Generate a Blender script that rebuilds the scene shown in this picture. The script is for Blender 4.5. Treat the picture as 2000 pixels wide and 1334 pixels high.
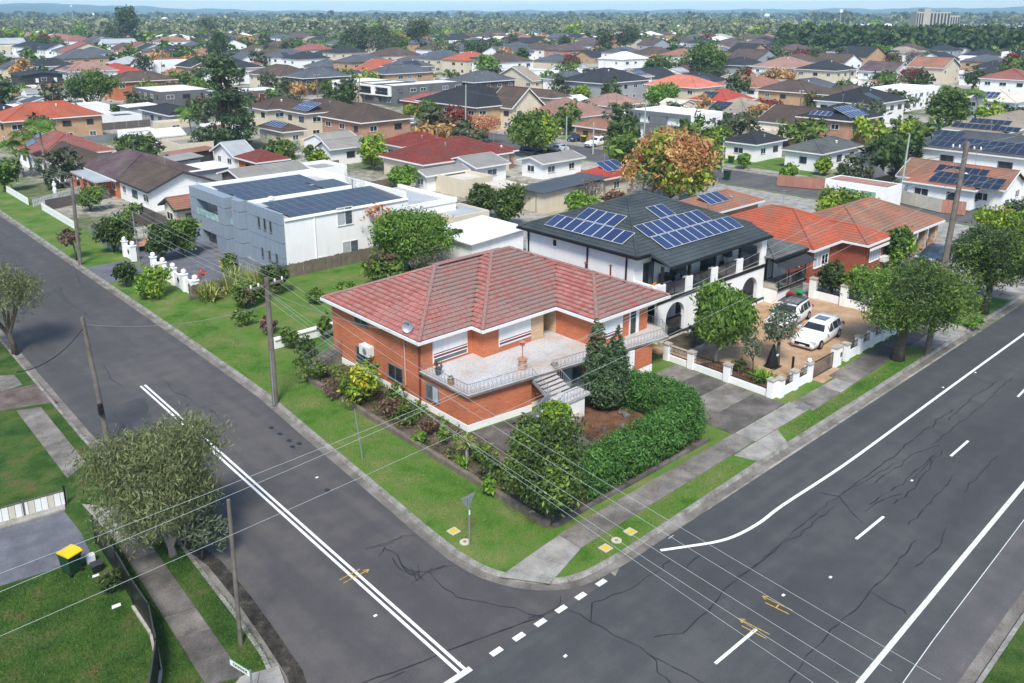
import bpy, bmesh, math, random
import numpy as np
from mathutils import Matrix, Vector

# ------------------------------------------------------------------ camera, sky, sun, exposure
for o in list(bpy.data.objects):
    bpy.data.objects.remove(o)
S = bpy.context.scene
COL = S.collection
R = math.radians
FOC, HORIZ, PPX, PPY, CAMH = 1652.0, 24.0, 1000.0, 477.0, 23.0     # surveyed from the street lines (2000 px wide frame)
PITCH = math.atan((PPY - HORIZ) / FOC)
HEAD = R(47.5)
cd = bpy.data.cameras.new('camera')
cam = bpy.data.objects.new('camera', cd)
COL.objects.link(cam)
cam.location = (0, 0, CAMH)
cam.rotation_euler = (R(90) - PITCH, 0, HEAD - R(90))
cd.sensor_width = 36.0
cd.lens = FOC / 2000.0 * 36.0
cd.shift_y = -(667.0 - PPY) / 2000.0
cd.clip_start = 0.1
cd.clip_end = 60000
S.camera = cam
S.render.resolution_x, S.render.resolution_y = 1024, 683

SUN_EL, SUN_AZ = 52.0, 226.0            # azimuth measured from +X, counter-clockwise, of where the sun stands
W = bpy.data.worlds.new('World')
S.world = W
W.use_nodes = True
nt = W.node_tree
sky = nt.nodes.new('ShaderNodeTexSky')
sky.sky_type = 'NISHITA'
sky.sun_disc = False
sky.sun_elevation = R(SUN_EL)
sky.sun_rotation = R(90 - SUN_AZ)
sky.air_density = 1.0
sky.dust_density = 0.6
sky.ozone_density = 1.0
nt.links.new(sky.outputs[0], nt.nodes['Background'].inputs[0])
nt.nodes['Background'].inputs[1].default_value = 0.125
sl = bpy.data.lights.new('sun', 'SUN')
sl.energy = 2.9
sl.angle = R(14.0)
sl.color = (1.0, 0.95, 0.87)
so = bpy.data.objects.new('sun', sl)
COL.objects.link(so)
sd = Vector((math.cos(R(SUN_EL)) * math.cos(R(SUN_AZ)), math.cos(R(SUN_EL)) * math.sin(R(SUN_AZ)), math.sin(R(SUN_EL))))
so.rotation_euler = sd.to_track_quat('Z', 'Y').to_euler()
so.location = (0, 0, 60)
S.view_settings.view_transform = 'Standard'
S.view_settings.look = 'None'
S.view_settings.gamma = 1.0
S.view_settings.exposure = 0.77
S.render.engine = 'CYCLES'
S.cycles.max_bounces = 6
S.cycles.transparent_max_bounces = 6

# ------------------------------------------------------------------ survey: frame position -> place on a level
def ray(u, v):
    a = (u - PPX) / FOC
    b = (v - PPY) / FOC
    fw = math.cos(PITCH) - b * math.sin(PITCH)
    up = -math.sin(PITCH) - b * math.cos(PITCH)
    ch, sh = math.cos(HEAD), math.sin(HEAD)
    return ch * fw + sh * a, sh * fw - ch * a, up

def gp(u, v, z=0.12):
    d = ray(u, v)
    t = (z - CAMH) / d[2]
    return d[0] * t, d[1] * t

def zat(u, v, x, y):
    d = ray(u, v)
    t = (x * d[0] + y * d[1]) / (d[0] ** 2 + d[1] ** 2)
    return CAMH + d[2] * t

def pj(x, y, z):
    ch, sh = math.cos(HEAD), math.sin(HEAD)
    hf, r, dz = x * ch + y * sh, x * sh - y * ch, z - CAMH
    fw = hf * math.cos(PITCH) - dz * math.sin(PITCH)
    if fw < 0.1:
        return -9999, -9999, fw
    dn = -dz * math.cos(PITCH) - hf * math.sin(PITCH)
    return PPX + FOC * r / fw, PPY + FOC * dn / fw, fw

# ------------------------------------------------------------------ materials
MATS = {}
class NT:
    def __init__(s, name, rough=0.7, spec=0.3):
        s.m = bpy.data.materials.new(name)
        s.m.use_nodes = True
        s.t = s.m.node_tree
        s.b = s.t.nodes['Principled BSDF']
        s.b.inputs['Roughness'].default_value = rough
        s.b.inputs['Specular IOR Level'].default_value = spec
        MATS[name] = s.m
    def n(s, typ, **kw):
        q = s.t.nodes.new('ShaderNode' + typ)
        for k, v in kw.items():
            setattr(q, k, v)
        return q
    def l(s, a, b):
        s.t.links.new(a, b)
    def pos(s):
        return s.n('NewGeometry').outputs['Position']
    def noise(s, vec, scale, detail=3, rough=0.55):
        q = s.n('TexNoise')
        q.inputs['Scale'].default_value = scale
        q.inputs['Detail'].default_value = detail
        q.inputs['Roughness'].default_value = rough
        s.l(vec, q.inputs['Vector'])
        return q.outputs['Fac']
    def ramp(s, fac, stops):
        q = s.n('ValToRGB')
        e = q.color_ramp.elements
        while len(e) < len(stops):
            e.new(0.5)
        for i, (p, c) in enumerate(stops):
            e[i].position = p
            e[i].color = (*c, 1) if len(c) == 3 else c
        s.l(fac, q.inputs[0])
        return q.outputs[0]
    def mix(s, fac, a, b, mode='MIX'):
        q = s.n('MixRGB', blend_type=mode)
        for k, v in ((0, fac), (1, a), (2, b)):
            if isinstance(v, (int, float)):
                q.inputs[k].default_value = v
            elif isinstance(v, tuple):
                q.inputs[k].default_value = (*v, 1)
            else:
                s.l(v, q.inputs[k])
        return q.outputs[0]
    def math(s, op, a, b=None):
        q = s.n('Math', operation=op)
        for k, v in ((0, a), (1, b)):
            if v is None:
                continue
            if isinstance(v, (int, float)):
                q.inputs[k].default_value = v
            else:
                s.l(v, q.inputs[k])
        return q.outputs[0]
    def bump(s, h, strength=0.3, dist=0.02):
        q = s.n('Bump')
        q.inputs['Strength'].default_value = strength
        q.inputs['Distance'].default_value = dist
        s.l(h, q.inputs['Height'])
        s.l(q.outputs[0], s.b.inputs['Normal'])
    def col(s, c):
        if isinstance(c, tuple):
            s.b.inputs['Base Color'].default_value = (*c, 1)
        else:
            s.l(c, s.b.inputs['Base Color'])

def dk(c, f):
    return tuple(x * f for x in c)

def paint(name, c, rough=0.6, var=0.12, scale=0.6, spec=0.3, metal=0.0):
    """painted / rendered surface with faint dirt and unevenness"""
    if name in MATS:
        return MATS[name]
    q = NT(name, rough, spec)
    p = q.pos()
    a = q.noise(p, scale, 5, 0.6)
    f = q.ramp(a, [(0.3, dk(c, 1 - var)), (0.7, dk(c, 1 + var * 0.4))])
    st = q.n('Mapping')
    st.inputs['Scale'].default_value = (2.2, 2.2, 0.18)
    q.l(p, st.inputs[0])
    g = q.noise(st.outputs[0], 1.6, 4, 0.6)
    f2 = q.ramp(g, [(0.35, (1, 1, 1)), (0.75, (1 - var * 1.1,) * 3)])
    q.col(q.mix(1.0, f, f2, 'MULTIPLY'))
    q.b.inputs['Metallic'].default_value = metal
    return q.m

def brick(name, c1, c2, mortar, sx=0.24, sz=0.086):
    if name in MATS:
        return MATS[name]
    q = NT(name, 0.85, 0.2)
    p = q.pos()
    sep = q.n('SeparateXYZ'); q.l(p, sep.inputs[0])
    u = q.math('ADD', sep.outputs[0], sep.outputs[1])
    cb = q.n('CombineXYZ'); q.l(u, cb.inputs[0]); q.l(sep.outputs[2], cb.inputs[1])
    bt = q.n('TexBrick')
    bt.inputs['Scale'].default_value = 1.0
    bt.inputs['Brick Width'].default_value = sx
    bt.inputs['Row Height'].default_value = sz
    bt.inputs['Mortar Size'].default_value = 0.007
    bt.inputs['Color1'].default_value = (*c1, 1)
    bt.inputs['Color2'].default_value = (*c2, 1)
    bt.inputs['Mortar'].default_value = (*mortar, 1)
    q.l(cb.outputs[0], bt.inputs['Vector'])
    n = q.noise(p, 0.5, 4)
    mp = q.n('Mapping'); mp.inputs['Scale'].default_value = (0.5, 0.5, 9.0); q.l(p, mp.inputs[0])
    n2 = q.noise(mp.outputs[0], 1.0, 3)
    bt0 = q.mix(1.0, bt.outputs[0], q.ramp(n2, [(0.35, (0.93,) * 3), (0.65, (1.04,) * 3)]), 'MULTIPLY')
    q.col(q.mix(1.0, bt0, q.ramp(n, [(0.3, (0.82,) * 3), (0.7, (1.08,) * 3)]), 'MULTIPLY'))
    q.bump(bt.outputs['Fac'], -0.25, 0.01)
    return q.m

def rooftile(name, c1, c2, lich=None, lf=0.5, tw=0.33, th=0.36, corr=False):
    """tile field driven by metre UVs (u along the eave, v up the slope)"""
    if name in MATS:
        return MATS[name]
    q = NT(name, 0.8, 0.25)
    uv = q.n('UVMap').outputs[0]
    sep = q.n('SeparateXYZ'); q.l(uv, sep.inputs[0])
    cu = q.math('FLOOR', q.math('DIVIDE', sep.outputs[0], tw))
    cv = q.math('FLOOR', q.math('DIVIDE', sep.outputs[1], th))
    cb = q.n('CombineXYZ'); q.l(cu, cb.inputs[0]); q.l(cv, cb.inputs[1])
    wn = q.n('TexWhiteNoise', noise_dimensions='2D'); q.l(cb.outputs[0], wn.inputs['Vector'])
    base = q.mix(wn.outputs['Value'], c1, c2)
    p = q.pos()
    if lich:
        nn = q.noise(p, 0.45, 6, 0.65)
        base = q.mix(q.ramp(nn, [(0.5 - lf * 0.3, (0, 0, 0)), (0.75 - lf * 0.3, (0.85,) * 3)]), base, lich)
    big = q.noise(p, 0.25, 3)
    base = q.mix(1.0, base, q.ramp(big, [(0.3, (0.8,) * 3), (0.75, (1.12,) * 3)]), 'MULTIPLY')
    fv = q.math('FRACT', q.math('DIVIDE', sep.outputs[1], th))
    fu = q.math('FRACT', q.math('DIVIDE', sep.outputs[0], tw))
    wv = q.math('SINE', q.math('MULTIPLY', fu, 6.2832))
    h = q.math('ADD', q.math('MULTIPLY', wv, 0.5), q.math('MULTIPLY', fv, -1.2))
    q.col(base)
    q.bump(h, 0.55, 0.025)
    return q.m

def metalroof(name, c, rib=0.2):
    if name in MATS:
        return MATS[name]
    q = NT(name, 0.5, 0.4)
    uv = q.n('UVMap').outputs[0]
    sep = q.n('SeparateXYZ'); q.l(uv, sep.inputs[0])
    w = q.math('SINE', q.math('MULTIPLY', sep.outputs[0], 6.2832 / rib))
    p = q.pos()
    a = q.noise(p, 0.4, 5)
    q.col(q.ramp(a, [(0.3, dk(c, 0.85)), (0.7, dk(c, 1.08))]))
    q.bump(w, 0.5, 0.02)
    return q.m

def glass(name, c, rough=0.06):
    q = NT(name, rough, 0.6)
    p = q.pos()
    a = q.noise(p, 1.3, 2)
    q.col(q.ramp(a, [(0.35, dk(c, 0.6)), (0.65, dk(c, 1.3))]))
    return q.m

def leafmat(name, c, c2=None, trans=0.25, hue=0.35, rough=0.55):
    if name in MATS:
        return MATS[name]
    c2 = c2 or dk(c, 1.7)
    q = NT(name, rough, 0.25)
    g = q.n('NewGeometry')
    rnd = g.outputs['Random Per Island']
    n = q.noise(g.outputs['Position'], 0.55, 3)
    f = q.math('ADD', q.math('MULTIPLY', rnd, 0.55), q.math('MULTIPLY', n, 0.6))
    colr = q.ramp(f, [(0.3, dk(c, 0.62)), (0.55, c), (0.85, c2)])
    q.col(colr)
    tr = q.n('BsdfTranslucent')
    q.l(colr, tr.inputs[0])
    ms = q.n('MixShader')
    ms.inputs[0].default_value = trans
    q.l(q.b.outputs[0], ms.inputs[1]); q.l(tr.outputs[0], ms.inputs[2])
    q.l(ms.outputs[0], q.t.nodes['Material Output'].inputs[0])
    return q.m

def ground_mat(name, stops, scale=0.35, fine=14.0, bump=0.4, fdist=0.03, spec=0.15, rough=0.95, fcon=0.35):
    q = NT(name, rough, spec)
    p = q.pos()
    a = q.noise(p, scale, 6, 0.65)
    b = q.noise(p, fine, 4, 0.7)
    f = q.math('ADD', q.math('MULTIPLY', a, 0.75), q.math('MULTIPLY', b, 0.25))
    base = q.ramp(f, [(0.5 + (s_ - 0.55) * 0.5, c_) for s_, c_ in stops])
    c = q.mix(1.0, base, q.ramp(b, [(0.25, (1 - fcon,) * 3), (0.75, (1 + fcon * 0.7,) * 3)]), 'MULTIPLY')
    q.col(c)
    q.bump(b, bump, fdist)
    return q.m

G1, G2, G3 = (0.05, 0.13, 0.016), (0.095, 0.19, 0.028), (0.18, 0.205, 0.06)
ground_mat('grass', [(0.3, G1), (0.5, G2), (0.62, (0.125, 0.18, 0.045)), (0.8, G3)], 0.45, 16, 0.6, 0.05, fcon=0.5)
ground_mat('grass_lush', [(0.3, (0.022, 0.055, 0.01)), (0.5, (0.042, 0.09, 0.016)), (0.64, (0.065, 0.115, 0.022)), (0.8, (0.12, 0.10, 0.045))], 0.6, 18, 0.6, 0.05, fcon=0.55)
ground_mat('suburb', [(0.3, (0.10, 0.13, 0.05)), (0.45, (0.17, 0.18, 0.11)), (0.55, (0.30, 0.28, 0.235)), (0.8, (0.42, 0.40, 0.36))], 0.06, 0.9, 0.1)
ground_mat('soil', [(0.3, (0.05, 0.038, 0.026)), (0.55, (0.10, 0.078, 0.055)), (0.8, (0.17, 0.14, 0.10))], 0.8, 14, 0.8, 0.05)
ground_mat('redsoil', [(0.3, (0.07, 0.035, 0.02)), (0.55, (0.15, 0.075, 0.042)), (0.8, (0.2, 0.12, 0.075))], 1.2, 14, 0.8, 0.05)
ground_mat('concrete', [(0.3, (0.20, 0.19, 0.17)), (0.55, (0.30, 0.285, 0.26)), (0.8, (0.38, 0.37, 0.34))], 0.9, 22, 0.2, 0.01, fcon=0.18)
ground_mat('concrete_dirty', [(0.3, (0.11, 0.10, 0.088)), (0.55, (0.18, 0.165, 0.145)), (0.8, (0.27, 0.25, 0.225))], 0.7, 22, 0.2, 0.01, fcon=0.22)
ground_mat('concrete_dark', [(0.3, (0.07, 0.064, 0.058)), (0.55, (0.115, 0.105, 0.095)), (0.8, (0.18, 0.165, 0.15))], 0.6, 18, 0.2, 0.01, fcon=0.2)
ground_mat('kerbstone', [(0.3, (0.15, 0.14, 0.125)), (0.55, (0.25, 0.24, 0.215)), (0.8, (0.34, 0.33, 0.3))], 1.4, 16, 0.3, 0.015, fcon=0.3)
ground_mat('paving_tan', [(0.3, (0.33, 0.21, 0.12)), (0.6, (0.43, 0.29, 0.18)), (0.8, (0.48, 0.34, 0.23))], 0.8, 12, 0.2, 0.01, fcon=0.2)
ground_mat('drive_grey', [(0.3, (0.10, 0.105, 0.12)), (0.6, (0.135, 0.14, 0.16)), (0.8, (0.17, 0.175, 0.19))], 0.9, 20, 0.2, 0.01, fcon=0.15)
ground_mat('drive_brown', [(0.3, (0.09, 0.07, 0.06)), (0.6, (0.15, 0.12, 0.105)), (0.8, (0.19, 0.16, 0.14))], 0.9, 20, 0.3, 0.01, fcon=0.3)
ground_mat('gutter_wet', [(0.3, (0.02, 0.018, 0.015)), (0.6, (0.05, 0.045, 0.037)), (0.85, (0.12, 0.10, 0.08))], 1.5, 14, 0.5, 0.02, fcon=0.4)
ground_mat('hill_forest', [(0.3, (0.02, 0.045, 0.03)), (0.55, (0.05, 0.08, 0.05)), (0.8, (0.11, 0.13, 0.08))], 0.004, 0.03, 0.1)

def asphalt(name, base, warm):
    q = NT(name, 0.85, 0.3)
    p = q.pos()
    big = q.noise(p, 0.10, 4, 0.6)
    mid = q.noise(p, 0.8, 5, 0.65)
    fine = q.noise(p, 24, 4, 0.8)
    mp = q.n('Mapping'); mp.inputs['Scale'].default_value = (0.03, 0.55, 1) if warm == 'x' else (0.55, 0.03, 1)
    q.l(p, mp.inputs[0])
    strk = q.noise(mp.outputs[0], 1.0, 3)
    f = q.math('ADD', q.math('ADD', q.math('MULTIPLY', big, 0.35), q.math('MULTIPLY', mid, 0.25)), q.math('MULTIPLY', strk, 0.4))
    c = q.ramp(f, [(0.40, dk(base, 0.82)), (0.5, base), (0.60, tuple(x * k for x, k in zip(base, (1.34, 1.3, 1.22))))])
    c = q.mix(1.0, c, q.ramp(fine, [(0.3, (0.62,) * 3), (0.7, (1.35,) * 3)]), 'MULTIPLY')
    q.col(c)
    q.bump(fine, 0.3, 0.01)
    return q.m
asphalt('asphalt_side', (0.078, 0.074, 0.074), 'y')
asphalt('asphalt_main', (0.065, 0.067, 0.070), 'x')
asphalt('asphalt_patch', (0.098, 0.093, 0.095), 'x')

def worn_paint(name, c, amount=0.45):
    q = NT(name, 0.7, 0.3)
    p = q.pos()
    a = q.noise(p, 5.0, 6, 0.75)
    q.col(q.mix(q.ramp(a, [(amount - 0.12, (1, 1, 1)), (amount + 0.02, (0, 0, 0))]), c, dk(c, 0.55)))
    return q.m
worn_paint('line_white', (0.80, 0.80, 0.78), 0.3)
worn_paint('line_worn', (0.66, 0.67, 0.66), 0.45)
worn_paint('line_yellow', (0.55, 0.36, 0.06), 0.52)
paint('sealant', (0.03, 0.031, 0.036), 0.5, 0.3, 3)
paint('render_white', (0.86, 0.86, 0.84), 0.8, 0.06)
paint('render_cream', (0.66, 0.58, 0.44), 0.8, 0.08)
paint('render_grey', (0.36, 0.38, 0.40), 0.7, 0.08)
paint('board_white', (0.84, 0.84, 0.82), 0.6, 0.05)
paint('gutter_white', (0.78, 0.78, 0.77), 0.45, 0.08)
paint('trim_black', (0.018, 0.018, 0.02), 0.4, 0.2)
paint('trim_dark', (0.05, 0.052, 0.058), 0.5, 0.15)
paint('metal_grey', (0.30, 0.32, 0.34), 0.4, 0.15, metal=0.5)
paint('galv', (0.42, 0.45, 0.47), 0.45, 0.15, metal=0.6)
paint('panel_blue_grey', (0.25, 0.30, 0.36), 0.35, 0.08)
paint('clad_grey', (0.17, 0.18, 0.19), 0.5, 0.08)
paint('downpipe_red', (0.20, 0.045, 0.035), 0.5, 0.12)
paint('downpipe_pink', (0.55, 0.36, 0.30), 0.5, 0.12)
paint('timber_pole', (0.21, 0.18, 0.155), 0.85, 0.35, 2.0)
paint('pole_green', (0.36, 0.44, 0.37), 0.7, 0.15)
paint('timber_fence', (0.20, 0.165, 0.125), 0.85, 0.3, 2.0)
paint('colorbond_brown', (0.135, 0.115, 0.105), 0.5, 0.12)
paint('colorbond_cream', (0.60, 0.56, 0.45), 0.5, 0.12)
paint('fence_red', (0.42, 0.20, 0.14), 0.6, 0.15)
paint('stone_pale', (0.45, 0.41, 0.34), 0.85, 0.25, 3)
paint('terracotta_pot', (0.45, 0.19, 0.11), 0.7, 0.15, 4)
paint('pot_blue', (0.06, 0.075, 0.11), 0.4, 0.2, 4)
paint('plastic_green', (0.018, 0.06, 0.032), 0.4, 0.1)
paint('plastic_yellow', (0.80, 0.56, 0.01), 0.4, 0.1)
paint('plastic_red', (0.42, 0.03, 0.03), 0.4, 0.1)
paint('plastic_teal', (0.02, 0.42, 0.36), 0.4, 0.1)
paint('plastic_lime', (0.02, 0.30, 0.10), 0.4, 0.1)
paint('plastic_orange', (0.85, 0.33, 0.01), 0.4, 0.1)
paint('plastic_white', (0.75, 0.76, 0.76), 0.4, 0.08)
paint('plastic_black', (0.015, 0.015, 0.016), 0.4, 0.15)
paint('ac_white', (0.72, 0.72, 0.70), 0.5, 0.08)
paint('stripe_maroon', (0.20, 0.05, 0.06), 0.6, 0.1)
paint('curtain', (0.45, 0.47, 0.49), 0.8, 0.15, 3)
paint('bark', (0.115, 0.09, 0.068), 0.9, 0.4, 3)
paint('bark_pale', (0.36, 0.32, 0.27), 0.85, 0.35, 2)
paint('wire_dark', (0.22, 0.23, 0.24), 0.5, 0.1)
paint('wire_pale', (0.34, 0.40, 0.39), 0.45, 0.1)
paint('car_white', (0.80, 0.80, 0.80), 0.18, 0.03, spec=0.6)
paint('car_silver', (0.45, 0.47, 0.49), 0.2, 0.03, spec=0.6)
paint('car_blue', (0.03, 0.05, 0.08), 0.2, 0.03, spec=0.6)
paint('rubber', (0.014, 0.014, 0.015), 0.8, 0.2)
paint('lamp_lens', (0.6, 0.62, 0.64), 0.15, 0.05, spec=0.6)
paint('lamp_red', (0.35, 0.02, 0.02), 0.2, 0.05, spec=0.6)
paint('sign_white', (0.82, 0.82, 0.80), 0.4, 0.06)
paint('sign_green', (0.04, 0.30, 0.10), 0.4, 0.06)
paint('letter_black', (0.02, 0.02, 0.02), 0.5, 0.1)
paint('iron_cover', (0.20, 0.20, 0.20), 0.7, 0.25, 5)
paint('marker_cream', (0.55, 0.50, 0.36), 0.7, 0.12, 4)
paint('marker_yellow', (0.66, 0.46, 0.03), 0.6, 0.1, 4)
glass('glass_dark', (0.030, 0.036, 0.042))
glass('glass_mid', (0.10, 0.125, 0.14))
glass('glass_green', (0.30, 0.48, 0.45), 0.1)
glass('glass_smoke', (0.035, 0.036, 0.038), 0.1)
glass('glass_pool', (0.05, 0.12, 0.14), 0.1)
brick('brick_orange', (0.55, 0.165, 0.075), (0.44, 0.125, 0.056), (0.52, 0.25, 0.15))
brick('brick_tan', (0.52, 0.33, 0.18), (0.44, 0.27, 0.15), (0.5, 0.38, 0.26))
brick('brick_salmon', (0.50, 0.27, 0.17), (0.40, 0.20, 0.125), (0.5, 0.36, 0.27))
brick('brick_red', (0.33, 0.085, 0.045), (0.26, 0.06, 0.035), (0.33, 0.14, 0.1))
brick('brick_brown', (0.13, 0.10, 0.09), (0.10, 0.08, 0.072), (0.16, 0.14, 0.13))
brick('brick_grey', (0.15, 0.15, 0.155), (0.115, 0.115, 0.12), (0.18, 0.18, 0.18))
brick('stone_cladding', (0.62, 0.46, 0.29), (0.50, 0.35, 0.21), (0.55, 0.42, 0.28), 0.45, 0.085)
brick('stone_rubble', (0.45, 0.24, 0.15), (0.62, 0.5, 0.38), (0.3, 0.2, 0.14), 0.35, 0.22)
rooftile('tile_red', (0.30, 0.055, 0.045), (0.37, 0.085, 0.07), (0.22, 0.135, 0.115), 0.5)
rooftile('tile_darkred', (0.19, 0.030, 0.024), (0.25, 0.05, 0.038), (0.15, 0.07, 0.055), 0.3)
rooftile('tile_brightred', (0.36, 0.055, 0.035), (0.42, 0.08, 0.055))
rooftile('tile_orange', (0.50, 0.115, 0.055), (0.42, 0.085, 0.04), (0.27, 0.13, 0.09), 0.35)
rooftile('tile_terracotta', (0.40, 0.17, 0.10), (0.33, 0.125, 0.075), (0.23, 0.15, 0.11), 0.5)
rooftile('tile_salmon', (0.60, 0.20, 0.13), (0.52, 0.17, 0.11))
rooftile('tile_pink', (0.40, 0.22, 0.175), (0.33, 0.17, 0.13), (0.25, 0.18, 0.15), 0.4)
rooftile('tile_brown', (0.13, 0.090, 0.068), (0.10, 0.068, 0.052), (0.075, 0.06, 0.052), 0.4)
rooftile('tile_purple', (0.115, 0.075, 0.082), (0.085, 0.055, 0.062), (0.16, 0.12, 0.11), 0.3)
rooftile('tile_grey', (0.10, 0.11, 0.125), (0.085, 0.092, 0.105))
rooftile('tile_slate', (0.052, 0.065, 0.072), (0.042, 0.053, 0.060), (0.075, 0.09, 0.092), 0.3)
rooftile('tile_charcoal', (0.040, 0.042, 0.048), (0.032, 0.034, 0.039))
rooftile('tile_sage', (0.14, 0.155, 0.145), (0.11, 0.122, 0.118), (0.09, 0.095, 0.09), 0.4)
rooftile('tile_beige', (0.33, 0.28, 0.22), (0.28, 0.235, 0.18))
metalroof('roof_white', (0.78, 0.78, 0.78))
metalroof('roof_cream', (0.62, 0.57, 0.48))
metalroof('roof_lightgrey', (0.40, 0.42, 0.43))
metalroof('roof_fibro', (0.30, 0.285, 0.26), 0.15)
metalroof('roof_darkmetal', (0.06, 0.068, 0.08))
metalroof('roof_rust', (0.30, 0.14, 0.09))
metalroof('roof_green', (0.20, 0.42, 0.32))

def solar_mat(name, cell, line, refl=0.12):
    q = NT(name, refl, 0.6)
    uv = q.n('UVMap').outputs[0]
    sep = q.n('SeparateXYZ'); q.l(uv, sep.inputs[0])
    fu = q.math('FRACT', q.math('MULTIPLY', sep.outputs[0], 6))
    fv = q.math('FRACT', q.math('MULTIPLY', sep.outputs[1], 10))
    g = q.math('MAXIMUM', q.math('LESS_THAN', fu, 0.06), q.math('LESS_THAN', fv, 0.06))
    oi = q.n('ObjectInfo')
    c = q.mix(oi.outputs['Random'], cell, dk(cell, 1.5))
    q.col(q.mix(g, c, line))
    return q.m
solar_mat('solar_blue', (0.018, 0.032, 0.085), (0.06, 0.085, 0.16))
solar_mat('solar_black', (0.012, 0.015, 0.03), (0.03, 0.035, 0.055), 0.3)
paint('solar_frame', (0.62, 0.64, 0.66), 0.4, 0.08)

def terrazzo(name):
    q = NT(name, 0.55, 0.35)
    p = q.pos()
    v = q.n('TexVoronoi'); v.inputs['Scale'].default_value = 12.0
    q.l(p, v.inputs['Vector'])
    f = q.ramp(v.outputs['Distance'], [(0.3, (0.60, 0.59, 0.57)), (0.6, (0.42, 0.43, 0.45))])
    n = q.noise(p, 0.4, 4)
    w = q.ramp(n, [(0.4, (1, 1, 1)), (0.7, (0.85, 0.72, 0.6))])
    q.col(q.mix(1.0, f, w, 'MULTIPLY'))
    return q.m
terrazzo('terrace_mosaic')

def hill_air(name, c):
    pass
LEAF = dict(
    mid=((0.068, 0.112, 0.020), (0.145, 0.22, 0.042)), dark=((0.038, 0.066, 0.019), (0.085, 0.125, 0.034)),
    bright=((0.085, 0.17, 0.022), (0.20, 0.33, 0.045)), lime=((0.13, 0.22, 0.02), (0.30, 0.36, 0.04)),
    grey=((0.11, 0.13, 0.052), (0.20, 0.22, 0.10)), gum=((0.15, 0.17, 0.09), (0.27, 0.28, 0.15)), euc=((0.060, 0.078, 0.040), (0.13, 0.145, 0.075)),
    olive=((0.075, 0.10, 0.06), (0.15, 0.18, 0.11)), conifer=((0.050, 0.085, 0.036), (0.10, 0.155, 0.065)),
    hedge=((0.045, 0.115, 0.022), (0.10, 0.22, 0.042)), orange=((0.36, 0.20, 0.075), (0.50, 0.33, 0.13)),
    ored=((0.40, 0.16, 0.08), (0.52, 0.27, 0.15)), red=((0.15, 0.03, 0.025), (0.27, 0.06, 0.05)), yellow=((0.30, 0.27, 0.02), (0.55, 0.48, 0.05)),
    bare=((0.13, 0.11, 0.095), (0.21, 0.185, 0.165)), brown=((0.11, 0.065, 0.045), (0.2, 0.12, 0.08)), flower=((0.55, 0.07, 0.05), (0.75, 0.16, 0.10)),
    grassblade=((0.075, 0.145, 0.022), (0.155, 0.215, 0.05)), lawnblade=((0.034, 0.092, 0.01), (0.085, 0.16, 0.026)), straw=((0.20, 0.24, 0.06), (0.42, 0.42, 0.16)), mango=((0.075, 0.15, 0.022), (0.17, 0.26, 0.045)), pale=((0.16, 0.20, 0.12), (0.28, 0.31, 0.21)))
for k, (a, b) in LEAF.items():
    leafmat('leaf_' + k, dk(a, 1.3), dk(b, 1.35))
# ------------------------------------------------------------------ mesh and object helpers
def M(x):
    return MATS[x] if isinstance(x, str) else x

def link(o, parent=None, keep=True):
    COL.objects.link(o)
    if parent is not None:
        o.parent = parent
        if keep and parent.type == 'EMPTY':
            o.matrix_parent_inverse = Matrix.Translation(-Vector(parent.location)) if not parent.get('_rot') else parent.matrix_basis.inverted()
    return o

def tag(o, label=None, cat=None, group=None, kind=None):
    if label: o['label'] = label
    if cat: o['category'] = cat
    if group: o['group'] = group
    if kind: o['kind'] = kind
    return o

def thing(name, loc, label, cat, group=None):
    o = bpy.data.objects.new(name, None)
    o.empty_display_size = 0.3
    o.location = loc
    COL.objects.link(o)
    return tag(o, label, cat, group)

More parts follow.
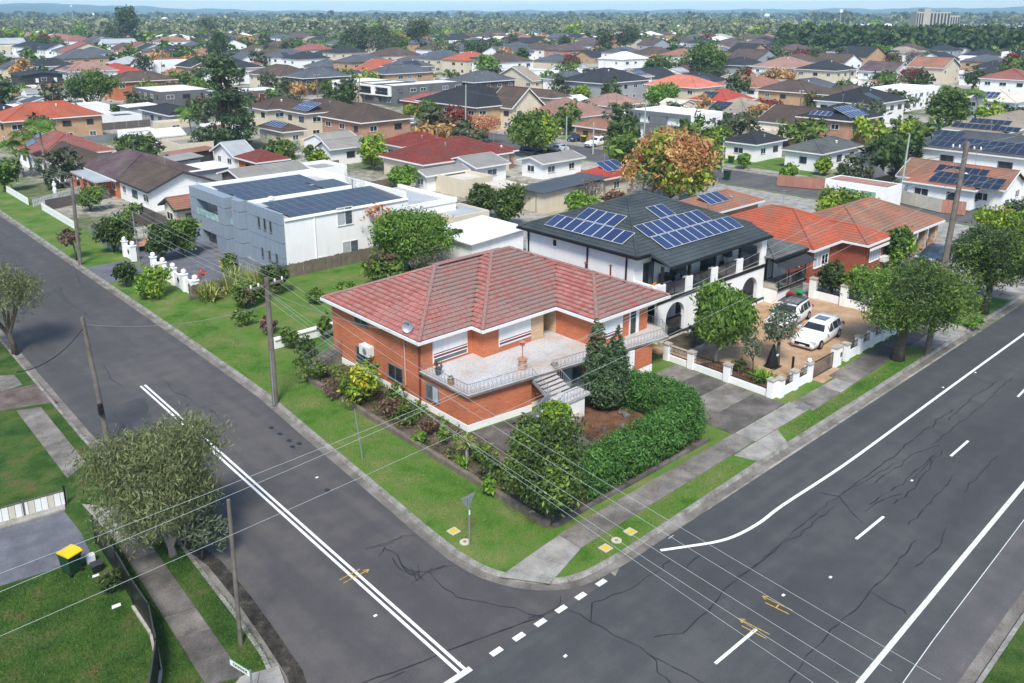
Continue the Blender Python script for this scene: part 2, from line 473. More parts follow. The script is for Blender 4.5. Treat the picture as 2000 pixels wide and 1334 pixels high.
class MB:
    def __init__(s):
        s.v, s.f, s.mi, s.uv = [], [], [], []
    def face(s, pts, mi=0, uv=None):
        i = len(s.v)
        s.v.extend([tuple(p) for p in pts])
        s.f.append(tuple(range(i, i + len(pts))))
        s.mi.append(mi)
        s.uv.append(uv or [(0, 0)] * len(pts))
        return s
    def box(s, x0, y0, z0, x1, y1, z1, mi=0, bottom=True):
        a = [(x0, y0, z0), (x1, y0, z0), (x1, y1, z0), (x0, y1, z0), (x0, y0, z1), (x1, y0, z1), (x1, y1, z1), (x0, y1, z1)]
        for q in ((4, 5, 6, 7), (0, 1, 5, 4), (1, 2, 6, 5), (2, 3, 7, 6), (3, 0, 4, 7)) + (((3, 2, 1, 0),) if bottom else ()):
            s.face([a[k] for k in q], mi)
        return s
    def prism(s, pts, z0, z1, mi=0, bottom=False):
        """ccw outline extruded upwards"""
        n = len(pts)
        s.face([(p[0], p[1], z1) for p in pts], mi)
        for i in range(n):
            a, b = pts[i], pts[(i + 1) % n]
            s.face([(a[0], a[1], z0), (b[0], b[1], z0), (b[0], b[1], z1), (a[0], a[1], z1)], mi)
        if bottom:
            s.face([(p[0], p[1], z0) for p in reversed(pts)], mi)
        return s
    def bar(s, a, b, w, h=None, mi=0):
        """square bar from a to b"""
        a, b = Vector(a), Vector(b)
        h = h or w
        d = (b - a).normalized()
        up = Vector((0, 0, 1)) if abs(d.z) < 0.95 else Vector((0, 1, 0))
        sx = d.cross(up).normalized() * (w / 2)
        sy = sx.cross(d).normalized() * (h / 2)
        c = [a - sx - sy, a + sx - sy, a + sx + sy, a - sx + sy, b - sx - sy, b + sx - sy, b + sx + sy, b - sx + sy]
        for q in ((3, 2, 1, 0), (4, 5, 6, 7), (0, 1, 5, 4), (1, 2, 6, 5), (2, 3, 7, 6), (3, 0, 4, 7)):
            s.face([c[k] for k in q], mi)
        return s
    def tube(s, path, rad, n=8, mi=0, cap=True):
        path = [Vector(p) for p in path]
        if not isinstance(rad, (list, tuple)):
            rad = [rad] * len(path)
        rings = []
        px = None
        for i, p in enumerate(path):
            d = (path[min(i + 1, len(path) - 1)] - path[max(i - 1, 0)]).normalized()
            if px is None:
                up = Vector((0, 0, 1)) if abs(d.z) < 0.9 else Vector((1, 0, 0))
                px = d.cross(up).normalized()
            px = (px - d * px.dot(d)).normalized()
            py = d.cross(px)
            base = len(s.v)
            for k in range(n):
                t = 2 * math.pi * k / n
                s.v.append(tuple(p + (px * math.cos(t) + py * math.sin(t)) * rad[i]))
            rings.append(base)
        for a, b in zip(rings, rings[1:]):
            for k in range(n):
                s.f.append((a + k, a + (k + 1) % n, b + (k + 1) % n, b + k)); s.mi.append(mi); s.uv.append([(0, 0)] * 4)
        if cap:
            s.f.append(tuple(reversed(range(rings[0], rings[0] + n)))); s.mi.append(mi); s.uv.append([(0, 0)] * n)
            s.f.append(tuple(range(rings[-1], rings[-1] + n))); s.mi.append(mi); s.uv.append([(0, 0)] * n)
        return s
    def lathe(s, prof, c=(0, 0, 0), n=14, mi=0):
        base = len(s.v)
        for r, z in prof:
            for k in range(n):
                t = 2 * math.pi * k / n
                s.v.append((c[0] + r * math.cos(t), c[1] + r * math.sin(t), c[2] + z))
        for i in range(len(prof) - 1):
            for k in range(n):
                a = base + i * n
                s.f.append((a + k, a + (k + 1) % n, a + n + (k + 1) % n, a + n + k)); s.mi.append(mi); s.uv.append([(0, 0)] * 4)
        s.f.append(tuple(range(base + (len(prof) - 1) * n, base + len(prof) * n))); s.mi.append(mi); s.uv.append([(0, 0)] * n)
        return s
    def mesh(s, name, mats, smooth=False):
        me = bpy.data.meshes.new(name)
        me.from_pydata(s.v, [], s.f)
        for m in (mats if isinstance(mats, (list, tuple)) else [mats]):
            me.materials.append(M(m))
        me.polygons.foreach_set('material_index', s.mi)
        uvl = me.uv_layers.new(name='UVMap')
        flat = [c for f in s.uv for p in f for c in p]
        uvl.data.foreach_set('uv', flat)
        if smooth:
            me.polygons.foreach_set('use_smooth', [True] * len(me.polygons))
        me.update()
        return me
    def build(s, name, mats, parent=None, smooth=False):
        return link(bpy.data.objects.new(name, s.mesh(name, mats, smooth)), parent)

def structure(name, mb, mat):
    return tag(mb.build(name, mat), kind='structure')

def quads_mesh(name, V, mat, tri=False):
    """numpy (n,4,3) quads -> mesh"""
    n, k = V.shape[0], V.shape[1]
    me = bpy.data.meshes.new(name)
    me.vertices.add(n * k)
    me.vertices.foreach_set('co', V.reshape(-1).astype(np.float32))
    me.loops.add(n * k)
    me.loops.foreach_set('vertex_index', np.arange(n * k, dtype=np.int32))
    me.polygons.add(n)
    me.polygons.foreach_set('loop_start', np.arange(0, n * k, k, dtype=np.int32))
    me.polygons.foreach_set('loop_total', np.full(n, k, dtype=np.int32))
    for m in (mat if isinstance(mat, (list, tuple)) else [mat]):
        me.materials.append(M(m))
    me.update(calc_edges=True)
    return me

def newobj(name, me, parent=None, loc=None, rz=0, sc=None, keep=False):
    o = bpy.data.objects.new(name, me)
    COL.objects.link(o)
    if parent is not None:
        o.parent = parent
        if keep and parent.type == 'EMPTY':
            o.matrix_parent_inverse = Matrix.Translation(-Vector(parent.location))
    if loc is not None:
        o.location = loc
    if rz:
        o.rotation_euler = (0, 0, rz)
    if sc is not None:
        o.scale = sc if isinstance(sc, (tuple, list)) else (sc, sc, sc)
    return o

def copy_tree(o, parent=None):
    c = o.copy()
    COL.objects.link(c)
    if parent is not None:
        c.parent = parent
    for ch in o.children:
        copy_tree(ch, c)
    return c

def offset_line(pts, d):
    out = []
    for i, p in enumerate(pts):
        a = Vector(pts[max(i - 1, 0)][:2]); b = Vector(pts[min(i + 1, len(pts) - 1)][:2])
        t = (b - a).normalized()
        out.append((p[0] - t.y * d, p[1] + t.x * d))
    return out

def ribbon(mb, pts, w, z, mi=0, wend=None):
    """flat strip of width w along pts"""
    l, r = offset_line(pts, w / 2), offset_line(pts, -w / 2)
    for i in range(len(pts) - 1):
        mb.face([(*l[i], z), (*r[i], z), (*r[i + 1], z), (*l[i + 1], z)], mi)
    return mb

def smooth_line(pts, n=6):
    out = []
    P = [Vector(p) for p in pts]
    for i in range(len(P) - 1):
        p0, p1, p2, p3 = P[max(i - 1, 0)], P[i], P[i + 1], P[min(i + 2, len(P) - 1)]
        for k in range(n):
            t = k / n
            out.append(tuple(0.5 * (2 * p1 + (p2 - p0) * t + (2 * p0 - 5 * p1 + 4 * p2 - p3) * t * t + (3 * p1 - p0 - 3 * p2 + p3) * t ** 3)))
    out.append(tuple(P[-1]))
    return out

# ------------------------------------------------------------------ roofs
def facet(mb, A, B, C, D, courses, mi=0, lift=0.035):
    """roof plane: eave A->B, top D->C; laid in lapped courses"""
    A, B, C, D = map(Vector, (A, B, C, D))
    ud = (B - A).normalized()
    nrm = (B - A).cross(D - A).normalized()
    L = ((D - A) - ud * (D - A).dot(ud)).length
    n = max(1, int(L / 0.36)) if courses else 1
    def uvp(p):
        q = p - A
        u = q.dot(ud)
        return (u, (q - ud * u).length)
    for k in range(n):
        t0, t1 = k / n, (k + 1) / n
        a, b = A.lerp(D, t0), B.lerp(C, t0)
        c, d = B.lerp(C, t1), A.lerp(D, t1)
        h = nrm * (lift if courses else 0.0)
        uv = [uvp(a), uvp(b), uvp(c), uvp(d)]
        if (c - d).length < 0.01:
            mb.face([a + h, b + h, d], mi, uv[:2] + uv[3:])
        else:
            mb.face([a + h, b + h, c, d], mi, uv)
        if courses:
            mb.face([a, b, b + h, a + h], mi, [uv[0], uv[1], uv[1], uv[0]])

def hip_lines(x0, y0, x1, y1, z, m):
    w, d = x1 - x0, y1 - y0
    if w >= d:
        h = d / 2
        r0, r1 = (x0 + h, y0 + h, z + m * h), (x1 - h, y0 + h, z + m * h)
    else:
        h = w / 2
        r0, r1 = (x0 + h, y0 + h, z + m * h), (x0 + h, y1 - h, z + m * h)
    return r0, r1

def ridge_cap(mb, a, b, r=0.1, mi=0):
    mb.tube([Vector(a) + Vector((0, 0, 0.02)), Vector(b) + Vector((0, 0, 0.02))], r, 6, mi)

def hip_roof(mb, x0, y0, x1, y1, z, m, courses=True, caps=True, mi=0, cmi=1, base=True):
    r0, r1 = hip_lines(x0, y0, x1, y1, z, m)
    P = [(x0, y0, z), (x1, y0, z), (x1, y1, z), (x0, y1, z)]
    if x1 - x0 >= y1 - y0:
        facet(mb, P[0], P[1], r1, r0, courses, mi)
        facet(mb, P[1], P[2], r1, r1, courses, mi)
        facet(mb, P[2], P[3], r0, r1, courses, mi)
        facet(mb, P[3], P[0], r0, r0, courses, mi)
        hips = [(P[0], r0), (P[3], r0), (P[1], r1), (P[2], r1), (r0, r1)]
    else:
        facet(mb, P[0], P[1], r0, r0, courses, mi)
        facet(mb, P[1], P[2], r1, r0, courses, mi)
        facet(mb, P[2], P[3], r1, r1, courses, mi)
        facet(mb, P[3], P[0], r0, r1, courses, mi)
        hips = [(P[0], r0), (P[1], r0), (P[3], r1), (P[2], r1), (r0, r1)]
    if caps:
        for a, b in hips:
            if (Vector(a) - Vector(b)).length > 0.2:
                ridge_cap(mb, a, b, 0.11, cmi)
    if base:
        mb.face([(p[0], p[1], z - 0.01) for p in reversed(P)], mi)
    return r0, r1

def gable_roof(mb, x0, y0, x1, y1, z, m, axis, courses=True, mi=0, cmi=1):
    """axis = direction of the ridge"""
    if axis == 'x':
        yc = (y0 + y1) / 2; zr = z + m * (y1 - y0) / 2
        a, b = (x0, yc, zr), (x1, yc, zr)
        facet(mb, (x0, y0, z), (x1, y0, z), b, a, courses, mi)
        facet(mb, (x1, y1, z), (x0, y1, z), a, b, courses, mi)
        th = Vector((0, 0, -0.12))
    else:
        xc = (x0 + x1) / 2; zr = z + m * (x1 - x0) / 2
        a, b = (xc, y0, zr), (xc, y1, zr)
        facet(mb, (x1, y0, z), (x1, y1, z), b, a, courses, mi)
        facet(mb, (x0, y1, z), (x0, y0, z), a, b, courses, mi)
    ridge_cap(mb, a, b, 0.11, cmi)
    return a, b

# ------------------------------------------------------------------ windows
def window(root, face, c, pos, w, h, zc, frame='gutter_white', pane='glass_dark', sub=True, mull=1, name='window', proud=0.04):
    """window on a wall; face 'S' looks to -y at y=pos, face 'W' looks to -x at x=pos; c is the centre along the wall"""
    mb = MB()
    t = 0.07
    def bx(a0, a1, z0, z1, d0, d1, mbx, mi=0):
        if face == 'S':
            mbx.box(a0, pos - d1, z0, a1, pos - d0, z1, mi)
        else:
            mbx.box(pos - d1, a0, z0, pos - d0, a1, z1, mi)
    a0, a1, z0, z1 = c - w / 2, c + w / 2, zc - h / 2, zc + h / 2
    bx(a0, a1, z0, z0 + t, -0.02, proud + 0.05, mb); bx(a0, a1, z1 - t, z1, -0.02, proud, mb)
    bx(a0, a0 + t, z0 + t, z1 - t, -0.02, proud, mb); bx(a1 - t, a1, z0 + t, z1 - t, -0.02, proud, mb)
    for k in range(mull):
        q = a0 + w * (k + 1) / (mull + 1)
        bx(q - 0.03, q + 0.03, z0 + t, z1 - t, -0.02, proud - 0.01, mb)
    if not sub:
        bx(a0 + t, a1 - t, z0 + t, z1 - t, -0.02, 0.012, mb, 1)
        return mb.build(name, [frame, pane], root)
    o = mb.build(name, frame, root)
    for k in range(mull + 1):
        g = MB()
        q0 = a0 + t + (w - 2 * t) * k / (mull + 1) + 0.03
        q1 = a0 + t + (w - 2 * t) * (k + 1) / (mull + 1) - 0.03
        bx(q0, q1, z0 + t, z1 - t, -0.02, 0.012, g)
        g.build('pane', pane if isinstance(pane, str) else pane[k % len(pane)], o)
    return o

PANEL = {}
def solar_panels(roof, p0, du, dv, nu, nv, mat='solar_blue', w=1.0, h=1.62, skip=(), name='solar_panel'):
    """panel grid on a roof slope: p0 lower corner, du along the eave, dv up the slope"""
    key = (mat, w, h)
    if key not in PANEL:
        mb = MB()
        mb.box(0, 0, 0, w - 0.03, h - 0.03, 0.04, 1)
        mb.face([(0.03, 0.03, 0.044), (w - 0.06, 0.03, 0.044), (w - 0.06, h - 0.06, 0.044), (0.03, h - 0.06, 0.044)], 0, [(0, 0), (1, 0), (1, 1), (0, 1)])
        PANEL[key] = mb.mesh('solar_panel', [mat, 'solar_frame' if mat == 'solar_blue' else 'metal_grey'])
    du, dv = Vector(du).normalized(), Vector(dv).normalized()
    nz = du.cross(dv)
    for j in range(nv):
        for i in range(nu):
            if (i, j) in skip:
                continue
            p = Vector(p0) + du * (i * w) + dv * (j * h) + nz * 0.1
            o = bpy.data.objects.new(name, PANEL[key])
            COL.objects.link(o)
            o.parent = roof
            o.matrix_local = Matrix(((du.x, dv.x, nz.x, p.x), (du.y, dv.y, nz.y, p.y), (du.z, dv.z, nz.z, p.z), (0, 0, 0, 1)))

OCC = []
def rect_px(N, L, Rr, z, depth=None, width=None):
    x0, y0 = gp(*N, z)
    y1 = gp(*L, z)[1] if L else y0 + depth
    x1 = gp(*Rr, z)[0] if Rr else x0 + width
    if y1 - y0 < 3: y1 = y0 + (depth or 8)
    if x1 - x0 < 3: x1 = x0 + (width or 9)
    return x0, y0, x1, y1

def house(label, rect, z, roof='hip', rm='tile_brown', wm='brick_tan', m=0.40, over=0.45, wins='auto', cat='house', group=None, z0=0.1,
          courses=None, sub=None, name='house', fascia='gutter_white', seed=0, pane=None, parapet=0.5, gut=True, door=True, solar=None):
    """house with walls, roof, fascia, windows; rect is the eave outline"""
    x0, y0, x1, y1 = rect
    OCC.append(rect)
    rnd = random.Random(seed or int(x0 * 31 + y0 * 17))
    _, _, dist = pj(x0, y0, z)
    if courses is None: courses = dist < 170
    if sub is None: sub = dist < 150
    root = thing(name, ((x0 + x1) / 2, (y0 + y1) / 2, z0), label, cat, group)
    if roof == 'flat': over = 0.0
    wx0, wy0, wx1, wy1 = x0 + over, y0 + over, x1 - over, y1 - over
    mb = MB()
    mb.box(wx0, wy0, z0, wx1, wy1, z - 0.05 if roof != 'flat' else z - parapet)
    cap = MATS.get(rm + '_cap') or M(rm)
    r = MB()
    if roof == 'hip':
        ends = hip_roof(r, x0, y0, x1, y1, z, m, courses, dist < 260)
    elif roof in ('gable_x', 'gable_y'):
        ax = roof[-1]
        ends = gable_roof(r, x0, y0, x1, y1, z, m, ax, courses)
        if ax == 'x':
            yc, zr = (y0 + y1) / 2, z + m * (y1 - y0) / 2
            for xx in (wx0, wx1):
                mb.face([(xx, wy0, z - 0.06), (xx, wy1, z - 0.06), (xx, yc, zr - 0.1)] if xx == wx1 else [(xx, wy1, z - 0.06), (xx, wy0, z - 0.06), (xx, yc, zr - 0.1)])
        else:
            xc, zr = (x0 + x1) / 2, z + m * (x1 - x0) / 2
            for yy in (wy0, wy1):
                mb.face([(wx0, yy, z - 0.06), (wx1, yy, z - 0.06), (xc, yy, zr - 0.1)] if yy == wy0 else [(wx1, yy, z - 0.06), (wx0, yy, z - 0.06), (xc, yy, zr - 0.1)])
    elif roof == 'flat':
        r.box(x0 + 0.21, y0 + 0.21, z - parapet + 0.005, x1 - 0.21, y1 - 0.21, z - parapet + 0.07)
        r.uv = [[(p[0], p[1]) for p in [r.v[i] for i in f]] for f in r.f]
        q = MB()
        for b in ((x0, y0, x1, y0 + 0.2), (x0, y1 - 0.2, x1, y1), (x0, y0 + 0.2, x0 + 0.2, y1 - 0.2), (x1 - 0.2, y0 + 0.2, x1, y1 - 0.2)):
            q.box(b[0], b[1], z - parapet, b[2], b[3], z + 0.03)
        q.build('parapet', wm, root)
        ends = None
    else:  # skillion falling to -x
        r.face([(x0, y0, z), (x1, y0, z + m * (x1 - x0)), (x1, y1, z + m * (x1 - x0)), (x0, y1, z)], 0, [(y0, x0), (y0, x1), (y1, x1), (y1, x0)])
        r.face([(x0, y1, z - 0.08), (x1, y1, z + m * (x1 - x0) - 0.08), (x1, y0, z + m * (x1 - x0) - 0.08), (x0, y0, z - 0.08)])
        for (a, b) in (((x0, y0), (x1, y0)), ((x1, y0), (x1, y1)), ((x1, y1), (x0, y1)), ((x0, y1), (x0, y0))):
            za, zb = z + m * (a[0] - x0), z + m * (b[0] - x0)
            r.face([(*a, za - 0.08), (*b, zb - 0.08), (*b, zb), (*a, za)])
        ends = None
    wall = mb.build('wall', wm, root)
    ro = r.build('roof', [rm, cap], root)
    if gut and roof in ('hip', 'gable_x', 'gable_y') and dist < 300:
        g = MB()
        d = 0.1
        if roof != 'gable_y':
            g.box(x0 - d, y0 - d, z - 0.2, x1 + d, y0 + 0.02, z - 0.01); g.box(x0 - d, y1 - 0.02, z - 0.2, x1 + d, y1 + d, z - 0.01)
        if roof != 'gable_x':
            g.box(x0 - d, y0 + 0.021, z - 0.2, x0 + 0.02, y1 - 0.021, z - 0.012); g.box(x1 - 0.02, y0 + 0.021, z - 0.2, x1 + d, y1 - 0.021, z - 0.012)
        if roof == 'gable_y':
            xc, zr = (x0 + x1) / 2, z + m * (x1 - x0) / 2
            for yy in (y0 - 0.03, y1 + 0.03):
                g.bar((x0, yy, z - 0.08), (xc, yy, zr - 0.06), 0.06, 0.2); g.bar((xc, yy, zr - 0.06), (x1, yy, z - 0.08), 0.06, 0.2)
        if roof == 'gable_x':
            yc, zr = (y0 + y1) / 2, z + m * (y1 - y0) / 2
            for xx in (x0 - 0.03, x1 + 0.03):
                g.bar((xx, y0, z - 0.08), (xx, yc, zr - 0.06), 0.06, 0.2); g.bar((xx, yc, zr - 0.06), (xx, y1, z - 0.08), 0.06, 0.2)
        g.build('gutter', fascia, ro)
    if dist < 330 and ends and name == 'house':
        e0 = Vector(ends[0]).lerp(Vector(ends[1]), rnd.uniform(0.2, 0.8)); sx = rnd.uniform(-2.2, 2.2)
        MB().tube([(e0.x, e0.y, e0.z - 0.1), (e0.x, e0.y, e0.z + 1.7)], 0.025, 5).bar((e0.x - 0.5, e0.y, e0.z + 1.6), (e0.x + 0.5, e0.y, e0.z + 1.6), 0.03).bar((e0.x - 0.3, e0.y, e0.z + 1.4), (e0.x + 0.3, e0.y, e0.z + 1.4), 0.03).build('aerial', 'galv', ro)
        if roof == 'hip': MB().lathe([(0.14, -0.3), (0.14, 0.25), (0.22, 0.3), (0.05, 0.42)], (e0.x + sx * 0.2, e0.y - 1.6, e0.z - m * 1.6), 8).build('roof_vent', rnd.choice(('galv', 'gutter_white')), ro)
    if wins == 'auto':
        levels = [z0 + (z - z0) * 0.55] if z < 3.6 else [z0 + (z - z0) * 0.25, z0 + (z - z0) * 0.74]
        hh = 0.95 if z < 3.6 else 0.95
        step = 3.4 if dist < 260 else 4.5
        for face, lo, hi, pos in (('S', wx0, wx1, wy0), ('W', wy0, wy1, wx0)):
            n = max(1, int((hi - lo) / step))
            for lv in levels:
                for k in range(n):
                    c = lo + (hi - lo) * (k + 0.5) / n + rnd.uniform(-0.35, 0.35)
                    if rnd.random() < 0.18: continue
                    w = rnd.choice((1.2, 1.5, 1.8))
                    window(root, face, c, pos, min(w, (hi - lo) * 0.6), hh, lv, 'gutter_white' if rnd.random() < 0.7 else 'trim_dark',
                           pane or rnd.choice(('glass_dark', 'glass_dark', 'glass_mid')), sub)
    return root, ro, ends, wall

def S_slope(rect, z, m, s, t):
    """point on the -y roof slope, s metres along from x0, t metres up in plan"""
    return (rect[0] + s, rect[1] + t, z + m * t)
def W_slope(rect, z, m, s, t):
    return (rect[0] + t, rect[3] - s, z + m * t)
def solar_S(ro, rect, z, m, s, t, nu, nv, **k):
    solar_panels(ro, S_slope(rect, z, m, s, t), (1, 0, 0), (0, 1, m), nu, nv, **k)
def solar_W(ro, rect, z, m, s, t, nu, nv, **k):
    solar_panels(ro, W_slope(rect, z, m, s, t), (0, -1, 0), (1, 0, m), nu, nv, **k)
# ------------------------------------------------------------------ ground, roads, kerbs, markings
GR = 9000.0
mb = MB()
seg = 48
mb.face([(GR * math.cos(2 * math.pi * k / seg), GR * math.sin(2 * math.pi * k / seg), -0.02) for k in range(seg)])
structure('ground', mb, 'suburb')

side_gut = [(20.95, 420), (20.95, 110), (21.0, 60), (20.85, 46), (20.3, 38.4), (19.95, 32.75), (19.6, 27.9), (19.5, 25.4)]
corner = smooth_line([(19.5, 25.4, 0), (19.75, 23.5, 0), (20.7, 21.6, 0), (22.3, 20.35, 0), (24.6, 20.0, 0), (28, 20.0, 0)], 5)
main_gut = [(36, 20.15), (60, 20.15), (98.6, 20.15)]
corner2 = smooth_line([(98.6, 20.15, 0), (99.6, 20.6, 0), (100.2, 22.5, 0)], 4)
GUT = side_gut[:-1] + [(p[0], p[1]) for p in corner] + main_gut[:-1] + [(p[0], p[1]) for p in corner2] + [(100.2, 420)]
SEAM = 19.75
mb = MB()
mb.face([(-80, 7.6, 0), (420, 7.6, 0), (420, 20.15, 0), (24.6, 20.0, 0), (24.0, SEAM, 0), (-80, SEAM, 0)])
structure('main_road', mb, 'asphalt_main')
left_gut = [(11.95, 420), (11.95, 70), (11.7, 48), (11.85, 34), (11.6, 28), (11.4, 25.4), (10.9, 22.8), (9.6, 21.0), (7.5, 20.1), (-60, 20.0)]
mb = MB()
pts = [(p[0], p[1]) for p in side_gut[:-1]] + [(p[0], p[1]) for p in corner if p[0] < 24.2] + [(24.0, SEAM)] + [(7.5, SEAM)] + [(p[0], p[1]) for p in reversed(left_gut[:-1])]
mb.face([(x, y, 0.004) for x, y in reversed(pts)])
structure('side_street', mb, 'asphalt_side')
mb = MB()
mb.face([(100.2, 20.3, 0.004), (109.8, 20.3, 0.004), (109.8, 420, 0.004), (100.2, 420, 0.004)])
structure('back_street', mb, 'asphalt_patch')

def block(name, gut, closing, left_side, kmat='kerbstone', gmat='grass'):
    """raised land behind a gutter and kerb"""
    s = 1 if left_side else -1
    k0, k1, k2 = offset_line(gut, 0.42 * s), offset_line(gut, 0.48 * s), offset_line(gut, 0.64 * s)
    g = MB()
    for i in range(len(gut) - 1):
        g.face([(*gut[i], 0.008), (*k0[i], 0.008), (*k0[i + 1], 0.008), (*gut[i + 1], 0.008)][::(-1 if left_side else 1)])
    structure('gutter', g, 'concrete_dirty')
    # kerb stones, each length its own piece
    kerb = structure('kerb', MB().face([(*k2[0], 0.05), (*k2[1], 0.05), (*k2[1], 0.06)]), kmat)
    L = 0.0
    n = 0
    rest = MB()
    for i in range(len(gut) - 1):
        a, b = Vector(gut[i]), Vector(gut[i + 1])
        d = (b - a).length
        m_ = max(1, int(round(d / 2.6))) if d > 3 else 1
        for j in range(m_):
            t0, t1 = j / m_, (j + 1) / m_
            t1 -= (0.012 / d if m_ > 1 else 0)
            f0, f1 = Vector(k0[i]).lerp(Vector(k0[i + 1]), t0), Vector(k0[i]).lerp(Vector(k0[i + 1]), t1)
            e0, e1 = Vector(k1[i]).lerp(Vector(k1[i + 1]), t0), Vector(k1[i]).lerp(Vector(k1[i + 1]), t1)
            h0, h1 = Vector(k2[i]).lerp(Vector(k2[i + 1]), t0), Vector(k2[i]).lerp(Vector(k2[i + 1]), t1)
            uu, vv, dd = pj(f0.x, f0.y, 0)
            near = dd < 75 and -100 < uu < 2100 and vv < 1400
            q = MB() if near else rest
            zt = 0.135
            fl = -1 if left_side else 1
            q.face([(*f0, 0.0), (*e0, zt), (*e1, zt), (*f1, 0.0)][::fl])
            q.face([(*e0, zt), (*h0, zt), (*h1, zt), (*e1, zt)][::fl])
            q.face([(*f0, 0.0), (*h0, 0.0), (*h0, zt), (*e0, zt)])
            q.face([(*f1, 0.0), (*e1, zt), (*h1, zt), (*h1, 0.0)])
            if near:
                q.build('kerb_stone', kmat, kerb)
                n += 1
    if rest.f:
        tag(rest.build('kerb_run', kmat, kerb), kind='stuff')
    land = MB()
    poly = [(p[0], p[1]) for p in k2] + closing
    if not left_side: poly = poly[::-1]
    A = sum(poly[i][0] * poly[(i + 1) % len(poly)][1] - poly[(i + 1) % len(poly)][0] * poly[i][1] for i in range(len(poly)))
    if A < 0: poly = poly[::-1]
    land.face([(x, y, 0.12) for x, y in poly])
    structure(name, land, gmat)
block('corner_block_land', GUT, [], True)
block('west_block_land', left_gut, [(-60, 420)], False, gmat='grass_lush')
mb = MB(); mb.face([(110.3, 20.7, 0.12), (420, 20.7, 0.12), (420, 420, 0.12), (110.3, 420, 0.12)]); structure('far_block_land', mb, 'suburb')
mb = MB(); mb.face([(109.8, 20.2, 0.03), (110.29, 20.69, 0.13), (110.29, 420, 0.13), (109.8, 420, 0.03)]); structure('far_kerb', mb, 'kerbstone')
south = [(-80, 7.55), (24, 7.55), (34, 7.75), (420, 7.75)]
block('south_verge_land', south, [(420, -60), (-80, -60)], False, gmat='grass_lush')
# interior of the corner block beyond the near lots is built-up yard ground
mb = MB(); mb.face([(26, 67.5, 0.125), (99, 67.5, 0.125), (99, 400, 0.125), (26, 400, 0.125)]); structure('yard_ground', mb, 'suburb')
mb = MB(); mb.face([(59, 24.5, 0.125), (99, 24.5, 0.125), (99, 67.49, 0.125), (46.5, 67.49, 0.125), (46.5, 50, 0.125), (59, 50, 0.125)]); structure('yard_ground', mb, 'concrete')

# paths and drives made of slabs
def slabs(name, quad, n, mat, gap=0.02, z=0.122, h=0.03, mats=None, seed=1):
    """quad A B C D (A->B along), cut into n slabs along A->B"""
    A, B, C, D = [Vector(p) for p in quad]
    rnd = random.Random(seed)
    root = structure(name, MB().face([(*A, z + 0.001), (*B, z + 0.001), (*C, z + 0.001), (*D, z + 0.001)]), 'concrete_dark')
    L = (B - A).length
    for k in range(n):
        t0, t1 = k / n + gap / 2 / L, (k + 1) / n - gap / 2 / L
        p = [A.lerp(B, t0), A.lerp(B, t1), D.lerp(C, t1), D.lerp(C, t0)]
        q = MB(); dz = rnd.uniform(0, 0.008)
        ar = (p[1] - p[0]).x * (p[2] - p[0]).y - (p[1] - p[0]).y * (p[2] - p[0]).x
        if ar < 0: p = p[::-1]
        q.prism([(x, y) for x, y in p], z, z + h + dz)
        q.build('slab', rnd.choice(mats) if mats else mat, root)
    return root
slabs('front_footpath', [(24.2, 21.95), (38.4, 22.05), (38.4, 23.35), (24.2, 23.3)], 8, 'concrete_dirty', mats=['concrete_dirty', 'concrete_dirty', 'concrete'])
slabs('corner_ramp', [(20.25, 22.9), (24.19, 23.25), (24.19, 21.9), (21.5, 21.15)][0:4], 2, 'concrete', seed=3)
# crossover of the corner house drive
slabs('driveway_crossover', [(36.6, 20.75), (39.6, 20.75), (40.6, 21.95), (36.2, 21.95)][::1], 2, 'concrete', z=0.124, seed=4)
slabs('driveway_crossover', [(38.41, 22.0), (44.2, 22.0), (44.2, 23.3), (38.41, 23.3)], 3, 'concrete_dirty', z=0.123, mats=['concrete_dirty', 'concrete_dark', 'concrete'], seed=5)
slabs('house_driveway', [(38.2, 23.36), (38.2, 31.5), (43.8, 31.5), (43.8, 23.36)], 4, 'concrete_dark', mats=['concrete_dark', 'concrete_dirty', 'concrete_dirty'], seed=6)
slabs('front_footpath', [(44.21, 21.75), (49.6, 21.9), (49.6, 23.1), (44.21, 23.2)], 3, 'concrete', mats=['concrete_dirty', 'concrete', 'concrete'], seed=7)
slabs('front_footpath', [(49.61, 21.9), (66, 22.4), (66, 23.9), (49.61, 23.6)], 6, 'concrete_dark', mats=['concrete_dark', 'concrete_dirty'], seed=8)
slabs('concrete_crossing', [(59.5, 20.75), (65.5, 20.75), (65.5, 22.35), (58.3, 22.2)], 3, 'concrete', z=0.124, mats=['concrete', 'concrete_dirty'], seed=9)
slabs('concrete_crossing', [(75, 20.75), (82, 20.75), (82, 24.0), (73.5, 24.0)], 3, 'concrete', z=0.124, mats=['concrete', 'concrete_dirty'], seed=10)
# tiny service-pit lid in the footpath
x, y = gp(1569, 796)
ob = MB().box(x - 0.45, y - 0.3, 0.15, x + 0.45, y + 0.3, 0.172).build('service_pit_lid', 'iron_cover')
tag(ob, 'square grey service pit lid set into the pale footpath slab by the white fence', 'pit lid')
# strip of straw-coloured ground and path through the corner-house back yard
# worn dirt crossing over the verge
a = gp(395, 690); b = gp(470, 680)
# garden beds of the corner house
mb = MB(); mb.prism([(24.45, 24.0), (36.4, 24.0), (36.4, 32.4), (32.6, 32.8), (27.3, 33.4), (27.3, 46.5), (24.45, 46.5)], 0.1, 0.16); structure('garden_bed', mb, 'soil')
mb = MB(); mb.prism([(27.45, 28.6), (31.6, 27.6), (32.0, 32.9), (27.45, 33.3)], 0.1, 0.175); structure('paved_court', mb, 'concrete_dark')
mb = MB(); mb.prism([(32.2, 26.2), (36.2, 26.2), (36.2, 31.5), (32.2, 31.5)], 0.1, 0.2); structure('rockery_soil', mb, 'redsoil')
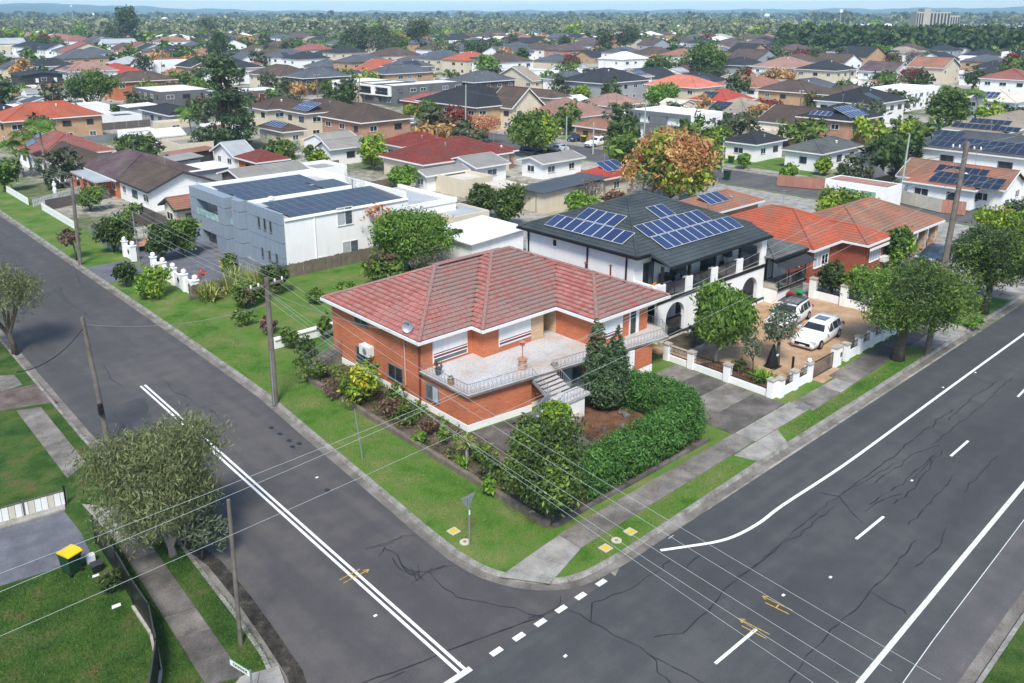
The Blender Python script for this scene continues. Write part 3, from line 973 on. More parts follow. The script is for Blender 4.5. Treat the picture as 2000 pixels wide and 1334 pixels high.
# low edging along the boundary
e = MB()
for k in range(12):
    e.box(24.15, 24.0 + k * 1.9, 0.1, 24.4, 24.0 + k * 1.9 + 1.86, 0.42)
o = e.build('boundary_wall', 'timber_fence'); tag(o, 'low dark timber edging wall along the side street boundary of the brick house', 'wall')
e = MB()
for k in range(7):
    e.box(24.45 + k * 1.75, 23.75, 0.1, 24.45 + k * 1.75 + 1.7, 23.98, 0.27)
o = e.build('boundary_wall', 'concrete_dark'); tag(o, 'low stone edging wall under the hedge beside the front footpath', 'wall')

# ------------------------------------------------------------------ road paint
def line_obj(name, pts, w, mat, z, parent):
    return tag(ribbon(MB(), pts, w, z).build(name, mat, parent))
mb = MB(); mb.face([(-80, 7.6, 0.004), (420, 7.6, 0.004), (420, 9.75, 0.004), (60, 9.7, 0.004), (45, 9.6, 0.004), (30, 9.1, 0.004), (20, 8.6, 0.004), (-80, 8.2, 0.004)]); structure('road_shoulder', mb, 'asphalt_patch')
mk = structure('main_road_markings', ribbon(MB(), [(27.8, 19.86), (28.2, 19.86)], 0.02, 0.006), 'line_white')
edge = [gp(*p, 0) for p in ((1290, 1075), (1345, 1067), (1400, 1058), (1440, 1045), (1485, 1020), (1530, 986))]
edge = smooth_line([(x, y, 0) for x, y in edge] + [(39.5, 17.6, 0), (46, 17.6, 0), (60, 17.65, 0), (99, 17.6, 0)], 5)
line_obj('edge_line', [(p[0], p[1]) for p in edge], 0.16, 'line_white', 0.007, mk)
line_obj('edge_line', [(10, 9.6), (20, 9.85), (26, 10.0), (36, 10.3), (45, 10.55), (60, 10.6), (99, 10.6)], 0.2, 'line_worn', 0.007, mk)
for (u0, v0, u1, v1) in ((1397, 1296, 1477, 1229), (1672, 1053, 1726, 1009), (1857, 891, 1891, 861), (1988, 775, 2010, 752)):
    line_obj('lane_dash', [gp(u0, v0, 0), gp(u1, v1, 0)], 0.13, 'line_white', 0.007, mk)
for k in range(6):
    line_obj('lane_dash', [(66 + k * 9, 14.1), (69 + k * 9, 14.1)], 0.13, 'line_white', 0.007, mk)
line_obj('seam_line', [(20, 8.6), (30, 9.1), (45, 9.6), (70, 9.7)], 0.03, 'line_worn', 0.007, mk)
sk = structure('side_street_markings', ribbon(MB(), [(16.0, 20.35), (16.1, 20.35)], 0.02, 0.01), 'line_white')
for dx in (-0.13, 0.13):
    line_obj('centre_line', [(15.85 + dx, 19.95), (15.95 + dx, 30), (16.2 + dx, 52.6)], 0.13, 'line_white', 0.012, sk)
for k in range(7):
    u0 = [(717, 1303, 790, 1272), (938, 1288, 962, 1276), (982, 1262, 1006, 1248), (1026, 1233, 1050, 1220), (1066, 1207, 1088, 1196), (1104, 1186, 1126, 1173), (1150, 1158, 1174, 1146)][k]
gw = [(14.9, 16.25), (17.15, 17.75), (18.3, 18.9), (19.45, 20.05), (20.6, 21.2), (21.75, 22.35), (23.0, 23.6)]
for k, (x0, x1) in enumerate(gw):
    line_obj('give_way_dash' if k else 'hold_dash', [(x0, 19.86), (x1 - 0.08, 19.86)], 0.25, 'line_white' if k % 3 else 'line_worn', 0.013, sk)
# yellow surveyor's arrows sprayed on the road
def survey_mark(u, v, ang, parent, z):
    x, y = gp(u, v, 0)
    q = MB()
    c, s = math.cos(ang), math.sin(ang)
    T = lambda a, b: (x + (a * c - b * s) * 0.85, y + (a * s + b * c) * 0.85)
    ribbon(q, [T(-0.75, 0.17), T(0.45, 0.17)], 0.05, z)
    ribbon(q, [T(-0.75, -0.17), T(0.75, -0.17)], 0.05, z)
    ribbon(q, [T(0.52, -0.03), T(0.78, -0.17)], 0.05, z + 0.001)
    ribbon(q, [T(0.52, -0.31), T(0.78, -0.17)], 0.05, z + 0.001)
    ribbon(q, [T(-0.1, -0.17), T(-0.1, 0.17)], 0.05, z + 0.001)
    q.build('survey_mark', 'line_yellow', parent)
survey_mark(692, 1123, R(2), sk, 0.016)
survey_mark(1515, 1182, R(95), mk, 0.010)
survey_mark(1470, 1228, R(95), mk, 0.010)
# bitumen crack sealing
def seal(parent, pxs, w=0.11, z=0.006, jit=0.05, sub=5, seed=0):
    rnd = random.Random(seed + int(pxs[0][0]))
    P = [gp(u, v, 0) for u, v in pxs]
    out = []
    for a, b in zip(P, P[1:]):
        L = math.dist(a, b)
        n = max(2, int(L / 0.45))
        for k in range(n):
            t = k / n
            out.append((a[0] + (b[0] - a[0]) * t + rnd.gauss(0, jit), a[1] + (b[1] - a[1]) * t + rnd.gauss(0, jit)))
    out.append(P[-1])
    q = MB()
    for a, b in zip(out, out[1:]):
        ww = w * rnd.uniform(0.45, 1.25)
        ribbon(q, [a, b], ww, z + rnd.uniform(0, 0.0015))
    o = q.build('crack_seal', 'sealant', parent)
    return o
ms = structure('main_road_seals', ribbon(MB(), [(30, 12), (30.2, 12)], 0.02, 0.003), 'sealant')
ss = structure('side_street_seals', ribbon(MB(), [(16, 40), (16.2, 40)], 0.02, 0.007), 'sealant')
for p in ([(1275, 1240), (1330, 1236), (1380, 1195), (1440, 1130), (1500, 1085), (1560, 1030)], [(1440, 1130), (1510, 1080), (1570, 1035), (1630, 990)],
          [(1560, 1030), (1640, 966), (1700, 935), (1745, 905)], [(1640, 966), (1720, 910), (1770, 870), (1830, 820), (1860, 800)], [(1600, 963), (1640, 968), (1655, 990), (1685, 1022)],
          [(1540, 1334), (1590, 1268), (1680, 1178), (1760, 1090), (1790, 1055)], [(1690, 1150), (1760, 1190), (1770, 1200)], [(1700, 985), (1730, 965), (1780, 930), (1830, 885)],
          [(1780, 940), (1800, 920), (1830, 890)], [(1790, 1110), (1840, 1060), (1850, 1030)], [(1775, 1025), (1850, 945), (1860, 930)], [(1880, 960), (1950, 890)],
          [(1155, 1220), (1160, 1180), (1215, 1160), (1290, 1110), (1310, 1095)], [(1110, 1190), (1200, 1240), (1270, 1278), (1320, 1305), (1370, 1334)],
          [(1270, 1278), (1290, 1310), (1310, 1334)], [(1337, 1112), (1372, 1083)], [(1700, 950), (1740, 920), (1790, 885), (1835, 870)], [(1745, 985), (1790, 945), (1840, 880)],
          [(1690, 1000), (1720, 975), (1760, 965)], [(1820, 870), (1870, 830), (1920, 790), (1980, 735)], [(1850, 820), (1900, 775), (1950, 745)]):
    seal(ms, p, 0.05, 0.005)
for p in ([(715, 1072), (760, 1058), (790, 1046), (812, 1045)], [(724, 1072), (770, 1060)], [(740, 1088), (752, 1068)], [(752, 1070), (775, 1085), (790, 1110), (805, 1122), (840, 1115), (870, 1105)],
          [(770, 1090), (785, 1115), (810, 1125)], [(800, 1105), (815, 1135), (830, 1120)], [(795, 1115), (850, 1120)], [(803, 1142), (830, 1120), (845, 1110)], [(815, 1100), (820, 1130)],
          [(785, 1100), (830, 1135)], [(840, 1120), (870, 1150), (895, 1167), (950, 1178), (1010, 1190), (1060, 1205)], [(1030, 1208), (1090, 1190), (1095, 1165)], [(740, 1334), (790, 1312)],
          [(850, 1112), (885, 1104)], [(110, 430), (120, 480), (135, 500), (160, 560)], [(115, 560), (130, 590), (165, 610), (178, 622)], [(205, 713), (215, 740), (240, 755)],
          [(325, 745), (335, 762), (350, 770), (375, 780)], [(385, 798), (430, 788)], [(405, 795), (430, 815)], [(0, 450), (12, 462), (20, 470)], [(100, 560), (125, 585)],
          [(205, 800), (240, 790), (275, 778)], [(215, 805), (235, 820), (243, 838)], [(182, 832), (220, 822), (240, 828)]):
    seal(ss, p, 0.05, 0.009, 0.04)
# seam sealed between the two roads
seal(ms, [(706, 1334), (800, 1303), (900, 1262), (1000, 1225), (1100, 1188)], 0.07, 0.006, 0.02)
# darker repair patch and dark oil spots on the side street
pt = structure('side_street_patch', MB().face([(*gp(250, 880, 0), 0.0065), (*gp(300, 830, 0), 0.0065), (*gp(283, 775, 0), 0.0065), (*gp(205, 800, 0), 0.0065), (*gp(215, 850, 0), 0.0065)][::1]), 'asphalt_main')
mb = MB()
for u, v in ((820, 855), (530, 836), (547, 848), (565, 861), (572, 873), (585, 867), (640, 958)):
    x, y = gp(u, v, 0)
    mb.face([(x + 0.13 * math.cos(t) * (1 + 0.3 * math.sin(3 * t)), y + 0.2 * math.sin(t), 0.0105) for t in [k * math.pi / 5 for k in range(10)]])
tag(mb.build('oil_spots', 'sealant', ss), kind='stuff')
# small litter / reflectors on the road
mb = MB()
for u, v in ((619, 933), (1781, 939), (733, 1203), (1104, 1282), (1842, 757), (1622, 1128), (1530, 1163), (1905, 728)):
    x, y = gp(u, v, 0)
    mb.box(x - 0.07, y - 0.05, 0.006, x + 0.07, y + 0.05, 0.03)
tag(mb.build('road_reflectors', 'sign_white'), 'scattered small white reflectors and litter lying on the asphalt', 'reflectors', kind='stuff')
# wet leafy gutter in the foreground
mb = MB()
gg = [(11.45, 34.5), (11.75, 32), (11.65, 29), (11.45, 26.5), (11.2, 24), (10.8, 22.6)]
l, r = offset_line(gg, -0.15), offset_line(gg, 0.42)
for i in range(len(gg) - 1):
    mb.face([(*l[i], 0.0145), (*l[i + 1], 0.0145), (*r[i + 1], 0.0145), (*r[i], 0.0145)][::-1])
structure('leaf_litter', mb, 'gutter_wet')
# ------------------------------------------------------------------ the brick corner house
def onx(u, v, x):
    d = ray(u, v); t = x / d[0]
    return d[1] * t, CAMH + d[2] * t
def ony(u, v, y):
    d = ray(u, v); t = y / d[1]
    return d[0] * t, CAMH + d[2] * t

def main_tile_mat(name, lf):
    q = NT(name, 0.85, 0.2)
    oi = q.n('ObjectInfo'); g = q.n('NewGeometry')
    rnd = q.math('FRACT', q.math('ADD', oi.outputs['Random'], q.math('MULTIPLY', g.outputs['Random Per Island'], 7.31)))
    p = g.outputs['Position']
    base = q.ramp(rnd, [(0.0, (0.31, 0.11, 0.095)), (0.5, (0.355, 0.14, 0.12)), (1.0, (0.40, 0.18, 0.155))])
    n = q.noise(p, 0.42, 6, 0.7)
    fine = q.noise(p, 9, 3, 0.7)
    f = q.math('ADD', q.math('MULTIPLY', n, 0.8), q.math('MULTIPLY', rnd, 0.2))
    base = q.mix(q.ramp(f, [(0.60 - lf * 0.3, (0, 0, 0)), (0.80 - lf * 0.3, (0.9,) * 3)]), base, (0.25, 0.175, 0.155))
    base = q.mix(1.0, base, q.ramp(fine, [(0.3, (0.75,) * 3), (0.7, (1.2,) * 3)]), 'MULTIPLY')
    q.col(base)
    return q.m
main_tile_mat('house_tile_front', 0.85)
main_tile_mat('house_tile_side', 0.3)

EZ, EM = 4.5, 0.422
RR = [(27.0, 37.5, 44.0, 48.4), (31.0, 36.45, 44.6, 48.4), (37.3, 32.9, 44.6, 45.0)]
def rz_at(r, x, y):
    x0, y0, x1, y1 = r
    if not (x0 < x < x1 and y0 < y < y1): return -9
    return EZ + EM * min(x - x0, x1 - x, y - y0, y1 - y)
OCC.append((27, 31, 44.6, 48.4))
bh = thing('brick_house', (35, 40, 0.12), 'two-storey orange brick corner house with red tiled hip roof, mosaic terrace and front stairs', 'house')
core = MB()
for r in RR:
    hip_roof(core, *r, EZ - 0.03 - (0.012 if r is RR[0] else 0), EM, False, False)
roof = core.build('roof', 'house_tile_front', bh)
# tiles
tmb = MB()
prof = [(0.0, 0.012), (0.045, 0.034), (0.10, 0.012), (0.30, 0.006)]
for (a, za), (b, zb) in zip(prof, prof[1:]):
    tmb.face([(a, 0, za + 0.055), (b, 0, zb + 0.055), (b, 0.40, zb), (a, 0.40, za)])
    tmb.face([(a, 0.06, za - 0.03), (b, 0.06, zb - 0.03), (b, 0, zb + 0.055), (a, 0, za + 0.055)])
tile_meshes = {k: tmb.mesh('roof_tile', k) for k in ('house_tile_front', 'house_tile_side')}
TV = np.array(tmb.v)
sl = math.sqrt(1 + EM * EM)
cands = []
TW, TP = 0.30, 0.335
for ri, r in enumerate(RR):
    x0, y0, x1, y1 = r
    for face in 'SWNE':
        if face == 'S': E, ud, vd, org, Lh, dp = x1 - x0, Vector((1, 0, 0)), Vector((0, 1, EM)), Vector((x0, y0, EZ)), x1 - x0, y1 - y0
        if face == 'N': ud, vd, org, Lh, dp = Vector((-1, 0, 0)), Vector((0, -1, EM)), Vector((x1, y1, EZ)), x1 - x0, y1 - y0
        if face == 'W': ud, vd, org, Lh, dp = Vector((0, -1, 0)), Vector((1, 0, EM)), Vector((x0, y1, EZ)), y1 - y0, x1 - x0
        if face == 'E': ud, vd, org, Lh, dp = Vector((0, 1, 0)), Vector((-1, 0, EM)), Vector((x1, y0, EZ)), y1 - y0, x1 - x0
        half = min(Lh, dp) / 2
        k = 0
        while k * TP < half:
            t = k * TP
            n = int((Lh - 2 * t) / TW) + 1
            off = (k % 2) * TW / 2
            for i in range(n):
                s_ = t + i * TW - off * 0.5
                c = org + ud * (s_ + TW / 2) + vd * (t + TP / 2)
                if s_ + TW / 2 < t + TP * 0.4 or s_ + TW / 2 > Lh - t - TP * 0.4: continue
                zz = max(rz_at(q, c.x, c.y) for qi, q in enumerate(RR) if qi != ri)
                if zz > c.z + 0.02 or (abs(zz - c.z) <= 0.02 and ri == 0): continue
                p = org + ud * s_ + vd * t
                d = (c - Vector((0, 0, CAMH))).length
                cands.append((d if face in 'SW' else 999, face, p, ud, vd.normalized()))
            k += 1
cands.sort(key=lambda q: q[0])
field = {'house_tile_front': [], 'house_tile_side': []}
for i, (d, face, p, ud, vd) in enumerate(cands):
    nz = ud.cross(vd)
    mt = 'house_tile_side' if face in 'WE' else 'house_tile_front'
    if i < 300:
        o = bpy.data.objects.new('roof_tile', tile_meshes[mt]); COL.objects.link(o); o.parent = roof
        o.matrix_local = Matrix(((ud.x, vd.x, nz.x, p.x), (ud.y, vd.y, nz.y, p.y), (ud.z, vd.z, nz.z, p.z), (0, 0, 0, 1)))
    else:
        A = np.array([list(ud), list(vd), list(nz)])
        field[mt].append((TV @ A + np.array(list(p))).reshape(-1, 4, 3))
for mt, arr in field.items():
    V = np.concatenate(arr)
    # weld each tile's quads so that a tile stays one island
    me = bpy.data.meshes.new('tile_field')
    n = len(V) // 6
    o = newobj('tile_field', quads_mesh('tile_field', V, mt), roof)
    bm = bmesh.new(); bm.from_mesh(o.data); bmesh.ops.remove_doubles(bm, verts=bm.verts, dist=0.0004); bm.to_mesh(o.data); bm.free()
    tag(o, kind='stuff')
# ridge and hip caps laid piece by piece
cap = MB()
for k in range(6):
    a0, a1 = math.pi * k / 6, math.pi * (k + 1) / 6
    f = lambda a, y, r: (r * math.cos(a), y, r * 0.75 * math.sin(a))
    cap.face([f(a0, 0, 0.145), f(a0, 0.44, 0.125), f(a1, 0.44, 0.125), f(a1, 0, 0.145)])
cap.face([(0.145 * math.cos(math.pi * k / 6), 0, 0.109 * math.sin(math.pi * k / 6)) for k in range(7)])
capm = cap.mesh('ridge_cap', 'house_tile_front')
def capline(a, b, test=None):
    a, b = Vector(a), Vector(b)
    L = (b - a).length
    vd = (b - a).normalized(); ud = vd.cross(Vector((0, 0, 1))).normalized(); nz = ud.cross(vd)
    for k in range(int(L / 0.4)):
        p = a + vd * (k * 0.4) + Vector((0, 0, 0.03))
        if test and any(rz_at(q, p.x, p.y) > p.z + 0.06 for q in RR): continue
        o = bpy.data.objects.new('ridge_cap', capm); COL.objects.link(o); o.parent = roof
        o.matrix_local = Matrix(((ud.x, vd.x, nz.x, p.x), (ud.y, vd.y, nz.y, p.y), (ud.z, vd.z, nz.z, p.z), (0, 0, 0, 1)))
for r in RR:
    r0, r1 = hip_lines(*r, EZ, EM)
    x0, y0, x1, y1 = r
    if x1 - x0 >= y1 - y0: prs = [((x0, y0), r0), ((x0, y1), r0), ((x1, y0), r1), ((x1, y1), r1)]
    else: prs = [((x0, y0), r0), ((x1, y0), r0), ((x0, y1), r1), ((x1, y1), r1)]
    for c, e in prs: capline((*c, EZ), e, True)
    capline(r0, r1, True)
# eaves: fascia gutter and soffit following the stepped outline
out = [(27.0, 37.5), (31.0, 37.5), (31.0, 36.45), (37.3, 36.45), (37.3, 32.9), (44.6, 32.9), (44.6, 48.4), (27.0, 48.4)]
g = MB()
for i in range(len(out)):
    a, b = Vector(out[i]), Vector(out[(i + 1) % len(out)])
    d = (b - a).normalized(); nrm = Vector((d.y, -d.x))
    p0, p1 = a + nrm * 0.1 - d * (0.1 if i in (0, 2, 4, 5, 6, 7) else 0), b + nrm * 0.1
    if i in (0, 2): p1 = b - d * 0.101 + nrm * 0.1
    if i in (1, 3): p0 = a - d * 0.0 + nrm * 0.1
    q = [p0, p1, p1 - nrm * 0.12, p0 - nrm * 0.12]
    g.prism([(v.x, v.y) for v in q], EZ - 0.19, EZ - 0.02 + 0.0013 * i, bottom=True)
g.build('gutter', 'gutter_white', bh)
s = MB(); s.face([(x, y, EZ - 0.2) for x, y in reversed(out)]); s.build('soffit', 'gutter_white', bh)
# walls
wo = [(27.45, 37.95), (31.45, 37.95), (31.45, 36.9), (36.55, 36.9), (36.55, 38.3), (37.75, 38.3), (37.75, 33.35), (42.9, 33.35), (42.9, 47.95), (27.45, 47.95)]
w = MB(); w.prism(wo, 0.5, EZ - 0.21); w.build('wall', 'brick_orange', bh)
lw = MB(); lw.prism([(27.45, 33.62), (31.9, 33.1), (31.9, 33.4), (38.3, 33.3), (38.3, 33.34), (37.74, 36.89), (31.44, 36.89), (31.44, 37.94), (27.45, 37.94)], 0.5, 2.33)
lw.build('terrace_wall', 'brick_orange', bh)
gw = MB()
gw.box(39.8, 31.75, 0.75, 41.5, 32.3, 2.22); gw.box(41.0, 32.3, 0.1, 41.5, 33.34, 2.22); gw.box(38.31, 33.0, 0.1, 39.0, 33.34, 2.22)
gw.build('garage_pier', 'brick_orange', bh)
pl = MB()
pl.box(27.41, 33.62, 0.1, 27.9, 47.99, 0.5)
pl.prism([(27.41, 33.58), (31.9, 33.05), (31.9, 33.6), (27.91, 33.9)], 0.1, 0.52)
pl.box(39.78, 31.72, 0.1, 41.53, 32.32, 0.74); pl.box(31.95, 33.42, 0.1, 38.3, 33.6, 0.5); pl.box(39.3, 31.78, 0.1, 39.77, 32.1, 2.2)
pl.build('plinth', 'render_white', bh)
gd = MB(); gd.box(38.4, 32.9, 0.1, 41.0, 32.99, 2.2); gd.build('garage_door', 'trim_dark', bh)
# terrace slab
tp = [(27.3, 37.94), (27.3, 33.42), (42.75, 31.42), (43.7, 32.6), (43.7, 34.6), (42.91, 34.6), (42.91, 33.34), (37.74, 33.34), (37.74, 38.29), (36.56, 38.29), (36.56, 36.89), (31.44, 36.89), (31.44, 37.94)]
t = MB(); t.prism(tp, 2.335, 2.45, bottom=True); t.build('terrace', ['terrace_mosaic'], bh)
ed = MB()
for a, b in (((27.3, 37.9), (27.3, 33.42)), ((27.3, 33.42), (42.75, 31.42))):
    a, b = Vector(a), Vector(b); d = (b - a).normalized(); nn = Vector((-d.y, d.x)) * -1
    ed.prism([tuple(a), tuple(a + nn * 0.06), tuple(b + nn * 0.06), tuple(b)][::1], 2.32, 2.44, bottom=True)
ed.build('terrace_edge', 'concrete_dirty', bh)
# iron balustrade: rails and curled bars
def balustrade(root, pts, z, h=0.62, mat='galv', step=0.14):
    q = MB()
    for a, b in zip(pts, pts[1:]):
        a, b = Vector(a), Vector(b)
        q.bar((*a, z + h), (*b, z + h), 0.025); q.bar((*a, z + 0.08), (*b, z + 0.08), 0.018)
        n = int((b - a).length / step)
        d = (b - a).normalized()
        for k in range(n + 1):
            p = a + (b - a) * (k / max(1, n))
            m_ = p + d * (0.05 if k % 2 else -0.05)
            q.bar((*p, z + 0.08), (*m_, z + h * 0.55), 0.011); q.bar((*m_, z + h * 0.55), (*p, z + h), 0.011)
    return q.build('balustrade', mat, root)
balustrade(bh, [(27.36, 37.8), (27.36, 33.48), (31.75, 32.92)], 2.45)
balustrade(bh, [(33.4, 32.70), (42.7, 31.5), (43.62, 32.65), (43.62, 34.5)], 2.45)
# stairs with open risers
st = MB().box(31.7, 32.4, 1.5, 31.72, 32.5, 1.52).build('stair', 'concrete_dirty', bh)
def step_mb(x0, y0, x1, y1, z, riser=True):
    q = MB(); q.box(x0, y0, z - 0.05, x1, y1, z, 0); return q
for k in range(5):
    y = 32.75 - k * 0.27; z = 2.3 - k * 0.13
    MB().box(31.75, y - 0.26, z - 0.05, 33.4, y, z).build('tread', 'terrace_mosaic', st)
    MB().box(31.8, y - 0.02, z - 0.13, 33.35, y, z - 0.051).build('riser', 'concrete_dark', st)
MB().box(31.7, 30.3, 1.48, 33.95, 31.36, 1.66).build('landing', 'terrace_mosaic', st)
for k in range(6):
    z = 1.5 - k * 0.2
    MB().box(31.42 - k * 0.27, 30.32, z - 0.05, 31.68 - k * 0.27, 31.34, z).build('tread', 'terrace_mosaic', st)
    MB().box(31.64 - k * 0.27, 30.36, z - 0.2, 31.67 - k * 0.27, 31.3, z - 0.051).build('riser', 'concrete_dark', st)
for k in range(6):
    z = 1.52 - k * 0.19
    MB().box(33.97 + k * 0.28, 30.32, z - 0.19, 34.25 + k * 0.28, 31.3, z).build('tread', 'concrete_dirty', st)
sp = MB()
for xx in (31.7, 33.38):
    sp.bar((xx, 32.8, 2.2), (xx, 31.4, 1.5), 0.06, 0.2); sp.bar((xx, 32.8, 2.95), (xx, 31.4, 2.25), 0.03)
    for k in range(9):
        f = k / 8; sp.bar((xx, 32.8 - 1.4 * f, 2.25 - 0.7 * f), (xx, 32.8 - 1.4 * f, 2.95 - 0.7 * f), 0.014)
for a, b, za, zb in (((31.7, 30.33), (30.2, 30.33), 2.2, 1.1), ((31.7, 31.32), (30.2, 31.32), 2.2, 1.1), ((34.0, 30.33), (35.6, 30.33), 2.2, 1.2), ((33.95, 31.3), (35.6, 31.3), 2.2, 1.2), ((31.8, 30.32), (33.9, 30.32), 2.25, 2.25)):
    sp.bar((*a, za), (*b, zb), 0.03)
    for k in range(9):
        f = k / 8; p = Vector(a).lerp(Vector(b), f); zz = za + (zb - za) * f
        sp.bar((*p, zz - 0.6), (*p, zz), 0.014)
sp.build('handrail', 'galv', st)
MB().box(32.0, 30.4, 0.1, 33.6, 31.2, 1.47).build('stair_base', 'render_white', st)
# windows on the street side
for (u0, v0, u1, v1) in ((692, 611, 719, 641), (695, 673, 723, 715), (757, 706, 788, 752), (832, 744, 858, 790)):
    ya, za = onx(u0, v0, 27.45); yb, zb = onx(u1, v1, 27.45)
    window(bh, 'W', (ya + yb) / 2, 27.45, abs(ya - yb), za - zb, (za + zb) / 2, 'metal_grey', ['glass_dark', 'glass_dark'] if u0 < 800 else ['curtain', 'glass_mid'])
# roller shutters on the terrace side
def shutter(x0, x1, z0, z1, y, gap):
    f = MB(); f.box(x0, y - 0.05, z0, x1, y + 0.02, z1)
    o = f.build('window', 'gutter_white', bh)
    MB().box(x0 + 0.08, y - 0.056, z0 + 0.06, x1 - 0.08, y - 0.04, z0 + gap).build('pane', 'glass_mid', o)
    n = int((z1 - z0 - gap) / 0.07)
    for k in range(n):
        zz = z0 + gap + k * 0.07
        q = MB(); q.box(x0 + 0.05, y - 0.085, zz, x1 - 0.05, y - 0.052, zz + 0.064)
        q.build('shutter_slat', 'stripe_maroon' if k in (1, 2, 4) else 'gutter_white', o)
    MB().box(x0 - 0.02, y - 0.14, z1 - 0.02, x1 + 0.02, y - 0.05, z1 + 0.12).build('shutter_box', 'gutter_white', o)
shutter(28.32, 31.0, 2.62, 4.13, 37.95, 0.3)
shutter(32.68, 35.45, 2.82, 4.15, 36.9, 0.08)
shutter(38.4, 40.3, 2.75, 4.12, 33.35, 0.06)
dr = MB(); dr.box(41.0, 33.28, 2.46, 41.95, 33.36, 4.1); o = dr.build('door', 'gutter_white', bh)
MB().box(41.08, 33.262, 2.5, 41.6, 33.279, 4.05).build('pane', 'glass_dark', o)
sc = MB(); sc.box(35.5, 36.86, 2.46, 36.56, 36.899, 4.28); sc.box(37.71, 36.9, 2.46, 37.749, 38.29, 4.28); sc.box(36.5, 36.91, 2.46, 36.549, 38.2, 4.28)
sc.build('stone_cladding', 'stone_cladding', bh)
dr = MB(); dr.box(36.62, 38.24, 2.46, 37.6, 38.299, 4.2); o = dr.build('door', 'glass_mid', bh); MB().box(36.6, 38.2, 2.46, 36.68, 38.3, 4.25).build('door_frame', 'gutter_white', o)
window(bh, 'S', 35.6, 33.34, 1.9, 1.3, 1.15, 'metal_grey', ['curtain', 'glass_mid'], proud=0.06)
# air conditioner, dish, pipes
ac = MB(); ac.box(26.95, 42.9, 1.85, 27.4, 43.95, 2.5); o = ac.build('air_conditioner', 'ac_white', bh)
q = MB(); q.lathe([(0.0, 0), (0.22, 0.0), (0.22, 0.02)], (0, 0, 0), 16); fo = q.build('fan_grille', 'galv', o); fo.matrix_parent_inverse = Matrix(); fo.matrix_basis = Matrix.Translation((26.945, 43.3, 2.17)) @ Matrix.Rotation(R(-90), 4, 'Y')
MB().box(27.0, 43.0, 1.78, 27.45, 43.05, 1.85).box(27.0, 43.8, 1.78, 27.45, 43.85, 1.85).build('bracket', 'trim_dark', o)
dx, dy = gp(782, 635, 4.75)
q = MB()
for i in range(4):
    r0, r1 = 0.085 * i, 0.085 * (i + 1)
    for k in range(18):
        a0, a1 = 2 * math.pi * k / 18, 2 * math.pi * (k + 1) / 18
        z = lambda r: 0.45 * r * r
        q.face([(r0 * math.cos(a0), r0 * math.sin(a0), z(r0)), (r1 * math.cos(a0), r1 * math.sin(a0), z(r1)), (r1 * math.cos(a1), r1 * math.sin(a1), z(r1)), (r0 * math.cos(a1), r0 * math.sin(a1), z(r0))])
dm = q.mesh('satellite_dish', 'metal_grey', True)
o = bpy.data.objects.new('satellite_dish', dm); link(o, bh)
o.matrix_basis = Matrix.Translation((27.25, 38.9, 5.0)) @ Matrix.Rotation(R(-65), 4, 'Y') @ Matrix.Rotation(R(40), 4, 'X')
MB().bar((27.35, 38.9, 4.6), (27.3, 38.9, 5.2), 0.05).bar((27.3, 38.9, 5.2), (26.9, 38.8, 5.35), 0.03).build('dish_arm', 'trim_dark', bh)
q = MB(); q.tube([(27.37, 38.02, 0.15), (27.37, 38.02, 4.2), (27.1, 37.7, 4.35)], 0.055); q.build('downpipe', 'downpipe_red', bh)
q = MB(); q.tube([(27.0, 39.35, 4.35), (27.38, 39.5, 4.1), (27.38, 39.5, 1.0)], 0.045); q.build('downpipe', 'downpipe_pink', bh)
q = MB(); q.tube([(42.96, 33.45, 2.46), (42.96, 33.45, 4.3)], 0.05); q.build('downpipe', 'gutter_white', bh)
for (u, v) in ((1140, 528), (1175, 533)):
    x, y = gp(u, v, 6.0)
for x, y in ((42.2, 38.4), (43.0, 36.8)):
    q = MB(); q.tube([(x, y, 5.0), (x, y, 6.05)], 0.06); q.lathe([(0.14, 0), (0.02, 0.12)], (x, y, 6.05), 10); q.build('vent_pipe', 'downpipe_red', bh)
# side stairs with iron rail at the back of the west wall
bs = MB()
for k in range(6):
    bs.box(25.2 + k * 0.36, 46.9, 0.1, 25.56 + k * 0.36, 47.9, 0.25 + k * 0.14)
bs.build('side_steps', 'concrete_dirty', bh)
q = MB()
for yy in (46.9, 47.9):
    q.bar((24.9, yy, 0.9), (27.4, yy, 1.75), 0.04); q.bar((24.9, yy, 0.35), (27.4, yy, 1.15), 0.03)
    for k in range(12):
        f = k / 11; q.bar((24.9 + 2.5 * f, yy, 0.3 + 0.85 * f), (24.9 + 2.5 * f, yy, 0.9 + 0.85 * f), 0.025)
q.build('side_rail', 'metal_grey', bh)

# things on the terrace
lx, ly = 32.1, 34.1
lp = thing('terrace_lamp', (lx, ly, 2.45), 'iron lantern on a short stone pillar standing on the mosaic terrace', 'lamp')
MB().lathe([(0.26, 0), (0.3, 0.05), (0.24, 0.12), (0.24, 0.52), (0.3, 0.58), (0.3, 0.66)], (lx, ly, 2.45), 10).build('pillar', 'brick_salmon', lp)
MB().tube([(lx, ly, 3.1), (lx, ly, 3.95)], 0.03).build('pole', 'terracotta_pot', lp)
MB().lathe([(0.05, 0), (0.13, 0.02), (0.15, 0.22), (0.24, 0.26), (0.03, 0.38)], (lx, ly, 3.9), 8).build('lantern', 'terracotta_pot', lp)
def leafball(name, c, r, n, leaf, mat, parent, seed=0, up=0.3):
    rg = np.random.default_rng(seed)
    return newobj(name, quads_mesh(name, leaf_quads(rg, [(c[0], c[1], c[2], r, r, r * 0.9)], n, leaf, up), mat), parent, keep=True)
# ------------------------------------------------------------------ foliage
def unit(a):
    return a / np.maximum(np.linalg.norm(a, axis=-1, keepdims=True), 1e-9)

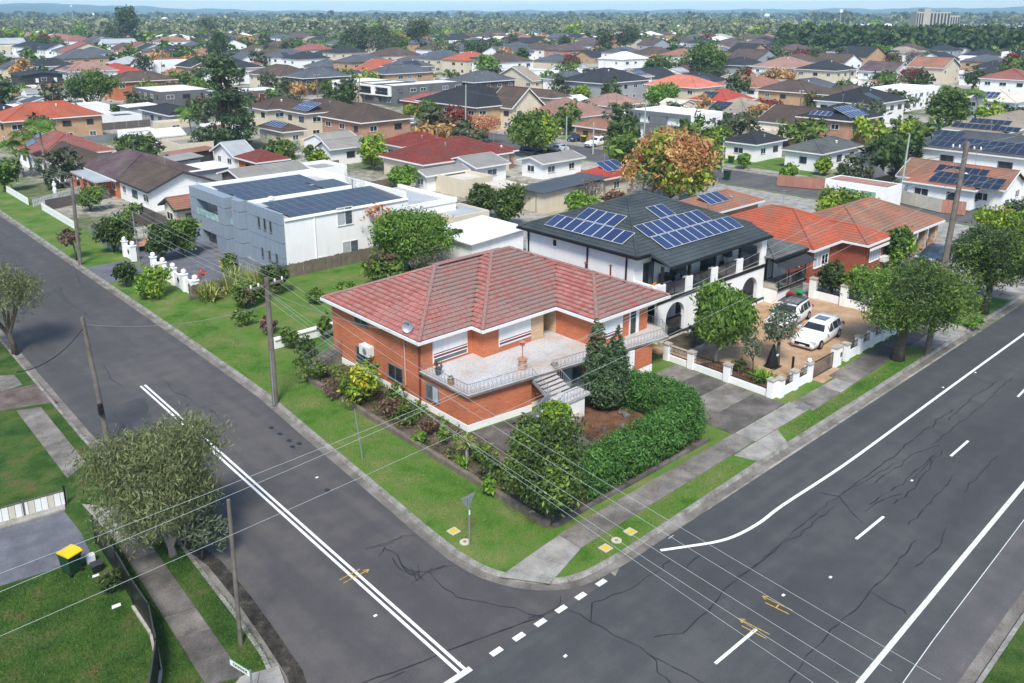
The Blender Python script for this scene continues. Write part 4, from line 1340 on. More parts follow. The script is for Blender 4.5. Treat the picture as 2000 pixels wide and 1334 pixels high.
def leaf_quads(rg, lobes, n, leaf, up=0.35, clump=9, csize=0.40, aspect=0.5, droop=0.0, inner=0.25, shape='diamond'):
    """n leaf faces grouped in clumps over the shells of ellipsoid lobes"""
    L = np.array(lobes, dtype=float)
    area = (L[:, 3] * L[:, 4] + L[:, 3] * L[:, 5] + L[:, 4] * L[:, 5])
    nc = max(1, n // clump)
    li = rg.choice(len(L), nc, p=area / area.sum())
    d = unit(rg.normal(size=(nc, 3)))
    d[:, 2] = np.where((d[:, 2] < -0.6) & (rg.random(nc) < 0.35), -d[:, 2] * 0.8, d[:, 2])
    rad = np.where(rg.random(nc) < inner, rg.uniform(0.35, 0.8, nc), rg.uniform(0.82, 1.06, nc))
    C = L[li, :3] + d * rad[:, None] * L[li, 3:6]
    # drop clumps that sit deep inside another lobe
    deep = np.zeros(nc, bool)
    for q in L:
        deep |= (np.sum(((C - q[:3]) / q[3:6]) ** 2, axis=1) < 0.45)
    keep = ~deep | (rg.random(nc) < 0.35)
    C, d = C[keep], d[keep]
    nc = len(C)
    k = clump
    sc = (L[li, 3:6].mean(axis=1)[keep] * csize)
    sc = np.minimum(sc, leaf * 3.6)
    P = np.repeat(C, k, axis=0) + rg.normal(size=(nc * k, 3)) * np.repeat(sc, k)[:, None] * np.array([0.6, 0.6, 0.45])
    N = unit(np.repeat(d, k, axis=0) * 0.8 + rg.normal(size=(nc * k, 3)) * 0.75 + np.array([0, 0, up]))
    T = unit(np.cross(N, rg.normal(size=(nc * k, 3))))
    if droop:
        T = unit(T * (1 - droop) + np.array([0, 0, -droop]))
    B = unit(np.cross(N, T))
    s = leaf * rg.uniform(0.45, 1.6, nc * k)[:, None]
    T, B = T * s * 0.62, B * s * aspect * 0.62
    if shape == 'diamond':
        return np.stack([P - T, P + B * 0.9, P + T, P - B * 0.9], axis=1)
    return np.stack([P - T - B * 0.6, P + T * 0.3 - B, P + T, P + T * 0.2 + B], axis=1)

def limb_mesh(name, rg, h, r, tips, mat='bark', lean=(0, 0), n=7, forks=None):
    mb = MB()
    fh = h
    top = Vector((lean[0], lean[1], fh))
    mb.tube([(0, 0, -0.05), (lean[0] * 0.3, lean[1] * 0.3, fh * 0.5), tuple(top)], [r * 1.35, r, r * 0.85], n)
    for t in tips:
        t = Vector(t)
        mid = top.lerp(t, 0.5) + Vector((rg.normal() * 0.12, rg.normal() * 0.12, 0.15)) * max(0.3, h * 0.3)
        mb.tube([tuple(top - Vector((0, 0, 0.1))), tuple(mid), tuple(t)], [r * 0.62, r * 0.4, r * 0.12], 5, cap=False)
        for _ in range(2):
            e = mid.lerp(t, 0.4) + Vector((rg.normal(), rg.normal(), abs(rg.normal()) * 0.6)) * max(0.3, h * 0.22)
            mb.tube([tuple(mid), tuple(e)], [r * 0.28, r * 0.06], 4, cap=False)
    return mb.mesh(name, mat, True)

def crown_lobes(rg, rx, ry, rz, cz, n, rough=0.4, base=0.62):
    lobes = [(0, 0, cz, rx * 0.66, ry * 0.66, rz * 0.72)]
    for i in range(n):
        a = 2 * math.pi * (i + rg.random() * 0.7) / n
        e = rg.uniform(-0.85, 0.85)
        ce = math.cos(e)
        q = rg.uniform(0.26, 0.54)
        lobes.append((rx * base * ce * math.cos(a), ry * base * ce * math.sin(a), cz + rz * 0.62 * math.sin(e), rx * q * rg.uniform(0.8, 1.2), ry * q * rg.uniform(0.8, 1.2), rz * q * rg.uniform(0.75, 1.1)))
    return lobes

def frame_size(u0, u1, vt, ub, vb, z=0.12):
    """ground place and metres of something seen from column u0 to u1, top row vt, standing at (ub, vb)"""
    x, y = gp(ub, vb, z)
    top = zat((u0 + u1) / 2, vt, x, y)
    w = abs(u1 - u0) / FOC * pj(x, y, top * 0.6)[2]
    return x, y, top, w

def tree(label, u0, u1, vt, ub, vb, leafm, n=4000, leaf=0.3, trunk=0.3, bark='bark', cat='tree', name='tree', group=None, lobes=9, seed=None, mix=None, clear=None, up=0.35,
         droop=0.0, aspect=0.5, inner=0.25, z=0.12, deep=0.9, shape='diamond', csize=0.40, base=0.62):
    """broad tree. mix = list of (leaf material, share) for extra crown pieces"""
    x, y, top, w = frame_size(u0, u1, vt, ub, vb, z)
    # crown centre follows the columns seen
    rg = np.random.default_rng(seed if seed is not None else int(u0 * 7 + vb * 13))
    uc = (u0 + u1) / 2
    off = (uc - pj(x, y, top * 0.6)[0]) / FOC * pj(x, y, top * 0.6)[2]
    ox, oy = off * math.sin(HEAD), -off * math.cos(HEAD)
    h = top - z
    cb = (clear if clear is not None else 0.28) * 0.72
    rzv = h * (1 - cb) / 2
    cz = h - rzv
    rx = w / 2 * 0.9
    lb = [(a + ox, b + oy, max(c, f * 0.8), d, e, f) for a, b, c, d, e, f in crown_lobes(rg, rx, rx * deep, rzv * 0.92, cz, lobes, base=base)]
    if leaf >= 0.28 and y + x > 60: n, leaf = int(n * 1.6), leaf * 0.74
    root = thing(name, (x, y, z), label, cat, group)
    tips = [tuple(np.array(q[:3]) * [1, 1, 1]) for q in lb[1:7]]
    newobj('trunk', limb_mesh('trunk', rg, max(0.3, h * cb * 1.4), max(0.04, h * 0.026 * trunk / 0.3), tips, bark, (ox * 0.3, oy * 0.3)), root)
    V = leaf_quads(rg, lb, int(n * 1.25), leaf * 1.18, up, droop=droop, aspect=aspect, inner=inner, shape=shape, csize=csize)
    if mix:
        idx = rg.random(len(lb))
        pos = V.mean(axis=1)
        cl = np.argmin(np.stack([np.sum((pos - np.array(q[:3])) ** 2, axis=1) for q in lb], axis=1), axis=1)
        rem = np.ones(len(V), bool)
        acc = 0.0
        for mt, share in mix:
            sel = (idx[cl] >= acc) & (idx[cl] < acc + share)
            sel &= rg.random(len(V)) < 0.7
            if sel.any():
                newobj('crown', quads_mesh('crown', V[sel], 'leaf_' + mt), root)
            rem &= ~sel
            acc += share
        V = V[rem]
    newobj('crown', quads_mesh('crown', V, 'leaf_' + leafm), root)
    OCC.append((x - w * 0.25, y - w * 0.25, x + w * 0.25, y + w * 0.25))
    return root

def shrub(label, u0, u1, vt, ub, vb, leafm, n=700, leaf=0.16, cat='shrub', name='shrub', group=None, z=0.14, **k):
    return tree(label, u0, u1, vt, ub, vb, leafm, n, leaf, 0.25, cat=cat, name=name, group=group, clear=k.pop('clear', 0.06), lobes=k.pop('lobes', 6), z=z, **k)

def frond_quads(rg, root, az, length, rise, droop, width, n=7, leaflets=True):
    """one arching frond; leaflets both sides"""
    Q = []
    d = np.array([math.cos(az), math.sin(az), 0.0])
    side = np.array([-math.sin(az), math.cos(az), 0.0])
    pts = []
    for i in range(n + 1):
        t = i / n
        pts.append(np.array(root) + d * length * (t - 0.12 * t * t) + np.array([0, 0, rise * t - droop * t * t]))
    for i in range(n):
        a, b = pts[i], pts[i + 1]
        Q.append([a - side * 0.03, a + side * 0.03, b + side * 0.02, b - side * 0.02])
        if leaflets:
            for s in (-1, 1):
                for j in range(3):
                    t = (i + j / 3) / n
                    w = width * math.sin(math.pi * min(0.97, t * 0.9 + 0.1))
                    p = a + (b - a) * (j / 3)
                    q = p + side * s * w + d * w * 0.35 + np.array([0, 0, -w * 0.55])
                    e = (b - a) / 3 * 0.75
                    Q.append([p, p + e, q + e * 0.5, q])
    return Q

def palm(label, u, vh, ub, vb, spread, fronds=14, z=0.12, trunk_r=0.13, group=None, leafm='leaf_mid', cat='palm', mat='bark_pale', width=0.4):
    x, y = gp(ub, vb, z)
    h = zat(u, vh, x, y) - z
    r = spread / 2 / FOC * pj(x, y, h)[2]
    rg = np.random.default_rng(int(u + vb))
    root = thing('palm_tree', (x, y, z), label, cat, group)
    off = (u - pj(x, y, h)[0]) / FOC * pj(x, y, h)[2]
    tx, ty = off * math.sin(HEAD), -off * math.cos(HEAD)
    mb = MB(); mb.tube([(0, 0, 0), (tx * 0.4, ty * 0.4, h * 0.5), (tx, ty, h)], [trunk_r * 1.3, trunk_r, trunk_r * 0.8], 8)
    newobj('trunk', mb.mesh('trunk', mat, True), root)
    for k in range(fronds):
        az = 2 * math.pi * k / fronds + rg.normal() * 0.2
        Q = frond_quads(rg, (tx, ty, h - 0.1), az, r * rg.uniform(0.8, 1.1), r * rg.uniform(0.35, 0.9), r * rg.uniform(0.7, 1.3), r * width)
        newobj('frond', quads_mesh('frond', np.array(Q), leafm), root)
    return root

def blades_plant(label, u, vt, ub, vb, spread, leafm, n=60, cat='plant', name='plant', z=0.14, trunk=False, group=None, w=0.05, bend=0.5):
    """strap-leaved plant: yucca, reeds"""
    x, y = gp(ub, vb, z)
    top = zat(u, vt, x, y) - z
    r = spread / 2 / FOC * pj(x, y, z)[2]
    rg = np.random.default_rng(int(u * 3 + vb))
    root = thing(name, (x, y, z), label, cat, group)
    b0 = top * 0.5 if trunk else 0.0
    if trunk:
        mb = MB(); mb.tube([(0, 0, 0), (0, 0, b0 + 0.1)], [0.11, 0.08], 7); newobj('trunk', mb.mesh('trunk', 'bark_pale'), root)
    Q = []
    for k in range(n):
        az = rg.uniform(0, 2 * math.pi); el = rg.uniform(0.0 if trunk else 0.5, 1.5)
        L = (top - b0) * rg.uniform(0.6, 1.0) if not trunk else r * rg.uniform(0.85, 1.1)
        d = np.array([math.cos(az) * math.cos(el), math.sin(az) * math.cos(el), math.sin(el)])
        s = np.array([-math.sin(az), math.cos(az), 0]) * w
        p0 = np.array([0, 0, b0 + (0.12 * rg.normal() if trunk else 0)]) + np.array([rg.normal(), rg.normal(), 0]) * (0.02 if trunk else r * 0.3)
        p1 = p0 + d * L * 0.55
        p2 = p0 + d * L - np.array([0, 0, L * bend * 0.4 * (1 - math.sin(el) * 0.6)])
        Q.append([p0 - s, p0 + s, p1 + s, p1 - s]); Q.append([p1 - s, p1 + s, p2 + s * 0.1, p2 - s * 0.1])
    newobj('leaves', quads_mesh('leaves', np.array(Q), 'leaf_' + leafm), root)
    return root
# ------------------------------------------------------------------ greenery of the near lots
# hedge
HP = smooth_line([(27.6, 24.95, 0), (30.5, 25.0, 0), (33.5, 24.95, 0), (36.0, 25.2, 0), (37.3, 26.6, 0), (37.3, 28.4, 0), (36.6, 30.1, 0)], 6)
rg = np.random.default_rng(5)
lb = []
for p in HP:
    for k in range(2):
        lb.append((p[0] + rg.normal() * 0.12, p[1] + rg.normal() * 0.12, 1.1 + rg.normal() * 0.03, 1.08, 1.08, 1.22))
hd = thing('hedge', (32, 25, 0.14), 'dense clipped green hedge curving round the front garden beside the footpath', 'hedge')
newobj('foliage', quads_mesh('foliage', leaf_quads(rg, lb, 64000, 0.155, 0.45, clump=6, csize=0.16, aspect=0.3, inner=0.06), 'leaf_hedge'), hd, keep=True)
mb = MB()
for p in HP[::3]:
    mb.tube([(p[0], p[1], 0.1), (p[0] + 0.1, p[1] + 0.1, 0.9)], [0.06, 0.02], 5)
mb.build('stems', 'bark', hd)
# twin-headed cypress
cy = thing('cypress_tree', (35.3, 30.3, 0.16), 'dark green twin-topped cypress in front of the terrace', 'tree')
lb = []
for (ox, oy, h, r) in ((-0.45, 0.45, 5.7, 0.85), (0.45, -0.45, 5.0, 0.85), (0, 0, 3.3, 1.15)):
    for k in range(11):
        f = k / 10
        rr = r * (1 - max(0, f - 0.45) / 0.58) ** 0.8 * (0.75 + 0.25 * min(1, f / 0.3)) + 0.06
        lb.append((ox * (0.35 + 0.65 * f), oy * (0.35 + 0.65 * f), 0.7 + f * (h - 0.9), rr, rr, 0.42))
newobj('crown', quads_mesh('crown', leaf_quads(np.random.default_rng(8), lb, 26000, 0.14, 0.6, clump=10, csize=0.26, aspect=0.5, inner=0.1), 'leaf_conifer'), cy)
newobj('trunk', limb_mesh('trunk', np.random.default_rng(1), 1.0, 0.14, [(-0.4, 0.4, 3.6), (0.4, -0.4, 3.2)]), cy)

tree('dense dark glossy bush filling the front corner of the brick house garden', 985, 1142, 800, 1075, 1022, 'mid', 17000, 0.135, 0.2, clear=0.03, lobes=13, mix=[('dark', 0.45), ('lime', 0.06)], cat='bush', name='corner_bush', deep=1.0)
tree('light green feathery conifer shrub beside the front stairs', 1052, 1122, 772, 1088, 858, 'lime', 2200, 0.16, 0.2, clear=0.05, lobes=7, mix=[('bright', 0.5)], cat='shrub', name='shrub', inner=0.1)
shrub('round bush below the feathery conifer beside the paved court', 1005, 1075, 810, 1045, 880, 'mid', 1500, 0.18)
tree('broad mango tree behind the brick house roof', 716, 888, 398, 800, 528, 'mango', 14000, 0.28, 0.3, clear=0.12, lobes=12, mix=[('mid', 0.4)], droop=0.35, aspect=0.4)
tree('dark narrow tree tucked behind the mango tree', 868, 912, 440, 893, 505, 'dark', 1600, 0.35, 0.3, clear=0.1)
tree('red-leaved small tree between the mango tree and the white box house', 702, 790, 388, 755, 500, 'ored', 260, 0.35, 0.3, clear=0.3, inner=0.1, name='small_tree')
tree('bronze-topped bush at the back fence of the brick house', 694, 790, 490, 745, 562, 'mid', 2600, 0.26, 0.2, clear=0.05, mix=[('brown', 0.3), ('lime', 0.1)], cat='bush', name='bush')
tree('grey leafless bush beside the brick house roof', 790, 898, 470, 850, 545, 'bare', 1400, 0.22, 0.3, clear=0.1, aspect=0.14, inner=0.5, cat='bush', name='bush')
# bed along the west wall
shrub('yellow-leaved bush against the brick west wall', 655, 742, 705, 705, 792, 'lime', 1700, 0.16, mix=[('yellow', 0.3), ('mid', 0.2)])
shrub('green shrub between the yellow bush and the air conditioner', 695, 742, 690, 722, 768, 'bright', 500, 0.17)
bed = [(560, 640, 690, 600, 745, 'mid', 'leafy shrub beside the side steps of the brick house'), (620, 690, 735, 655, 775, 'brown', 'brownish low shrub left of the yellow bush'),
       (735, 790, 775, 765, 815, 'brown', 'brown straggly shrub right of the yellow bush'), (770, 830, 775, 800, 830, 'mid', 'low green shrub below the white plinth'),
       (815, 865, 812, 840, 848, 'brown', 'brown low shrub near the street-side plinth corner'), (800, 835, 838, 817, 868, 'bright', 'small bright shrub with white flowers by the boundary'),
       (855, 880, 825, 868, 872, 'mid', 'upright small shrub left of the yucca'), (835, 860, 815, 848, 835, 'mid', 'small leafy shrub against the plinth'),
       (920, 965, 868, 940, 905, 'mid', 'low leafy shrub right of the yucca'), (925, 985, 895, 955, 945, 'dark', 'low dark shrub in front of the corner bush'),
       (935, 975, 930, 955, 965, 'bright', 'small green shrub at the boundary near the corner bush'), (965, 1010, 900, 985, 945, 'mid', 'leafy shrub left of the corner bush'),
       (600, 650, 705, 625, 740, 'mid', 'green shrub at the foot of the side steps'), (750, 800, 745, 775, 790, 'mid', 'green shrub below the lower west window')]
for (a, b, c, d, e, m_, lab) in bed:
    shrub(lab, a, b, c, d, e, m_, 420, 0.15, group='low shrubs in the west garden bed')
blades_plant('tall yucca with a spiky head at the corner of the brick house', 912, 830, 912, 905, 46, 'straw', 130, name='yucca_plant', trunk=True, w=0.035)
blades_plant('young spiky yucca at the foot of the tall yucca', 905, 880, 904, 912, 34, 'bright', 50, name='yucca_plant', trunk=False, w=0.03)
for (u, v, s_, lab) in ((856, 732, 0.19, 'dark blue pot with a thin grassy plant on the terrace corner'),):
    x, y = gp(u, v, 2.45)
    r_ = thing('plant_pot', (x, y, 2.45), lab, 'plant pot')
    MB().lathe([(0.13, 0), (0.19, 0.34), (0.22, 0.36), (0.22, 0.4)], (x, y, 2.452), 12).build('pot', 'pot_blue', r_)
    leafball('leaves', (x, y, 3.05), 0.24, 90, 0.16, 'leaf_bare', r_, 3)
x, y = gp(881, 752, 2.45)
r_ = thing('plant_pot', (x, y, 2.45), 'terracotta pot with a green succulent at the terrace edge', 'plant pot')
MB().lathe([(0.12, 0), (0.18, 0.25), (0.2, 0.26), (0.2, 0.31)], (x, y, 2.452), 12).build('pot', 'terracotta_pot', r_)
leafball('leaves', (x, y, 2.85), 0.16, 70, 0.11, 'leaf_mid', r_, 4)
x, y = gp(983, 706, 2.45); x, y = 33.75, 33.05
r_ = thing('plant_pot', (x, y, 2.45), 'grey stone urn standing at the head of the front stairs', 'plant pot')
MB().lathe([(0.1, 0), (0.12, 0.06), (0.2, 0.3), (0.24, 0.34)], (x, y, 2.452), 12).build('pot', 'stone_pale', r_)
x, y = gp(1130, 825); 
r_ = thing('plant_pot', (x, y, 0.2), 'stone urn lying among the rockery below the stairs', 'plant pot')
MB().lathe([(0.16, 0), (0.26, 0.3), (0.3, 0.42)], (x, y, 0.2), 12).build('pot', 'stone_pale', r_)
rr = random.Random(4)
for k in range(14):
    x, y = 32.6 + rr.random() * 3.3, 26.6 + rr.random() * 4.2
    q = bmesh.new(); bmesh.ops.create_icosphere(q, subdivisions=1, radius=1)
    for v in q.verts: v.co *= rr.uniform(0.75, 1.15)
    me = bpy.data.meshes.new('rock'); q.to_mesh(me); q.free(); me.materials.append(M('concrete_dark' if k % 3 else 'redsoil'))
    o = newobj('rock', me, None, (x, y, 0.25), rr.random() * 6, (rr.uniform(0.15, 0.35), rr.uniform(0.15, 0.3), rr.uniform(0.12, 0.25)))
    tag(o, 'brown garden rock in the rockery below the stairs', 'rock', 'rocks in the rockery')
gc = thing('ground_cover', (25.9, 35, 0.15), 'straggly low ground cover plants filling the west garden bed', 'plants')
gc['kind'] = 'stuff'
for km_, sd, n_ in (('mid', 1, 5200), ('brown', 2, 2600), ('bright', 3, 1500)):
    rg = np.random.default_rng(40 + sd)
    lb = [(rg.uniform(24.7, 27.1), y_, 0.2, 0.5, 0.8, rg.uniform(0.12, 0.4)) for y_ in rg.uniform(24.5, 46, 26)]
    newobj('leaves', quads_mesh('leaves', leaf_quads(rg, lb, n_, 0.12, 0.5), 'leaf_' + km_), gc, keep=True)
# back yard: low white wall, fence, post
q = MB(); q.box(25.2, 52.2, 0.1, 38, 52.45, 0.75); q.box(25.2, 52.1, 0.75, 38, 52.55, 0.85)
tag(q.build('garden_wall', 'render_white'), 'low white rendered wall across the back yard of the brick house', 'wall')
fr = thing('paling_fence', (36, 66.5, 0.1), 'weathered timber paling fence between the back yard and the white box house', 'fence')
MB().box(25, 66.6, 0.9, 46, 66.66, 1.0).box(25, 66.6, 0.3, 46, 66.66, 0.4).build('rail', 'timber_fence', fr)
pm = MB().box(0, 0, 0, 0.165, 0.025, 1.25).mesh('paling', 'timber_fence')
rr = random.Random(2)
for k in range(118):
    o = newobj('paling', pm, fr, keep=True); o.location = (25 + k * 0.178, 66.56 + rr.uniform(0, 0.02), 0.1 + rr.uniform(-0.05, 0.05))
tree('thin dark upright shrub on the lawn behind the brick house', 615, 645, 600, 630, 665, 'mid', 420, 0.2, 0.2, clear=0.1, cat='shrub', name='shrub')
shrub('broad bushy reeds and shrub behind the white piered fence', 440, 520, 545, 480, 600, 'mid', 1500, 0.2, mix=[('brown', 0.3)])
for (u, vt, ub, vb, sp, lab) in ((460, 500, 462, 570, 70, 'tall pale reeds growing in front of the white box house'), (515, 500, 510, 575, 60, 'second clump of pale reeds close to the timber power pole'), (408, 535, 410, 585, 44, 'reeds beside the last white fence pier')):
    blades_plant(lab, u, vt, ub, vb, sp, 'straw', 170, name='reed_clump', w=0.05, bend=0.9)
shrub('dark shrub between the reed clumps and the white box house', 500, 570, 500, 535, 575, 'dark', 1100, 0.2)
shrub('shrub at the grey front wall of the white box house', 425, 470, 490, 447, 555, 'mid', 700, 0.2, mix=[('yellow', 0.1)])
x, y = gp(392, 548, 0.14)
shrub('red flower head above the reeds by the white fence', 384, 402, 520, 393, 560, 'flower', 120, 0.14, cat='flowers', name='flower_bush', clear=0.5)
for (a, b, c, d, e, m_, lab) in ((455, 500, 600, 478, 635, 'mid', 'low leafy shrub inside the back yard corner by the street'), (500, 545, 618, 520, 650, 'brown', 'brownish shrub on the back yard boundary by the timber pole'), (545, 590, 640, 568, 680, 'mid', 'leafy shrub on the boundary left of the side steps'), (590, 640, 560, 615, 592, 'mid', 'shrub before the weathered paling fence'), (650, 700, 548, 676, 578, 'bright', 'bright shrub at the paling fence below the bronze bush'), (575, 625, 655, 600, 700, 'dark', 'dark shrub beside the iron side rail')):
    shrub(lab, a, b, c, d, e, m_, 600, 0.17)
# verge plants on the side street
shrub('round bright green bush on the verge by the white piered fence', 256, 332, 518, 292, 580, 'bright', 2600, 0.2, mix=[('lime', 0.35)])
shrub('dark round bush left of the bright verge bush', 219, 273, 505, 247, 560, 'dark', 1500, 0.2, clear=0.15)
tree('small bare-stemmed tree beside the left power pole', 110, 160, 448, 150, 508, 'brown', 380, 0.24, 0.3, clear=0.55, cat='tree', name='small_tree')
tree('leafy tree behind the brown fence left of the white box house', 275, 345, 430, 318, 512, 'dark', 2400, 0.3, 0.25, clear=0.12)
tree('taller leafy tree against the grey box house front', 318, 392, 418, 358, 500, 'mid', 2400, 0.3, 0.25, clear=0.12, mix=[('brown', 0.15)])
tree('spreading tree at the corner of the brown metal fence', 178, 268, 412, 222, 492, 'dark', 2800, 0.3, 0.25, clear=0.12, mix=[('mid', 0.4)])
tree('rounded bush in front of the arched brick house', 145, 208, 356, 176, 412, 'mid', 1800, 0.3, 0.25, clear=0.05, cat='bush', name='bush')
tree('dark tree at the far left end of the side street', -15, 37, 298, 8, 375, 'mid', 1800, 0.4, 0.3, clear=0.1, mix=[('bright', 0.3)])
shrub('low shrubs on the lawn beside the white gabled house', 235, 285, 395, 262, 425, 'mid', 500, 0.25)
# street trees
tree('grey-green drooping tree at the left kerb of the side street', -95, 78, 500, 30, 690, 'grey', 11000, 0.17, 0.3, clear=0.2, droop=0.5, aspect=0.22, inner=0.5, lobes=14, base=0.75, csize=0.5)
tree('large shaggy grey-green tree in the foreground by the black fence', 168, 448, 795, 338, 1085, 'grey', 36000, 0.14, 0.26, 'bark_pale', clear=0.06, droop=0.5, aspect=0.22, inner=0.3, lobes=18, deep=0.85, base=0.72, csize=0.42)
tree('twiggy sapling growing at the kerb beside the foreground tree', 345, 450, 985, 395, 1090, 'olive', 1500, 0.2, 0.1, clear=0.2, aspect=0.25, inner=0.5, cat='tree', name='small_tree')
tree('round street tree on the verge before the white fence', 1660, 1905, 492, 1752, 702, 'mid', 26000, 0.165, 0.55, clear=0.26, aspect=0.34, lobes=14, mix=[('dark', 0.25), ('bright', 0.15)], inner=0.2)
tree('second round street tree near the right edge of the picture', 1842, 2060, 425, 1922, 612, 'dark', 20000, 0.19, 0.4, clear=0.28, aspect=0.34, lobes=14, mix=[('mid', 0.6)], inner=0.2)
shrub('tuft of green weeds on the kerb between the street trees', 1885, 1925, 620, 1905, 642, 'bright', 300, 0.2, cat='weeds', name='weed_clump')
tree('yellow-leaved shrub behind the second street tree', 1895, 2030, 392, 1960, 480, 'lime', 2400, 0.32, 0.3, clear=0.1, mix=[('yellow', 0.3), ('mid', 0.25)], cat='shrub', name='shrub')
shrub('low silvery shrub in the yard of the white cottage', 1955, 2010, 385, 1985, 425, 'olive', 600, 0.3)
# neighbour garden
tree('mango tree with drooping leaves in front of the white arched house', 1347, 1478, 546, 1397, 708, 'mango', 10000, 0.27, 0.35, 'bark_pale', clear=0.22, droop=0.5, aspect=0.34, lobes=11, mix=[('mid', 0.3)])
tree('grey olive tree in the tan paved court by the cars', 1478, 1566, 588, 1518, 712, 'olive', 2300, 0.2, 0.3, clear=0.38, aspect=0.26, inner=0.5)
tree('thin olive sapling left of the grey olive tree', 1440, 1500, 640, 1470, 730, 'olive', 700, 0.18, 0.15, clear=0.3, aspect=0.26, inner=0.5, cat='tree', name='small_tree')
blades_plant('bright green cycad inside the corner of the white fence', 1488, 712, 1487, 742, 70, 'bright', 90, name='cycad_plant', w=0.05, bend=0.7, z=0.14)
shrub('small leafy shrub under the olive tree behind the black fence', 1425, 1462, 700, 1445, 725, 'mid', 350, 0.14)
shrub('small round shrub in the stone planter by the arches', 1340, 1372, 615, 1358, 668, 'olive', 300, 0.16, z=0.5)
tree('dense tall shrub behind the white piers of the red brick house', 1597, 1655, 498, 1626, 580, 'dark', 1800, 0.28, 0.25, clear=0.05, cat='shrub', name='shrub')
tree('leafy garden shrub with climbing plants at the red brick house', 1640, 1712, 505, 1680, 590, 'bright', 1300, 0.28, 0.25, clear=0.05, mix=[('mid', 0.5)], cat='shrub', name='shrub')
tree('bright green round tree between the red house and the stone carport', 1722, 1790, 432, 1755, 525, 'bright', 2400, 0.34, 0.3, clear=0.1, mix=[('dark', 0.4)])
tree('yellow-green spreading tree behind the orange roof', 1583, 1712, 362, 1650, 452, 'lime', 3600, 0.4, 0.3, clear=0.15, mix=[('mid', 0.4)])
# ------------------------------------------------------------------ white arched house next door
NX0, NY0, NX1, NY1, NZ, NM = 45.0, 36.1, 59.6, 48.4, 6.4, 0.406
OCC.append((44.5, 33.5, 66, 48.6))
nh = thing('white_arched_house', (52, 41, 0.12), 'white two-storey house with dark slate-coloured roof, solar panels, balcony and arches', 'house')
w = MB(); w.box(45.5, 36.8, 0.1, 59.2, 47.9, 6.25); w.build('wall', 'render_white', nh)
r = MB()
hip_roof(r, NX0, NY0, NX1, NY1, NZ, NM)
facet(r, (46.5, 34.25, 5.78), (59.6, 34.25, 5.78), (59.6, 36.1, 6.4), (46.5, 36.1, 6.4), True)
r.face([(46.5, 36.1, 6.38), (59.6, 36.1, 6.38), (59.6, 34.25, 5.74), (46.5, 34.25, 5.74)])
r.face([(46.5, 36.1, 6.4), (46.5, 34.25, 5.78), (46.5, 34.25, 5.7), (46.5, 36.1, 6.2)])
nroof = r.build('roof', ['tile_slate', 'tile_slate'], nh)
g = MB()
g.box(44.9, 36.0, 6.2, 45.02, 48.5, 6.38); g.box(44.9, 48.38, 6.21, 59.7, 48.5, 6.37); g.box(45.021, 36.0, 6.19, 46.4, 36.12, 6.385)
g.box(46.45, 34.13, 5.6, 59.7, 34.27, 5.765); g.box(59.58, 34.271, 5.62, 59.7, 48.37, 5.76)
g.build('gutter', 'trim_black', nroof)
q = MB(); q.face([(46.52, 36.05, 6.3), (46.52, 34.3, 5.72), (46.52, 36.05, 5.9)]); q.face([(46.52, 36.05, 5.9), (46.52, 34.3, 5.72), (46.52, 36.05, 6.3)]); q.build('verandah_gable', 'render_white', nh)
# panels: street side and front slopes
W_ = (NX0, NY0, NX1, NY1)
wd, wu = (0, -1, 0), (1, 0, NM)
solar_panels(nroof, W_slope(W_, NZ, NM, 2.3, 0.75), wd, wu, 8, 1)
solar_panels(nroof, W_slope(W_, NZ, NM, 4.2, 2.3), wd, wu, 4, 1)
fs = (0, 1, NM)
solar_panels(nroof, (48.0, 35.9, 6.36), (1, 0, 0), fs, 10, 1)
solar_panels(nroof, (47.9, 37.45, 6.97), (1, 0, 0), fs, 8, 1)
solar_panels(nroof, (51.2, 39.0, 7.6), (1, 0, 0), fs, 2, 1)
# side wall details
window(nh, 'W', 44.7, 45.5, 0.55, 0.65, 5.65, 'render_white', 'glass_dark', mull=0)
for y in (47.6, 41.2, 37.4):
    MB().tube([(45.42, y, 0.2), (45.42, y, 6.1), (45.0, y, 6.22)], 0.07).build('downpipe', 'trim_black', nh)
# balcony
FY = 34.6
b = MB(); b.box(45.6, FY, 3.12, 59.5, 36.79, 3.34); b.build('balcony_floor', 'stone_pale', nh)
MB().box(45.5, FY - 0.06, 3.1, 59.6, FY - 0.001, 3.36).build('balcony_edge', 'trim_black', nh)
px_ = [46.1, 49.3, 52.5, 55.9, 59.2]
for i, x in enumerate(px_):
    MB().box(x - 0.38, FY, 3.341, x + 0.38, FY + 0.4, 4.45 if i != 4 else 5.7).build('balcony_pier', 'render_white', nh)
    if i != 4: MB().box(x + 0.05, FY + 0.1, 4.451, x + 0.23, FY + 0.28, 5.75).build('verandah_post', 'trim_black', nh)
for a, c in zip(px_, px_[1:]):
    f = MB()
    f.bar((a + 0.38, FY + 0.15, 4.38), (c - 0.38, FY + 0.15, 4.38), 0.06); f.bar((a + 0.38, FY + 0.15, 3.46), (c - 0.38, FY + 0.15, 3.46), 0.05)
    mx = (a + c) / 2
    for xx in (a + 0.42, mx, c - 0.42): f.bar((xx, FY + 0.15, 3.46), (xx, FY + 0.15, 4.36), 0.05)
    o = f.build('balustrade', 'trim_black', nh)
    for s0, s1 in ((a + 0.45, mx - 0.03), (mx + 0.03, c - 0.45)):
        MB().box(s0, FY + 0.14, 3.5, s1, FY + 0.16, 4.34).build('glass_panel', 'glass_smoke', o)
MB().box(45.5, 35.0, 3.341, 45.75, 36.79, 4.4).build('balcony_side', 'render_white', nh)
